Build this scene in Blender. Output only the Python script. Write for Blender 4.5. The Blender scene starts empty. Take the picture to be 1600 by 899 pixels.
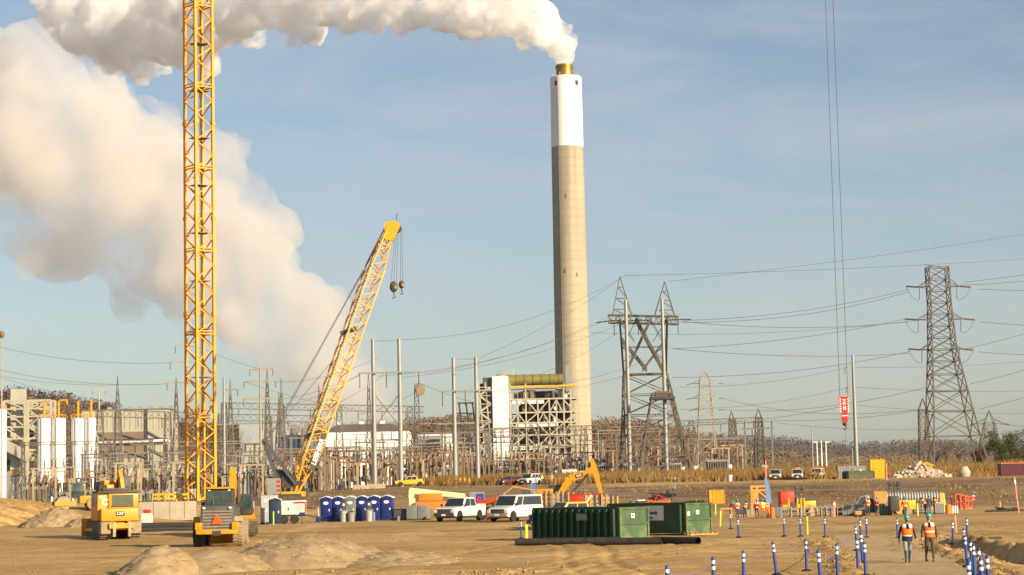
import bpy, bmesh, math, random
import numpy as np
from mathutils import Vector, Matrix, noise as mn

# ---------------------------------------------------------------- camera
R = math.radians
PI = math.pi
sc = bpy.context.scene
COL = sc.collection
F, CX, CY = 3200.0, 800.0, 449.5
PITCH, ROLL = R(5.69), R(1.2)
EYE = Vector((0, 0, 3.0))
FW = Vector((0, math.cos(PITCH), math.sin(PITCH)))
R0 = Vector((1, 0, 0)); U0 = Vector((0, -math.sin(PITCH), math.cos(PITCH)))
RT = R0 * math.cos(ROLL) - U0 * math.sin(ROLL)
UP = U0 * math.cos(ROLL) + R0 * math.sin(ROLL)
cd = bpy.data.cameras.new('camera')
cd.lens = 72.0; cd.sensor_width = 36.0; cd.sensor_fit = 'HORIZONTAL'
cd.clip_start = 0.5; cd.clip_end = 30000
cam = bpy.data.objects.new('camera', cd); COL.objects.link(cam)
M = Matrix((RT, UP, -FW)).transposed().to_4x4(); M.translation = EYE
cam.matrix_world = M
sc.camera = cam

# ---------------------------------------------------------------- light
SUN_EL, SUN_AZ = R(20), R(47)           # behind the camera, 47 degrees to the right
SUN_DIR = Vector((math.sin(SUN_AZ) * math.cos(SUN_EL), -math.cos(SUN_AZ) * math.cos(SUN_EL), math.sin(SUN_EL)))
sl = bpy.data.lights.new('sun', 'SUN'); sl.energy = 5.0; sl.angle = R(0.53); sl.color = (1.0, 0.80, 0.54)
so = bpy.data.objects.new('sun', sl); COL.objects.link(so)
so.rotation_euler = SUN_DIR.to_track_quat('Z', 'Y').to_euler(); so.location = SUN_DIR * 200

w = bpy.data.worlds.new('World'); sc.world = w; w.use_nodes = True
nt = w.node_tree; nt.nodes.clear()
def N(t, kind, **kw):
    n = t.nodes.new(kind)
    for k, v in kw.items():
        if k in n.inputs: n.inputs[k].default_value = v
        else: setattr(n, k, v)
    return n
sky = N(nt, 'ShaderNodeTexSky', sky_type='NISHITA', sun_disc=False)
sky.sun_elevation = SUN_EL
sky.sun_rotation = math.atan2(SUN_DIR.x, SUN_DIR.y)
sky.altitude = 150; sky.air_density = 1.0; sky.dust_density = 1.2; sky.ozone_density = 1.6
bg = N(nt, 'ShaderNodeBackground', Strength=0.072)
# thin high cloud: stretched noise in direction space laid over the sky
tc = N(nt, 'ShaderNodeTexCoord')
mp = N(nt, 'ShaderNodeMapping'); mp.inputs['Scale'].default_value = (1.0, 1.0, 4.2); mp.inputs['Rotation'].default_value = (0, R(12), 0)
n1 = N(nt, 'ShaderNodeTexNoise', Scale=6.5, Detail=9.0, Roughness=0.62, Distortion=0.7)
rp = N(nt, 'ShaderNodeValToRGB')
rp.color_ramp.elements[0].position = 0.40; rp.color_ramp.elements[0].color = (0, 0, 0, 1)
rp.color_ramp.elements[1].position = 0.78; rp.color_ramp.elements[1].color = (1, 1, 1, 1)
mu = N(nt, 'ShaderNodeMath', operation='MULTIPLY'); mu.inputs[1].default_value = 0.52
ad = N(nt, 'ShaderNodeMath', operation='ADD'); ad.inputs[1].default_value = 0.08
mx = N(nt, 'ShaderNodeMixRGB'); mx.inputs[2].default_value = (5.0, 5.15, 5.5, 1)
L = nt.links.new
L(tc.outputs['Generated'], mp.inputs['Vector']); L(mp.outputs[0], n1.inputs['Vector']); L(n1.outputs[0], rp.inputs[0])
L(rp.outputs[0], mu.inputs[0]); L(mu.outputs[0], ad.inputs[0]); L(ad.outputs[0], mx.inputs[0])
L(sky.outputs[0], mx.inputs[1]); L(mx.outputs[0], bg.inputs[0])
wo = N(nt, 'ShaderNodeOutputWorld'); L(bg.outputs[0], wo.inputs[0])

sc.render.engine = 'CYCLES'
sc.view_settings.view_transform = 'Standard'; sc.view_settings.look = 'None'
sc.view_settings.exposure = 0.70; sc.view_settings.gamma = 1; sc.view_settings.use_curve_mapping = False
cy = sc.cycles
cy.use_denoising = True
try: cy.denoiser = 'OPENIMAGEDENOISE'
except Exception: pass
cy.max_bounces = 20; cy.diffuse_bounces = 3; cy.glossy_bounces = 2; cy.transmission_bounces = 4
cy.transparent_max_bounces = 12; cy.volume_bounces = 18
cy.sample_clamp_indirect = 6
sc.render.film_transparent = False

# ---------------------------------------------------------------- pixel <-> place
def P(px, py, Y):
    d = FW * F + RT * (px - CX) + UP * (CY - py)
    return EYE + d * (Y / d.y)
def S(a, b, t):
    t = np.clip((t - a) / (b - a), 0, 1); return t * t * (3 - 2 * t)
UU = [-900, 100, 300, 420, 480, 640, 800, 950, 1600, 2500]
FOOT = [192, 195, 214, 205, 200, 200, 215, 240, 250, 250]
CRST = [224, 226, 224, 250, 300, 330, 322, 315, 305, 305]
UPZ = [2.75, 2.75, 2.5, 2.7, 3.4, 4.2, 4.0, 3.95, 3.75, 3.75]
KZ = [0.0, 0.0, 0.0, 0.2, 1.0, 1.5, 2.0, 2.4, 3.0, 3.0]
def gz(x, y):
    x = np.asarray(x, float); y = np.asarray(y, float)
    u = 800 + F * x / np.maximum(y, 20)
    low = 0.65 * S(135, 172, y) * (1 - S(2, 13, x))
    ft, cr, up, k = (np.interp(u, UU, a) for a in (FOOT, CRST, UPZ, KZ))
    t = np.clip((y - ft) / (cr - ft), 0, 1); t = 0.55 * t + 0.45 * t * t * (3 - 2 * t)
    return low * (1 - t) + up * t + k * S(340, 560, y)
def Xz(px, z, Y):
    a = P(px, 700, Y); b = P(px, 800, Y); t = (z - a.z) / (b.z - a.z)
    return a.x + (b.x - a.x) * t
def G(px, Y, dz=0.0):
    z = 2.0
    for _ in range(4):
        x = Xz(px, z, Y); z = float(gz(x, Y))
    return Vector((x, Y, z + dz))
def PXM(Y): return F / Y                # photo pixels per metre

# ---------------------------------------------------------------- mesh helper
def rotz(a): return Matrix.Rotation(a, 3, 'Z')
class MB:
    def __init__(s): s.v = []; s.f = []; s.m = []; s.mi = 0
    def add(s, vs, fs, mi=None):
        o = len(s.v); s.v += [tuple(p) for p in vs]
        for f in fs: s.f.append(tuple(i + o for i in f)); s.m.append(s.mi if mi is None else mi)
        return s
    def bx(s, x0, x1, y0, y1, z0, z1, mi=None):
        return s.add([(x0,y0,z0),(x1,y0,z0),(x1,y1,z0),(x0,y1,z0),(x0,y0,z1),(x1,y0,z1),(x1,y1,z1),(x0,y1,z1)],
                     [(0,3,2,1),(4,5,6,7),(0,1,5,4),(1,2,6,5),(2,3,7,6),(3,0,4,7)], mi)
    def box(s, c, sz, rz=0.0, mi=None, rx=0.0, ry=0.0):
        m = Matrix.Rotation(rz,3,'Z') @ Matrix.Rotation(ry,3,'Y') @ Matrix.Rotation(rx,3,'X'); h = [a/2 for a in sz]
        vs = [Vector(c) + m @ Vector((a*h[0], b*h[1], d*h[2])) for d in (-1,1) for a,b in ((-1,-1),(1,-1),(1,1),(-1,1))]
        return s.add(vs, [(0,3,2,1),(4,5,6,7),(0,1,5,4),(1,2,6,5),(2,3,7,6),(3,0,4,7)], mi)
    def frame(s, p, q):
        p = Vector(p); q = Vector(q); d = (q - p)
        if d.length < 1e-6: d = Vector((0,0,1e-4))
        d.normalize(); u = Vector((0,0,1)) if abs(d.z) < 0.95 else Vector((0,1,0))
        a = d.cross(u).normalized(); return p, q, a, a.cross(d).normalized()
    def bar(s, p, q, w, h=None, mi=None):
        p, q, a, b = s.frame(p, q); h = w if h is None else h
        o = [a*w/2*i + b*h/2*j for i,j in ((-1,-1),(1,-1),(1,1),(-1,1))]
        return s.add([p+k for k in o] + [q+k for k in o], [(0,3,2,1),(4,5,6,7),(0,1,5,4),(1,2,6,5),(2,3,7,6),(3,0,4,7)], mi)
    def tube(s, p, q, r0, r1=None, n=8, cap=True, mi=None):
        p, q, a, b = s.frame(p, q); r1 = r0 if r1 is None else r1; vs = []
        for c, r in ((p, r0), (q, r1)):
            for i in range(n):
                t = 2*PI*i/n; vs.append(c + a*math.cos(t)*r + b*math.sin(t)*r)
        fs = [(i, (i+1)%n, n+(i+1)%n, n+i) for i in range(n)]
        if cap: fs += [tuple(range(n-1,-1,-1)), tuple(range(n, 2*n))]
        return s.add(vs, fs, mi)
    def path(s, pts, r, n=6, mi=None):
        pts = [Vector(p) for p in pts]; vs = []; k = len(pts)
        for i, c in enumerate(pts):
            d = pts[min(i+1,k-1)] - pts[max(i-1,0)]
            _, _, a, b = s.frame(c, c + d); rr = r[i] if isinstance(r,(list,tuple)) else r
            for j in range(n):
                t = 2*PI*j/n; vs.append(c + a*math.cos(t)*rr + b*math.sin(t)*rr)
        fs = [(i*n+j, i*n+(j+1)%n, (i+1)*n+(j+1)%n, (i+1)*n+j) for i in range(k-1) for j in range(n)]
        fs += [tuple(range(n-1,-1,-1)), tuple(range((k-1)*n, k*n))]
        return s.add(vs, fs, mi)
    def lathe(s, prof, c=(0,0,0), n=16, mi=None, cap=True, axis='Z'):
        vs = []
        for r, z in prof:
            for i in range(n):
                t = 2*PI*i/n; x, y = r*math.cos(t), r*math.sin(t)
                vs.append((c[0]+x,c[1]+y,c[2]+z) if axis=='Z' else (c[0]+x,c[1]+z,c[2]+y) if axis=='Y' else (c[0]+z,c[1]+x,c[2]+y))
        k = len(prof)
        fs = [(i*n+j, i*n+(j+1)%n, (i+1)*n+(j+1)%n, (i+1)*n+j) for i in range(k-1) for j in range(n)]
        if cap: fs += [tuple(range(n-1,-1,-1)), tuple(range((k-1)*n,k*n))]
        return s.add(vs, fs, mi)
    def prof(s, pts, mi=None):
        """side profile (x, z, half width) swept between -w and +w"""
        n = len(pts)
        vs = [(x, -w, z) for x,z,w in pts] + [(x, w, z) for x,z,w in pts]
        fs = [tuple(range(n)), tuple(range(2*n-1, n-1, -1))] + [(i, n+i, n+(i+1)%n, (i+1)%n) for i in range(n)]
        return s.add(vs, fs, mi)
    def slab(s, pts, y0, y1, mi=None):
        """(x, z) outline extruded from y0 to y1"""
        n = len(pts)
        vs = [(x, y0, z) for x,z in pts] + [(x, y1, z) for x,z in pts]
        fs = [tuple(range(n)), tuple(range(2*n-1, n-1, -1))] + [(i, n+i, n+(i+1)%n, (i+1)%n) for i in range(n)]
        return s.add(vs, fs, mi)
    def ell(s, c, r, n=12, k=8, mi=None, z0=-1.0):
        pr = []
        a0 = math.asin(max(-1,min(1,z0)))
        for i in range(k+1):
            t = a0 + (PI/2 - a0)*i/k; pr.append((max(1e-3,math.cos(t)), math.sin(t)))
        vs = [(c[0]+r[0]*a*math.cos(2*PI*j/n), c[1]+r[1]*a*math.sin(2*PI*j/n), c[2]+r[2]*b) for a,b in pr for j in range(n)]
        fs = [(i*n+j, i*n+(j+1)%n, (i+1)*n+(j+1)%n, (i+1)*n+j) for i in range(k) for j in range(n)]
        fs += [tuple(range(n-1,-1,-1)), tuple(range(k*n,(k+1)*n))]
        return s.add(vs, fs, mi)
    def xf(s, m, start=0):
        s.v[start:] = [tuple(m @ Vector(p)) for p in s.v[start:]]; return s
    def build(s, name, mats, parent=None, smooth=False, bevel=0.0):
        me = bpy.data.meshes.new(name); me.from_pydata(s.v, [], s.f)
        mats = mats if isinstance(mats, (list, tuple)) else [mats]
        for m in mats: me.materials.append(m)
        if len(mats) > 1: me.polygons.foreach_set('material_index', s.m)
        bm = bmesh.new(); bm.from_mesh(me)
        bmesh.ops.recalc_face_normals(bm, faces=bm.faces[:])
        if bevel:
            ed = [e for e in bm.edges if len(e.link_faces) == 2 and e.calc_face_angle(0) > 0.5]
            bmesh.ops.bevel(bm, geom=ed, offset=bevel, segments=2, affect='EDGES', profile=0.6)
        bm.to_mesh(me); bm.free()
        if smooth or bevel:
            me.polygons.foreach_set('use_smooth', [True]*len(me.polygons)); me.set_sharp_from_angle(angle=R(38))
        o = bpy.data.objects.new(name, me); COL.objects.link(o)
        if parent is not None: o.parent = parent
        return o
def tag(o, label=None, cat=None, group=None, kind=None):
    for k, v in (('label',label),('category',cat),('group',group),('kind',kind)):
        if v: o[k] = v
    return o
def thing(name, label, cat, loc=(0,0,0), rz=0.0, group=None, tilt=None):
    o = bpy.data.objects.new(name, None); COL.objects.link(o); o.empty_display_size = 0.3
    o.location = loc; o.rotation_euler = (0,0,rz) if tilt is None else (tilt[0], tilt[1], rz)
    return tag(o, label, cat, group)
def copy_tree(o, loc=None, rz=None, label=None, group=None, scale=None, tilt=None):
    def rec(a, par):
        c = a.copy(); COL.objects.link(c)
        if par is not None: c.parent = par
        for ch in a.children: rec(ch, c)
        return c
    c = rec(o, None)
    if loc is not None: c.location = loc
    if rz is not None: c.rotation_euler = (0,0,rz) if tilt is None else (tilt[0],tilt[1],rz)
    if label: c['label'] = label
    if group: c['group'] = group
    if scale is not None: c.scale = scale if isinstance(scale,(tuple,list)) else (scale,)*3
    return c
ORD = 'first second third fourth fifth sixth seventh eighth ninth tenth eleventh twelfth thirteenth fourteenth fifteenth sixteenth seventeenth eighteenth nineteenth twentieth'.split()
ORD += ['twenty-' + k for k in ORD[:9]] + ['thirtieth'] + ['thirty-' + k for k in ORD[:9]] + ['fortieth'] + ['forty-' + k for k in ORD[:9]] + ['fiftieth']

# ---------------------------------------------------------------- materials
def mat(name, col, rough=0.6, metal=0.0, var=0.12, scale=2.0, dirt=0.0, dcol=(0.30,0.21,0.11), bump=0.0, bscale=8.0, spec=0.4, coat=0.0):
    m = bpy.data.materials.new(name); m.use_nodes = True; t = m.node_tree; l = t.links.new
    b = t.nodes['Principled BSDF']
    b.inputs['Roughness'].default_value = rough; b.inputs['Metallic'].default_value = metal
    b.inputs['Specular IOR Level'].default_value = spec; b.inputs['Coat Weight'].default_value = coat
    c = N(t, 'ShaderNodeTexCoord'); n = N(t, 'ShaderNodeTexNoise', Scale=scale, Detail=5.0, Roughness=0.6)
    l(c.outputs['Object'], n.inputs['Vector'])
    r = N(t, 'ShaderNodeValToRGB'); e = r.color_ramp.elements
    e[0].position = 0.3; e[1].position = 0.7
    e[0].color = tuple(x*(1-var) for x in col) + (1,); e[1].color = tuple(min(1,x*(1+var)) for x in col) + (1,)
    l(n.outputs[0], r.inputs[0]); out = r.outputs[0]
    if dirt:
        n2 = N(t, 'ShaderNodeTexNoise', Scale=scale*0.7+0.3, Detail=8.0, Roughness=0.7)
        l(c.outputs['Object'], n2.inputs['Vector'])
        r2 = N(t, 'ShaderNodeValToRGB'); q = r2.color_ramp.elements
        q[0].position = 0.66 - 0.3*dirt; q[1].position = 0.92 - 0.3*dirt; q[0].color = (0,0,0,1); q[1].color = (dirt*0.8+0.2,)*3 + (1,)
        l(n2.outputs[0], r2.inputs[0])
        x = N(t, 'ShaderNodeMixRGB'); x.inputs[2].default_value = dcol + (1,)
        l(r2.outputs[0], x.inputs[0]); l(out, x.inputs[1]); out = x.outputs[0]
    l(out, b.inputs['Base Color'])
    if bump:
        n3 = N(t, 'ShaderNodeTexNoise', Scale=bscale, Detail=4.0); l(c.outputs['Object'], n3.inputs['Vector'])
        bp = N(t, 'ShaderNodeBump', Strength=bump, Distance=0.05); l(n3.outputs[0], bp.inputs['Height']); l(bp.outputs[0], b.inputs['Normal'])
    return m
YEL = mat('machine_yellow', (0.62,0.265,0.010), 0.45, var=0.10, scale=1.2, dirt=0.35)
CRY = mat('crane_yellow', (0.72,0.325,0.008), 0.45, var=0.08, scale=0.5, dirt=0.10)
BOOMY = mat('boom_yellow', (0.72,0.335,0.015), 0.5, var=0.12, scale=0.6, dirt=0.15)
PUY = mat('truck_yellow', (0.74,0.40,0.008), 0.3, var=0.05, coat=0.4, dirt=0.12)
WHITEP = mat('white_paint', (0.66,0.65,0.63), 0.3, var=0.03, coat=0.4, dirt=0.18)
TANKW = mat('tank_white', (0.80,0.79,0.75), 0.5, var=0.05, scale=0.25, dirt=0.18, dcol=(0.5,0.42,0.32))
SIDW = mat('siding_white', (0.80,0.79,0.77), 0.55, var=0.04, scale=0.2)
GREYP = mat('grey_paint', (0.25,0.255,0.25), 0.5, var=0.12, dirt=0.2)
DGREY = mat('dark_grey', (0.075,0.08,0.085), 0.55, var=0.2, dirt=0.2)
BLACK = mat('black_rubber', (0.022,0.022,0.022), 0.75, var=0.3, dirt=0.25)
DUSTY = mat('dusty_rubber', (0.30,0.23,0.14), 0.95, var=0.25, scale=4, bump=0.4)
TRACK = mat('track_steel', (0.09,0.075,0.055), 0.7, 0.2, var=0.3, scale=3, dirt=0.6)
GLASS = mat('dark_glass', (0.02,0.03,0.035), 0.06, var=0.2, spec=0.9)
CABGL = mat('cab_glass', (0.035,0.06,0.055), 0.08, var=0.4, scale=3, spec=0.9)
CHROME = mat('chrome', (0.6,0.6,0.6), 0.25, 0.9)
LAMPW = mat('lamp_lens', (0.75,0.74,0.70), 0.15, spec=0.8)
AMBER = mat('amber_lens', (0.75,0.22,0.02), 0.2)
REDL = mat('red_lens', (0.55,0.02,0.01), 0.25)
GALV = mat('galvanised', (0.33,0.33,0.30), 0.55, 0.25, var=0.15, scale=0.8)
GALVD = mat('weathered_galvanised', (0.17,0.16,0.14), 0.7, 0.2, var=0.25, scale=0.6)
TOWER = mat('tower_steel', (0.125,0.105,0.08), 0.75, 0.15, var=0.25, scale=0.3)
RUST = mat('rust_steel', (0.22,0.145,0.085), 0.85, var=0.35, scale=0.6)
TANST = mat('tan_steel', (0.36,0.29,0.185), 0.75, var=0.25, scale=0.6)
POLEM = mat('pole_steel', (0.30,0.31,0.29), 0.5, 0.3, var=0.10, scale=0.3)
CREAM = mat('cream_steel', (0.43,0.40,0.30), 0.65, var=0.15, scale=0.3)
DARKST = mat('dark_steel', (0.05,0.048,0.05), 0.6, var=0.3, scale=0.4)
INSUL = mat('insulator_brown', (0.10,0.055,0.035), 0.3, var=0.3)
INSULG = mat('insulator_grey', (0.45,0.45,0.43), 0.35)
WIREM = mat('conductor', (0.11,0.11,0.115), 0.6, 0.3, var=0.05)
CONC = mat('concrete', (0.40,0.35,0.27), 0.9, var=0.12, scale=1.5, bump=0.2)
ORANGE = mat('orange_paint', (0.80,0.20,0.02), 0.5, var=0.1, dirt=0.2)
CREAMP = mat('cream_paint', (0.80,0.66,0.36), 0.45, var=0.06, dirt=0.1)
BLUEP = mat('portable_blue', (0.013,0.028,0.165), 0.45, var=0.10, scale=1.5)
BOLLB = mat('bollard_blue', (0.02,0.062,0.27), 0.5, var=0.15, scale=2, dirt=0.12)
REFL = mat('reflective_white', (0.82,0.82,0.82), 0.35, var=0.03)
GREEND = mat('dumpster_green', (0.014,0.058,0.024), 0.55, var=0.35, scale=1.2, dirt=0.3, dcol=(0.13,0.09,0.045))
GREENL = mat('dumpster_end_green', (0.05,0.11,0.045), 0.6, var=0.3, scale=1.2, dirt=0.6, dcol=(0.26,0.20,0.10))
LIME = mat('lime_stake', (0.36,0.62,0.02), 0.6)
REDP = mat('red_paint', (0.42,0.035,0.015), 0.5, var=0.15, dirt=0.1)
WOOD = mat('lumber', (0.42,0.26,0.11), 0.85, var=0.25, scale=3)
PLY = mat('plywood', (0.55,0.27,0.09), 0.8, var=0.2, scale=2)
HOTR = mat('signal_red', (0.75,0.025,0.02), 0.4, var=0.05)
OLIVE = mat('duct_olive', (0.23,0.20,0.055), 0.5, 0.2, var=0.25, scale=0.15)
BEIGE = mat('siding_beige', (0.40,0.385,0.31), 0.7, var=0.08, scale=0.15)
BEIGED = mat('siding_brown', (0.20,0.15,0.10), 0.8, var=0.2, scale=0.15)
ROPE = mat('purple_rope', (0.16,0.12,0.30), 0.8)
# ---------------------------------------------------------------- ground
def dirt_mat(name, cols, tracks=True, blend=None):
    m = bpy.data.materials.new(name); m.use_nodes = True; t = m.node_tree; l = t.links.new
    b = t.nodes['Principled BSDF']; b.inputs['Roughness'].default_value = 0.95; b.inputs['Specular IOR Level'].default_value = 0.15
    c = N(t, 'ShaderNodeTexCoord')
    def noise(scale, detail=6, sc3=(1,1,1), rot=0, rough=0.6, dist=0.0):
        mp = N(t, 'ShaderNodeMapping'); mp.inputs['Scale'].default_value = sc3; mp.inputs['Rotation'].default_value = (0,0,rot)
        n = N(t, 'ShaderNodeTexNoise', Scale=scale, Detail=detail, Roughness=rough, Distortion=dist)
        l(c.outputs['Object'], mp.inputs[0]); l(mp.outputs[0], n.inputs['Vector']); return n.outputs[0]
    def ramp(src, a, b_, ca, cb):
        r = N(t, 'ShaderNodeValToRGB'); e = r.color_ramp.elements
        e[0].position = a; e[1].position = b_; e[0].color = ca + (1,); e[1].color = cb + (1,); l(src, r.inputs[0]); return r.outputs[0]
    def mix(f, a, b_, mode='MIX'):
        x = N(t, 'ShaderNodeMixRGB', blend_type=mode)
        for s, i in ((f,0),(a,1),(b_,2)):
            if isinstance(s, (int,float)): x.inputs[i].default_value = s
            elif isinstance(s, tuple): x.inputs[i].default_value = s + (1,)
            else: l(s, x.inputs[i])
        return x.outputs[0]
    base = ramp(noise(0.05, 8), 0.35, 0.65, cols[0], cols[1])
    fine = ramp(noise(1.3, 8, rough=0.7), 0.30, 0.72, (0.70,0.68,0.66), (1.18,1.18,1.16))
    col = mix(1.0, base, fine, 'MULTIPLY')
    if tracks:
        st = ramp(noise(0.35, 7, (0.16,1.0,1), R(8), 0.65, 0.6), 0.44, 0.66, (0,0,0), (1,1,1))
        col = mix(mix(1.0, st, (0.75,0.75,0.75), 'MULTIPLY'), col, cols[2])
        s3 = ramp(noise(0.9, 6, (0.05,1.0,1), R(-5), 0.6, 0.4), 0.50, 0.62, (0,0,0), (1,1,1))
        s4 = ramp(noise(0.045, 5, rough=0.6), 0.42, 0.60, (0,0,0), (1,1,1))
        col = mix(mix(1.0, mix(1.0, s3, s4, 'MULTIPLY'), (0.7,0.7,0.7), 'MULTIPLY'), col, tuple(x*0.62 for x in cols[2]))
        s2 = ramp(noise(0.22, 6, (1,0.25,1), R(-14), 0.6, 0.8), 0.55, 0.72, (0,0,0), (1,1,1))
        col = mix(mix(1.0, s2, (0.6,0.6,0.6), 'MULTIPLY'), col, cols[3])
    if blend:                                               # graded soil of the bank and terraces, mixed in by a vertex attribute
        g = mix(1.0, ramp(noise(0.09, 8, (0.5,1,2.5), dist=0.8), 0.38, 0.62, blend[0], blend[1]), fine, 'MULTIPLY')
        g = mix(ramp(noise(0.16, 6, (0.25,1,3), R(4), 0.6, 1.0), 0.50, 0.66, (0,0,0), (.85,.85,.85)), g, tuple(x*0.55 for x in blend[0]))
        at = N(t, 'ShaderNodeAttribute'); at.attribute_name = 'bank'
        col = mix(at.outputs['Fac'], col, g)
    sp = ramp(noise(3.6, 3), 0.63, 0.70, (0,0,0), (1,1,1))
    col = mix(mix(1.0, sp, (0.35,0.35,0.35), 'MULTIPLY'), col, tuple(x*0.45 for x in cols[0]))
    l(col, b.inputs['Base Color'])
    bp = N(t, 'ShaderNodeBump', Strength=0.55, Distance=0.12); l(noise(1.1, 10, rough=0.72), bp.inputs['Height'])
    l(bp.outputs[0], b.inputs['Normal'])
    return m
DIRT = dirt_mat('dirt', ((0.40,0.255,0.095),(0.58,0.395,0.17),(0.31,0.185,0.068),(0.65,0.46,0.21)), blend=((0.20,0.14,0.075),(0.29,0.21,0.12)))
SAND = dirt_mat('sand_pile', ((0.35,0.25,0.135),(0.42,0.31,0.175),(0.3,0.2,0.1),(0.3,0.2,0.1)), False)
PATHM = dirt_mat('path_surface', ((0.47,0.335,0.17),(0.53,0.39,0.205),(0.41,0.285,0.145),(0.56,0.42,0.235)))

def fbm(x, y, o=4, s=0.0):
    v = 0; a = 1
    for k in range(o): v += a * mn.noise(Vector((x, y, s + k*7.3))); x *= 2.03; y *= 2.03; a *= 0.5
    return v
PROW = [(56,9.2,12.6),(64,10.9,14.4),(72,12.1,15.7),(80,13.3,16.9),(90,14.5,18.0),(102,15.8,19.8),(115,17.5,22.5),(124,18.5,27)]
def path_edges(y):
    a = np.interp(y, [r[0] for r in PROW], [r[1] for r in PROW]) + 0.30*mn.noise(Vector((y*0.5, 0, 0))) + 0.12*mn.noise(Vector((y*1.7, 3, 0)))
    b = np.interp(y, [r[0] for r in PROW], [r[2] for r in PROW]) + 0.30*mn.noise(Vector((y*0.5, 9, 0))) + 0.12*mn.noise(Vector((y*1.7, 12, 0)))
    return a, b
RUTS = [(66,.10,.6,.11,2.0),(71,-.06,.9,.07,1.9),(76,.03,1.2,.05,2.1),(83,-.10,1.0,.09,1.9),(88,.05,1.4,.06,2.2),(95,.14,.8,.08,2.0),(99,-.04,1.6,.045,2.1),(108,.06,1.5,.06,2.0),(114,-.09,1.2,.05,2.3)]
def ruts(x, y):
    z = 0.0
    for y0, sl, am, fr, g in RUTS:
        if abs(y - y0 - sl*x) > 7: continue
        c = y0 + sl*x + am*math.sin(fr*x + y0)
        for off in (0, g):
            d = (y - c - off)/0.30
            if abs(d) < 4: z += (-0.095*math.exp(-d*d) + 0.055*math.exp(-((abs(d)-1.7)/.7)**2)) * (0.35 + 0.65*max(0, min(1, 0.6 + 1.6*mn.noise(Vector((x*0.12, y0, off))))))
    for x0, sl, am, g in ((-9,.10,.8,1.9),(4,-.05,1.0,2.0),(23,.10,.7,1.9),(-3,.22,.9,2.1)):
        c = x0 + sl*(y-60) + am*math.sin(.09*y + x0)
        for off in (0, g):
            d = (x - c - off)/0.26
            if abs(d) < 4: z += (-0.08*math.exp(-d*d) + 0.05*math.exp(-((abs(d)-1.7)/.7)**2)) * (0.7 + 0.5*math.sin(y*9.0)*(1 if off else .4))
    return z
def lump(x, y):
    """small relief of the worked pad: tracks, clods beside the walkway and the trench on its right"""
    if y > 185: return 0.05 * fbm(x*0.3, y*0.3, 2)
    z = 0.05 * fbm(x*0.25, y*0.25, 3) + 0.03 * fbm(x*1.1, y*1.1, 2, 5)
    u = 800 + F * x / y
    if y < 124: z += ruts(x, y)*float(S(124,114,y))
    if y < 124:                                             # churned ground on both sides of the flat walkway
        a, b = path_edges(y); m = float(S(-0.1, 0.25, max(a-x, x-b)))
        q = (math.exp(-((x-a+0.7)/0.8)**2)*0.75 + math.exp(-((x-b-0.7)/0.9)**2)) * float(S(122,104,y))
        z = z*(0.35+0.65*m) + m*q*(0.12 + 0.24*fbm(x*1.6, y*0.6, 3, 2))
        d = x - (18.9 + (y - 76) * 0.070)                   # trench
        z += m*(-0.50 * math.exp(-(d/0.6)**4) * float(S(110, 98, y)) + 0.34 * math.exp(-((d-1.3)/0.55)**2) * float(S(112, 95, y)) * (1 + 0.9*fbm(x*1.3, y*0.5, 2)))
    if u > 1380 and 90 < y < 150: z += 0.16 * max(0, fbm(x*0.5, y*0.9, 3, 9))
    if u < 1000 and y < 86: z += 0.16 * max(0, fbm(x*0.7, y*0.8, 3, 4)) * float(S(86, 72, y))
    if y > 150: z *= float(S(185, 150, y))
    return z
ys = [6]
while ys[-1] < 5700:
    y = ys[-1]
    r = 1.05 if y < 48 else 1.0036 if y < 118 else 1.006 if y < 135 else 1.010 if y < 360 else 1.05
    ys.append(y * r)
ta = np.concatenate([np.linspace(-1.2,-0.36,14)[:-1], np.linspace(-0.36,0.36,300), np.linspace(0.36,1.2,14)[1:]])
vs, fs = [], []
ya = np.array(ys)
for y in ys:
    xs = ta * y; zs = gz(xs, np.full_like(xs, y))
    for x, z in zip(xs, zs):
        dz = lump(x, y) if 45 < y < 260 and abs(x) < 0.36*y else 0.0
        if 185 <= y < 360 and z > 0.9: dz += 0.10 * fbm(x*0.15, y*0.15, 3, 3) + 0.22*fbm(x*0.10, y*0.35, 3, 13)*float(S(0.7,1.3,z))*float(S(3.72,3.3,z))
        vs.append((x, y, z + dz))
k = len(ta)
for i in range(len(ys)-1):
    for j in range(k-1): fs.append((i*k+j, i*k+j+1, (i+1)*k+j+1, (i+1)*k+j))
me = bpy.data.meshes.new('ground'); me.from_pydata(vs, [], fs); me.materials.append(DIRT)
me.polygons.foreach_set('use_smooth', [True]*len(fs))
bk = []
for x, y, z in vs:
    u = 800 + F*x/y; n = 8*fbm(x*0.06, y*0.06, 3, 1)
    k1 = float(S(222,240,y+n))*float(S(420,340,u)) + float(S(340,352,y+n))
    k2 = float(S(890,960,u+2*n))*float(S(238,258,y+n))*float(S(306,298,y+n*.15)) + 0.8*float(S(440,520,u))*float(S(960,890,u))*float(S(215,250,y+n))
    bk.append(min(1.0, k1 + k2))
at = me.attributes.new('bank', 'FLOAT', 'POINT'); at.data.foreach_set('value', bk)
ground = bpy.data.objects.new('ground', me); COL.objects.link(ground); tag(ground, kind='structure')

# smoother walkway sheet between the bollard rows
mb = MB(); yy = np.linspace(56, 124, 110); pv = []
for y in yy:
    a, b = path_edges(y)
    for t in np.linspace(0, 1, 30):
        x = a + (b-a)*t
        pv.append((x, y, float(gz(x, y)) + lump(x, y) + (0.014 if 0.02 < t < 0.98 else -0.10)))
mb.add(pv, [(i*30+j, i*30+j+1, (i+1)*30+j+1, (i+1)*30+j) for i in range(109) for j in range(29)])
tag(mb.build('path', PATHM, smooth=True), kind='structure')

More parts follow.
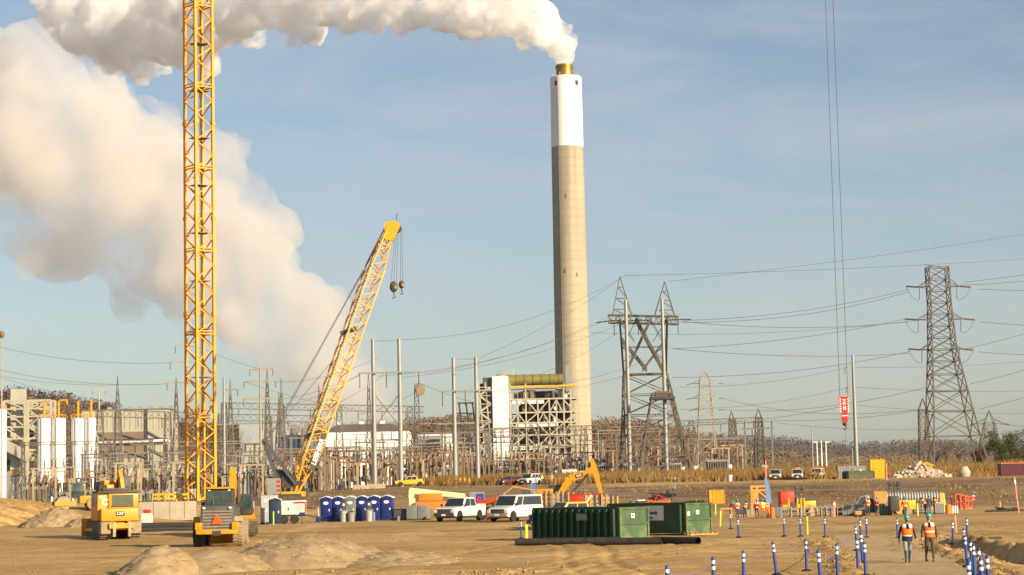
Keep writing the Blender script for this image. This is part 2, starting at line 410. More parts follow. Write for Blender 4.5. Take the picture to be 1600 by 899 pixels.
# standing water
WATER = mat('puddle_water', (0.16,0.15,0.13), 0.12, var=0.1, spec=0.6)
def puddle(cx, cyy, rx, ry, z, seed):
    mb = MB(); n = 40; pts = []
    for i in range(n):
        t = 2*PI*i/n; r = 1 + 0.35*mn.noise(Vector((math.cos(t)*1.3, math.sin(t)*1.3, seed)))
        pts.append((cx + rx*r*math.cos(t), cyy + ry*r*math.sin(t), z))
    mb.add(pts, [tuple(range(n))]); tag(mb.build('water', WATER), kind='structure')
puddle(19.6, 84.5, .65, 5.5, -0.22, 1); puddle(25.5, 97, 2.6, 3.0, 0.05, 2)

# ---------------------------------------------------------------- heaps of earth
def Yf(y): return 0.0 if y < 120 else 0.9
def heap(label, px, Y, rx, ry, h, seed, m, rough=0.18, skew=(0,0), rz=0.0, n=56, pw=1.0):
    o = G(px, Y); vs = []
    for j in range(n+1):
        for i in range(n+1):
            a, b = (i/n*2-1)*1.25, (j/n*2-1)*1.25
            d = math.hypot(a + skew[0]*(1-abs(a)), b + skew[1]*(1-abs(b)))
            z = max(0.0, 1 - d)**pw
            z = z*(2-z)*0.6 + z*0.4
            x, y = a*rx, b*ry
            z = h*z*(1 + rough*1.4*fbm(x*0.5, y*0.4, 3, seed)) + (rough*0.9*h*fbm(x*1.7, y*0.9, 4, seed+3) if d < 1.05 else 0) - 0.12*float(S(0.85, 1.1, d))
            X, Y2 = x*math.cos(rz)-y*math.sin(rz), x*math.sin(rz)+y*math.cos(rz)
            gd = float(gz(o.x+X, o.y+Y2)) - o.z
            vs.append((X, Y2, z + gd))
    mb = MB(); mb.add(vs, [(j*(n+1)+i, j*(n+1)+i+1, (j+1)*(n+1)+i+1, (j+1)*(n+1)+i) for j in range(n) for i in range(n)])
    rnd = random.Random(seed*13)
    for _ in range(int(40*rx*ry)):
        p = vs[rnd.randrange(len(vs))]
        if p[2] < 0.03*h: continue
        s = rnd.choice((.02,.02,.03,.03,.045,.07))*(1+Yf(o.y)); mb.add([(p[0]+a*s*rnd.uniform(.6,1.3)+rnd.uniform(-.2,.2), p[1]+b*s*rnd.uniform(.6,1.3)+.0, p[2]+c*s*rnd.uniform(.4,.9)) for a,b,c in ((1,0,0),(-1,0,0),(0,1,0),(0,-1,0),(0,0,1),(0,0,-1))],[(0,2,4),(2,1,4),(1,3,4),(3,0,4),(2,0,5),(1,2,5),(3,1,5),(0,3,5)])
    ob = mb.build('dirt_heap', m, smooth=True); ob.location = o
    return tag(ob, label, 'dirt heap', 'heaps of loose earth')
heap('pointed grey-brown dirt heap at the front edge, below the wheel loader', 256, 83.5, 1.9, 5.0, 1.15, 1, SAND, 0.10, pw=1.1)
heap('low rounded dirt heap between the pointed heap and the long heap', 335, 87, 2.9, 5.5, 0.85, 2, SAND, 0.09)
heap('long broad dirt heap spreading across the open ground before the portable toilets', 488, 93, 4.2, 8.0, 1.32, 3, SAND, 0.085, skew=(0.15,0))
heap('flat lumpy tail of spread dirt beside the long broad heap', 620, 91, 3.0, 6.0, 0.5, 4, SAND, 0.16)
heap('steep gravelly heap left of the bulldozer below the sandy berm', 92, 192, 3.6, 6.0, 1.75, 5, SAND, 0.10)
heap('low gravel ridge between the steep gravelly heap and the bulldozer', 140, 186, 2.4, 4.5, 1.0, 6, SAND, 0.12)
heap('smooth sandy berm at the left edge of the yard', -4, 206, 6.4, 11, 2.0, 7, DIRT, 0.05, pw=0.8)

# concrete rubble pile on the upper bench
RUBM = mat('rubble', (0.44,0.37,0.27), 0.9, var=0.3, scale=0.6)
rnd = random.Random(4)
o = G(1432, 345); mb = MB()
for i in range(520):
    a = rnd.uniform(-1,1); b = rnd.uniform(-1,1)
    top = max(0, (1-abs(a)**1.15)*(1-abs(b)))*2.75
    s = rnd.uniform(0.15,0.5)*rnd.choice((1,1,1,1.8))
    mb.box((a*4.9+0.3, b*3.2, top*rnd.uniform(0.75,1.0)), (s*1.6, s, s*0.6), rnd.uniform(0,3), rx=rnd.uniform(-.9,.9), ry=rnd.uniform(-.9,.9))
mb.ell((0,0,-0.2),(3.8,2.3,1.9),16,6,z0=-0.1)
tag(mb.build('rubble_pile', RUBM), 'big pile of broken pale concrete on the upper bench', 'rubble pile').location = o

# ---------------------------------------------------------------- hills and woods
HILLM = mat('hill_floor', (0.19,0.125,0.075), 0.95, var=0.3, scale=0.004)
def ridge(Y, outline, depth, name='hills'):
    px = [p[0] for p in outline]; vs = []; fs = []
    us = np.linspace(px[0], px[-1], 160); m = 14
    tops = [P(u, np.interp(u, px, [p[1] for p in outline]), Y) for u in us]
    for j in range(m+1):
        t = j/m*2-1
        for i, u in enumerate(us):
            p = tops[i]; k = (0.5+0.5*math.cos(PI*t))**0.8
            x = p.x*(Y+t*depth)/Y
            vs.append((x, Y+t*depth, -6 + (p.z+6)*k*(1+0.05*mn.noise(Vector((u*0.02, t*2, 0))))))
    nn = len(us)
    fs = [(j*nn+i, j*nn+i+1, (j+1)*nn+i+1, (j+1)*nn+i) for j in range(m) for i in range(nn-1)]
    me = bpy.data.meshes.new(name); me.from_pydata(vs, [], fs); me.materials.append(HILLM)
    ob = bpy.data.objects.new(name, me); COL.objects.link(ob); tag(ob, kind='structure')
    return vs, nn, m
def woods(surf, count, size, cols, seed, label, height=1.0, front=0.55, per=26):
    vs0, nn, m = surf; rnd = random.Random(seed); V = []; Fc = []; MI = []; NR = []
    half = int(m*front)
    for c in range(count):
        i = rnd.uniform(0, nn-1.01); j = rnd.uniform(m*0.12, half+0.6)
        i0, j0 = int(i), int(j); a = Vector(vs0[j0*nn+i0]); b = Vector(vs0[(j0+1)*nn+i0+1]); p = a.lerp(b, rnd.random())
        p.z += (vs0[j0*nn+i0+1][2]-a.z)*(i-i0)
        s = size*rnd.uniform(0.55,1.3); mi = int(min(.999,max(0,0.5+0.75*mn.noise(p*0.006)+rnd.gauss(0,.09)))*len(cols))
        for q in range(per):
            d = Vector((rnd.gauss(0,.32), rnd.gauss(0,.32), rnd.uniform(0.0,1.25)*height))*s; k_ = 1-0.75*abs(d.z/(s*height)-.55); d.x *= k_+.2; d.y *= k_+.2
            wd = s*rnd.uniform(0.05,0.12); c0 = p + d; nr = (Vector((d.x,d.y-.25*s,(d.z-.45*s*height)*1.0+.3*s))).normalized()
            e1 = Vector((rnd.uniform(-1,1),rnd.uniform(-1,1),rnd.uniform(-.4,.4)))*wd; e2 = Vector((rnd.uniform(-.9,.9)+d.x/s,rnd.uniform(-.6,.6),rnd.uniform(.5,1.5)))*wd
            k = len(V); V += [c0-e1, c0+e1*0.9, c0+e2]; NR += [nr]*3; Fc.append((k,k+1,k+2) if e1.cross(e2+e1).dot(nr) > 0 else (k,k+2,k+1)); MI.append(mi)
        k = len(V); V += [p+Vector((-s*.03,0,-2)), p+Vector((s*.03,0,-2)), p+Vector((0,0,s*height*.45))]; NR += [Vector((.4,-.8,.3)).normalized()]*3; Fc.append((k,k+1,k+2)); MI.append(0)
    me = bpy.data.meshes.new('woodland'); me.from_pydata([tuple(v) for v in V], [], Fc)
    for cc in cols: me.materials.append(cc)
    me.polygons.foreach_set('material_index', MI)
    me.polygons.foreach_set('use_smooth', [True]*len(Fc)); me.normals_split_custom_set_from_vertices([tuple(n) for n in NR])
    ob = bpy.data.objects.new('woodland', me); COL.objects.link(ob)
    return tag(ob, label, 'woodland', kind='stuff')
W = [mat('bare_tree_%s' % n, c, 1.0, var=0.15, scale=0.02, spec=0.0) for n, c in (('brown',(0.20,0.125,0.07)),('russet',(0.235,0.12,0.062)),('grey',(0.195,0.15,0.105)),('tan',(0.245,0.17,0.095)),('dark',(0.145,0.105,0.065)),('rust',(0.27,0.13,0.06)))]
r1 = ridge(1700, [(-260,640),(-60,638),(30,632),(65,629),(100,634),(140,646),(190,660),(240,670),(300,678),(420,688),(560,684),(640,678),(700,671),(770,674),(900,676),(960,674),(1010,677),(1060,690),(1110,705),(1170,720),(1300,742),(1480,760),(1700,760)], 420)
woods(r1, 14000, 9.5, W, 1, 'bare russet and brown woods on the hills behind the plant', 0.85)
r2 = ridge(3600, [(900,702),(1000,694),(1100,690),(1150,692),(1210,696),(1270,701),(1330,706),(1390,703),(1440,700),(1500,701),(1600,703),(1760,699),(2000,699)], 700)
WB = [mat('far_tree_%s' % n, c, 1.0, var=0.12, scale=0.01, spec=0.0) for n, c in (('a',(0.13,0.105,0.095)),('b',(0.105,0.09,0.088)),('c',(0.145,0.115,0.09)))]
woods(r2, 5000, 15, WB, 2, 'blue-grey wooded hills far away on the right horizon', 0.7)
# tan brush across the valley
r3 = ridge(1150, [(930,744),(1010,740),(1090,737),(1160,733),(1240,726),(1330,722),(1430,721),(1500,722),(1620,728),(1800,728)], 160, 'brush_rise')
WT = [mat('brush_%s' % n, c, 1.0, var=0.15, scale=0.02, spec=0.0) for n, c in (('tan',(0.28,0.205,0.115)),('straw',(0.26,0.185,0.10)),('brown',(0.22,0.155,0.085)))]
woods(r3, 12000, 3.0, WT, 3, 'pale tan brush and young bare trees filling the valley floor', 0.9)

# tall tawny grass on the upper bench
GRM = [mat('dry_grass_%d' % i, c, 0.9, var=0.2, scale=0.3, spec=0.1) for i, c in enumerate(((0.21,0.125,0.042),(0.17,0.095,0.032),(0.27,0.18,0.07),(0.13,0.105,0.042)))]
V = []; Fc = []; MI = []; rnd = random.Random(8)
def blades(n, u0, u1, y0, y1, h0, h1, dens=lambda x, y: 1.0):
    for _ in range(n):
        u = rnd.uniform(u0,u1); y = rnd.uniform(y0,y1); x = (u-800)*y/F
        f = dens(u, y)*(0.75+0.5*mn.noise(Vector((x*0.10,y*0.05,1))))
        if rnd.random() > f: continue
        z = float(gz(x,y)); h = rnd.uniform(h0,h1)*(0.8+0.5*mn.noise(Vector((x*0.2,y*0.06,5)))); wd = rnd.uniform(.08,.2)
        k = len(V); lx, ly = rnd.gauss(0,.3)*h, rnd.gauss(0,.2)*h
        V.extend([(x-wd,y+rnd.uniform(-.1,.1),z-.05),(x+wd,y+rnd.uniform(-.1,.1),z-.05),(x+lx,y+ly,z+h)]); Fc.append((k,k+1,k+2))
        MI.append(int((0.5+0.7*mn.noise(Vector((x*0.06,y*0.03,9)))+rnd.gauss(0,.22))*4) % 4)
blades(34000, 660, 1300, 338, 400, 0.9, 2.1, lambda u, y: float(np.interp(u,[660,720,1225,1300],[0.15,0.9,1,0.5]) if y > 345 else 0.6))
blades(28000, 640, 1700, 400, 480, 1.2, 2.8, lambda u, y: float(np.interp(u,[640,700,1300,1700],[0.1,1,.8,.8])))
blades(12000, 1380, 1700, 360, 470, 0.5, 1.1)
blades(14000, 1100, 1750, 480, 640, 0.8, 1.6)
blades(9000, 885, 1680, 252, 303, 0.12, 0.42, lambda u, y: max(0.0, 0.9*mn.noise(Vector((u*0.012, y*0.07, 3)))+.15))
blades(2500, 450, 890, 225, 325, 0.12, 0.4, lambda u, y: max(0.0, 0.9*mn.noise(Vector((u*0.012, y*0.05, 3)))+.1))
me = bpy.data.meshes.new('dry_grass'); me.from_pydata(V, [], Fc)
for g in GRM: me.materials.append(g)
me.polygons.foreach_set('material_index', MI)
ob = bpy.data.objects.new('dry_grass', me); COL.objects.link(ob); tag(ob, 'tall tawny dry grass along the upper bench', 'grass', kind='stuff')

# ---------------------------------------------------------------- plumes
def vol_mat(name, dens, col, g, scales, lo, hi, grad=None):
    m = bpy.data.materials.new(name); m.use_nodes = True; t = m.node_tree; t.nodes.clear(); l = t.links.new
    o = N(t, 'ShaderNodeOutputMaterial'); v = N(t, 'ShaderNodeVolumePrincipled')
    v.inputs['Color'].default_value = col + (1,); v.inputs['Anisotropy'].default_value = g
    c = N(t, 'ShaderNodeTexCoord')
    n = N(t, 'ShaderNodeTexNoise', Scale=scales, Detail=4.0, Roughness=0.62, Distortion=0.3); l(c.outputs['Object'], n.inputs['Vector'])
    mr = N(t, 'ShaderNodeMapRange'); mr.inputs[1].default_value = lo; mr.inputs[2].default_value = hi; mr.inputs[3].default_value = 0.0; mr.inputs[4].default_value = dens
    l(n.outputs[0], mr.inputs[0]); out = mr.outputs[0]
    if grad:                                                # thins out downwind
        sx = N(t, 'ShaderNodeSeparateXYZ'); l(c.outputs['Object'], sx.inputs[0])
        m2 = N(t, 'ShaderNodeMapRange'); 
        for i, q in enumerate(grad): m2.inputs[1+i].default_value = q
        l(sx.outputs[0], m2.inputs[0]); mm = N(t, 'ShaderNodeMath', operation='MULTIPLY'); l(out, mm.inputs[0]); l(m2.outputs[0], mm.inputs[1]); out = mm.outputs[0]
    l(out, v.inputs['Density']); t.links.new(v.outputs[0], o.inputs['Volume'])
    m.cycles.volume_step_rate = 1.0
    return m
def puffs(name, label, path, Y0, dY, m, seed, voxel, disp, kids=10, kid_r=(0.35,0.6), grand=0, jit=0.25):
    rnd = random.Random(seed); pts = []
    n = len(path)
    tot = []
    for i in range(n-1):
        a, b = path[i], path[i+1]
        L_ = math.hypot(b[0]-a[0], b[1]-a[1]); st = max(1, int(L_/(0.35*min(a[2],b[2])+1)))
        for k in range(st):
            t = k/st; tot.append([a[q]+(b[q]-a[q])*t for q in range(3)] + [(i+t)/(n-1)])
    for px, py, r, t in tot:
        Y = Y0 + dY*t*t; c = P(px, py, Y); rr = r*Y/F
        pts.append((c, rr*0.78))
        for _ in range(kids):
            d = Vector((rnd.gauss(0,1),rnd.gauss(0,1),rnd.gauss(0,1))).normalized()
            kr = rr*rnd.uniform(*kid_r); c2 = c + d*(rr*(1.0+rnd.uniform(-jit,jit*0.4))-kr*0.8)
            pts.append((c2, kr))
            for _ in range(grand):
                d2 = (d + Vector((rnd.gauss(0,.6),rnd.gauss(0,.6),rnd.gauss(0,.6)))).normalized()
                gr = kr*rnd.uniform(0.28,0.5); pts.append((c2 + d2*(kr*0.95), gr))
    V = []; Fc = []
    bm = bmesh.new(); bmesh.ops.create_icosphere(bm, subdivisions=2, radius=1.0)
    iv = [v.co.copy() for v in bm.verts]; fi = [tuple(v.index for v in f.verts) for f in bm.faces]; bm.free()
    iva = np.array([tuple(v) for v in iv])
    arr = []
    for c, r in pts:
        k = sum(len(a) for a in arr) if False else len(V)
        V.extend([tuple(q) for q in (iva*r + np.array(tuple(c)))]); Fc.extend([tuple(i+k for i in f) for f in fi])
    me = bpy.data.meshes.new(name); me.from_pydata(V, [], Fc); me.materials.append(m)
    o = bpy.data.objects.new(name, me); COL.objects.link(o)
    md = o.modifiers.new('r', 'REMESH'); md.mode = 'VOXEL'; md.voxel_size = voxel
    for s, a in disp:
        tx = bpy.data.textures.new(name, 'CLOUDS'); tx.noise_scale = s; tx.noise_depth = 3; tx.noise_basis = 'ORIGINAL_PERLIN'
        d = o.modifiers.new('d', 'DISPLACE'); d.texture = tx; d.strength = a; d.mid_level = 0.5; d.texture_coords = 'GLOBAL'
    md = o.modifiers.new('r2', 'REMESH'); md.mode = 'VOXEL'; md.voxel_size = voxel*0.9
    dg = bpy.context.evaluated_depsgraph_get(); me2 = bpy.data.meshes.new_from_object(o.evaluated_get(dg))
    o.modifiers.clear(); o.data = me2; bpy.data.meshes.remove(me)
    if not me2.materials: me2.materials.append(m)
    return tag(o, label, 'smoke plume' if 'stack' in label else 'steam plume', kind='stuff')
SMOKE = vol_mat('stack_smoke', 0.45, (0.996,0.996,0.997), 0.0, 0.07, 0.43, 0.62, grad=(-160, 20, 0.55, 1.0))
STEAM = vol_mat('steam', 0.046, (0.935,0.93,0.925), 0.15, 0.016, 0.36, 0.68)
puffs('smoke_plume', 'white smoke streaming left from the top of the tall stack',
      [(884,108,11),(882,92,15),(875,72,24),(860,50,36),(832,28,50),(790,14,60),(740,2,62),(690,-8,58),(620,-8,60),(540,-6,64),(470,-8,72),(400,-6,78),(330,8,86),(265,30,98),(210,36,96),(150,24,82),(105,0,62),(60,-40,56)],
      1000, 520, SMOKE, 11, 1.4, [(24, 9), (8, 6.0), (3.2, 3.4)], kids=9, kid_r=(0.25,0.5), grand=3)
puffs('steam_plume', 'wide pale steam cloud drifting left behind the yellow crane mast',
      [(420,690,40),(500,680,52),(600,680,40),(570,660,62),(530,620,72),(490,562,80),(446,505,88),(392,448,98),(340,400,108),(335,300,72),(345,235,44),(290,300,92),(270,380,120),(215,320,148),(140,270,164),(60,215,164),(-40,180,170),(-140,150,180)],
      1500, 150, STEAM, 12, 3.6, [(80, 26), (26, 20), (9, 9)], kids=11, kid_r=(0.3,0.6), grand=2)

# clods and stones on the worked ground
CLOD = mat('clod', (0.30,0.20,0.10), 0.95, var=0.35, scale=0.7, spec=0.1)
rnd = random.Random(17); mb = MB()
def clod(x, y, s):
    z = float(gz(x,y)) + lump(x,y); n0 = len(mb.v)
    p = [Vector((rnd.gauss(0,1),rnd.gauss(0,1),rnd.gauss(0,1))).normalized() for _ in range(4)]
    vs_ = [(1,0,0),(-1,0,0),(0,1,0),(0,-1,0),(0,0,1),(0,0,-1)]
    mb.add([(x+a*s*rnd.uniform(.6,1.3), y+b*s*rnd.uniform(.6,1.3), z+.2*s+c*s*rnd.uniform(.4,.9)) for a,b,c in vs_],[(0,2,4),(2,1,4),(1,3,4),(3,0,4),(2,0,5),(1,2,5),(3,1,5),(0,3,5)])
for _ in range(1300):
    y = rnd.uniform(58,118); a, b = path_edges(y)
    x = (a - abs(rnd.gauss(0,.8))) if rnd.random() < .45 else (b + abs(rnd.gauss(.2,1.6)))
    clod(x, y, rnd.choice((.03,.03,.04,.05,.06,.09)))
for _ in range(2600):
    y = rnd.uniform(60,150)**1.0; u = rnd.uniform(-20,1620); x = (u-800)*y/F
    if mn.noise(Vector((x*.3,y*.12,4))) < .05: continue
    clod(x, y, rnd.choice((.03,.03,.04,.05,.08)))
for _ in range(500):
    y = rnd.uniform(66,80); u = rnd.choice((rnd.gauss(740,60),rnd.gauss(60,60),rnd.gauss(400,70))); clod((u-800)*y/F, y, rnd.choice((.04,.05,.07,.12)))
for _ in range(2200):
    u = rnd.uniform(880,1650); y = rnd.uniform(243,304); x = (u-800)*y/F
    if mn.noise(Vector((x*.08,y*.10,7))) < -.05: continue
    clod(x, y, rnd.choice((.05,.06,.08,.11,.16)))
for _ in range(900):
    u = rnd.uniform(440,900); y = rnd.uniform(215,330); clod((u-800)*y/F, y, rnd.choice((.04,.06,.08,.11)))
tag(mb.build('clods', CLOD), 'scattered clods and small stones on the dirt', 'clods', kind='stuff')

# thin air haze round the whole place
HZ = bpy.data.materials.new('haze_air'); HZ.use_nodes = True; t = HZ.node_tree; t.nodes.clear()
ho = N(t, 'ShaderNodeOutputMaterial'); hv = N(t, 'ShaderNodeVolumePrincipled'); hv.inputs['Color'].default_value = (0.80,0.86,0.95,1); hv.inputs['Density'].default_value = 0.000027; hv.inputs['Anisotropy'].default_value = 0.2
t.links.new(hv.outputs[0], ho.inputs['Volume'])
tag(MB().bx(-7600,7600,-60,6000,-9,420).build('haze', HZ), 'thin haze filling the air', kind='stuff')
# ================================================================ the power station
def lattice(mb, lev, wl=0.18, wb=0.09, faces='xy', horiz=True, pat='X'):
    """four-legged lattice: lev = [(z, half width x, half width y[, cx]), ...]"""
    def cor(l):
        z, a, b = l[:3]; c = l[3] if len(l) > 3 else 0.0
        return [Vector((c-a,-b,z)), Vector((c+a,-b,z)), Vector((c+a,b,z)), Vector((c-a,b,z))]
    for i in range(len(lev)-1):
        p, q = cor(lev[i]), cor(lev[i+1])
        for k in range(4):
            mb.bar(p[k], q[k], wl)
            n = (k+1) % 4
            if pat == 'X': mb.bar(p[k], q[n], wb); mb.bar(p[n], q[k], wb)
            else:
                a, b = (p[k], q[n]) if (i+k) % 2 else (p[n], q[k]); mb.bar(a, b, wb)
            if horiz: mb.bar(q[k], q[n], wb)
    return mb
def truss(mb, p, q, hh, hw, n, wl=0.14, wb=0.08):
    """box truss from p to q, depth 2*hh (vertical), width 2*hw"""
    p, q = Vector(p), Vector(q); d = (q-p).normalized(); s = Vector((-d.y, d.x, 0)).normalized(); u = Vector((0,0,1))
    off = [s*hw+u*hh, s*hw-u*hh, -s*hw-u*hh, -s*hw+u*hh]
    for o in off: mb.bar(p+o, q+o, wl)
    for i in range(n):
        a, b = p.lerp(q, i/n), p.lerp(q, (i+1)/n)
        for k in range(4):
            o1, o2 = off[k], off[(k+1)%4]
            if (i+k) % 2: o1, o2 = o2, o1
            mb.bar(a+o1, b+o2, wb)
    return mb
def string(mb, p, q, r=0.14, n=6):
    """insulator string of sheds"""
    p, q = Vector(p), Vector(q)
    for i in range(n):
        a = p.lerp(q, (i+0.1)/n); b = p.lerp(q, (i+0.75)/n); mb.tube(a, b, r, r*0.55, 6)
    mb.tube(p, q, r*0.3, n=4); return mb
def sagline(p, q, sag, n=18):
    p, q = Vector(p), Vector(q)
    return [p.lerp(q, i/n) - Vector((0,0,sag*4*(i/n)*(1-i/n))) for i in range(n+1)]

# ---- chimney
Yc = 1000; s = PXM(Yc)
base = G(899, Yc); topc = P(886.5, 122, Yc)
H = topc.z - base.z
ch = thing('chimney', 'very tall concrete chimney stack with a white painted top', 'chimney', base)
def ring_mat(name, col):
    m = mat(name, col, 0.85, var=0.07, scale=0.06, dirt=0.12, dcol=(0.30,0.26,0.19)); t = m.node_tree; b = t.nodes['Principled BSDF']; l = t.links.new
    src = b.inputs['Base Color'].links[0].from_socket
    c = N(t,'ShaderNodeTexCoord'); wv = N(t,'ShaderNodeTexWave', Scale=0.075, Distortion=0.5, bands_direction='Z'); l(c.outputs['Object'], wv.inputs[0])
    r = N(t,'ShaderNodeValToRGB'); r.color_ramp.elements[0].position = 0.0; r.color_ramp.elements[0].color = (.9,.9,.9,1); r.color_ramp.elements[1].position = 0.12
    x = N(t,'ShaderNodeMixRGB', blend_type='MULTIPLY'); x.inputs[0].default_value = 1; l(wv.outputs[0], r.inputs[0]); l(src, x.inputs[1]); l(r.outputs[0], x.inputs[2]); l(x.outputs[0], b.inputs['Base Color'])
    mp_ = N(t,'ShaderNodeMapping'); mp_.inputs['Scale'].default_value = (1,1,.02); l(c.outputs['Object'], mp_.inputs[0])
    n4 = N(t,'ShaderNodeTexNoise', Scale=.35, Detail=8.0, Roughness=.7); l(mp_.outputs[0], n4.inputs['Vector'])
    r4 = N(t,'ShaderNodeValToRGB'); r4.color_ramp.elements[0].position = .33; r4.color_ramp.elements[0].color = (.72,.70,.68,1); r4.color_ramp.elements[1].position = .62
    x4 = N(t,'ShaderNodeMixRGB', blend_type='MULTIPLY'); x4.inputs[0].default_value = 1; l(n4.outputs[0], r4.inputs[0]); l(x.outputs[0], x4.inputs[1]); l(r4.outputs[0], x4.inputs[2]); l(x4.outputs[0], b.inputs['Base Color'])
    return m
CHC = ring_mat('chimney_concrete', (0.40,0.362,0.268)); CHW = mat('chimney_white', (0.80,0.80,0.79), 0.7, var=0.02, scale=0.05)
r0, r1 = 28/s, 24.8/s
lad = True
zb = P(889, 231, Yc).z - base.z; rr = lambda z: r0 + (r1-r0)*min(1,(z/H))**0.9
MB().lathe([(rr(H*i/14*zb/H), zb*i/14) for i in range(15)], n=48).build('shaft', CHC, ch, smooth=True)
MB().lathe([(rr(zb)+0.02, zb)] + [(rr(zb+(H-zb)*i/5)+0.02, zb+(H-zb)*i/5) for i in range(1,6)] + [(rr(H)-0.5, H+0.3)], n=48).build('painted_top', CHW, ch, smooth=True)
LINER = mat('liner_brass', (0.27,0.18,0.04), 0.4, 0.5, var=0.2, scale=0.2)
hl = 20/s
cap = MB().lathe([(13.6/s,0),(13.6/s,hl*0.72),(14.6/s,hl*0.74),(14.6/s,hl*0.86),(13.8/s,hl*0.88),(13.8/s,hl),(12.6/s,hl),(12.6/s,hl*0.5)], n=32, cap=False).build('flue_liner', LINER, ch, smooth=True); cap.location = (-0.5,0,H+0.2)
for a in (-2.25, -0.85):
    r_ = rr(H-3.5)+0.05; o = MB().bx(-0.9,0.9,-0.12,0.12,-1.2,1.2).build('vent_opening', DARKST, ch); o.location = (r_*math.cos(a), r_*math.sin(a), H-3.6); o.rotation_euler = (0,0,a+PI/2)
for z in (zb-25, zb-62, zb-64):
    a = -1.75 if z > zb-30 else (-1.9 if z > zb-63 else -1.2); r_ = rr(z)+0.05
    o = MB().bx(-0.35,0.35,-0.15,0.15,-1.0,1.0).build('platform_light', RUST, ch); o.location = (r_*math.cos(a), r_*math.sin(a), z); o.rotation_euler = (0,0,a+PI/2)
ld_ = MB(); a_ = -2.15
for z_ in np.arange(2, H-1, 6.0): ld_.bar((rr(z_)*1.02*math.cos(a_),rr(z_)*1.02*math.sin(a_),z_),(rr(z_+6)*1.02*math.cos(a_),rr(z_+6)*1.02*math.sin(a_),z_+6),.35)
ld_.build('ladder', GALVD, ch)
for a in (-2.6,-2.0,-1.3,-0.6):
    o = MB().bar((0,0,0),(0,0,1.6),0.35).build('beacon', CREAM, ch); o.location = (rr(H)*math.cos(a)*.95, rr(H)*math.sin(a)*.95, H)

# ---- scrubber building in front of the chimney
Yb = 900; s = PXM(Yb)
def bz(px, py, Y=Yb): return P(px, py, Y)
org = G(840, Yb); sb = thing('scrubber_building', 'open steel framed scrubber building with a white stair tower at the chimney foot', 'industrial building', org)
def lp(px, py, dy=0.0):
    p = P(px, py, Yb) - org; return Vector((p.x, dy, p.z))
zg = 0.0
# white tower
a, b = lp(769, 589), lp(794, 589)
MB().bx(a.x, b.x, -4, 5, 0, a.z).build('stair_tower', SIDW, sb)
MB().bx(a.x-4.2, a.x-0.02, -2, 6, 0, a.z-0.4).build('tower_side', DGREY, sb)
steel = MB(); flo = MB(); rnd = random.Random(3)
colx = [797, 809, 821, 840, 858, 869, 880, 891, 900]
lev = [606, 625, 646, 662, 681, 700, 718]
top = 600
for dy in (-3.0, 5.0, 13.0):
    for x in colx:
        p = lp(x, top if x in (797,821,880,891) else 626, dy); steel.bar((p.x,dy,0),(p.x,dy,p.z), 0.6 if dy < 0 else 0.5)
    for y in lev:
        l, r = lp(797,y,dy), lp(902,y,dy); steel.bar(l, (r.x,dy,l.z), 0.62 if dy<0 else 0.5)
for dy in (-3.2,):
    for i,(c,d) in enumerate([(821,840),(840,858),(858,880),(880,900),(797,821)]):
        for j,(y0,y1) in enumerate([(625,646),(646,662),(662,681),(681,700),(700,718)]):
            k = (i+j) % 3
            if k == 0: steel.bar(lp(c,y0,dy), lp(d,y1,dy), .5)
            elif k == 1: steel.bar(lp(d,y0,dy), lp(c,y1,dy), .5)
            else:
                m_ = (c+d)/2; steel.bar(lp(c,y1,dy), lp(m_,y0,dy), .45); steel.bar(lp(d,y1,dy), lp(m_,y0,dy), .45)
steel.build('steel_frame', CREAM, sb)
for y in lev[1:]:
    l, r = lp(798,y,0), lp(901,y,0); flo.bx(l.x, r.x, -2.6, 13.2, l.z-0.25, l.z+0.1)
flo.build('floor_deck', GALVD, sb)
for j,(y0,y1) in enumerate(zip(lev[:-1], lev[1:])):
    for n_ in range(19):
        x = rnd.uniform(800,894); wv = rnd.uniform(3,11); hh = rnd.uniform(0.35,0.9)
        p0, p1 = lp(x,y1), lp(min(x+wv,901),y1-(y1-y0)*hh)
        m_ = rnd.choice([DARKST,DARKST,GALV,TANKW,DGREY,RUST,GALVD,BLUEP if rnd.random()<.2 else DARKST])
        d0 = rnd.uniform(-1.5,7)
        if rnd.random() < .45: MB().tube((p0.x,d0,p0.z+.1),(p0.x,d0,p1.z),rnd.uniform(.4,1.4),n=10).build('vessel', m_, sb, smooth=True)
        else: MB().bx(p0.x,p1.x,d0,d0+rnd.uniform(1,4),p0.z+.1,p1.z).build('equipment_box', m_, sb)
MB().bx(lp(800,0).x, lp(876,0).x, 12.3, 12.9, 0, lp(800,610).z).build('back_wall', DARKST, sb)
for y,x0,x1 in ((628,800,850),(664,806,872),(700,800,846)):
    l,r = lp(x0,y), lp(x1,y+3); MB().bx(l.x,r.x,-2.9,-2.5,r.z,l.z+.5).build('white_panel', SIDW, sb)
# big duct and its yellow crane rail
p, q = lp(786,594,4), lp(880,592,4)
MB().tube(p, q, 2.4, n=24).build('gas_duct', OLIVE, sb, smooth=True)
ringm = MB()
for i in range(7):
    c = Vector(p).lerp(Vector(q), (i+.5)/7); ringm.tube(c-Vector((.25,0,0)), c+Vector((.25,0,0)), 2.55, n=24)
ringm.build('duct_stiffener', mat('duct_ring',(0.15,0.13,0.05),.6), sb, smooth=True)
MB().ell(tuple(lp(783,597,4)), (3.4,3.4,4.0), 16, 8).build('duct_elbow', TANST, sb, smooth=True)
MB().bx(lp(870,0).x, lp(879,0).x, 2, 7, lp(870,612).z, lp(870,571).z).build('duct_riser', GREYP, sb)
l,r = lp(795,606,-3.6), lp(899,603,-3.6); MB().bar(l, r, .8).build('crane_rail', PUY, sb)
hr = MB()
for x in range(790,806,4): hr.bar(lp(x,588,3), lp(x,578,3), .2)
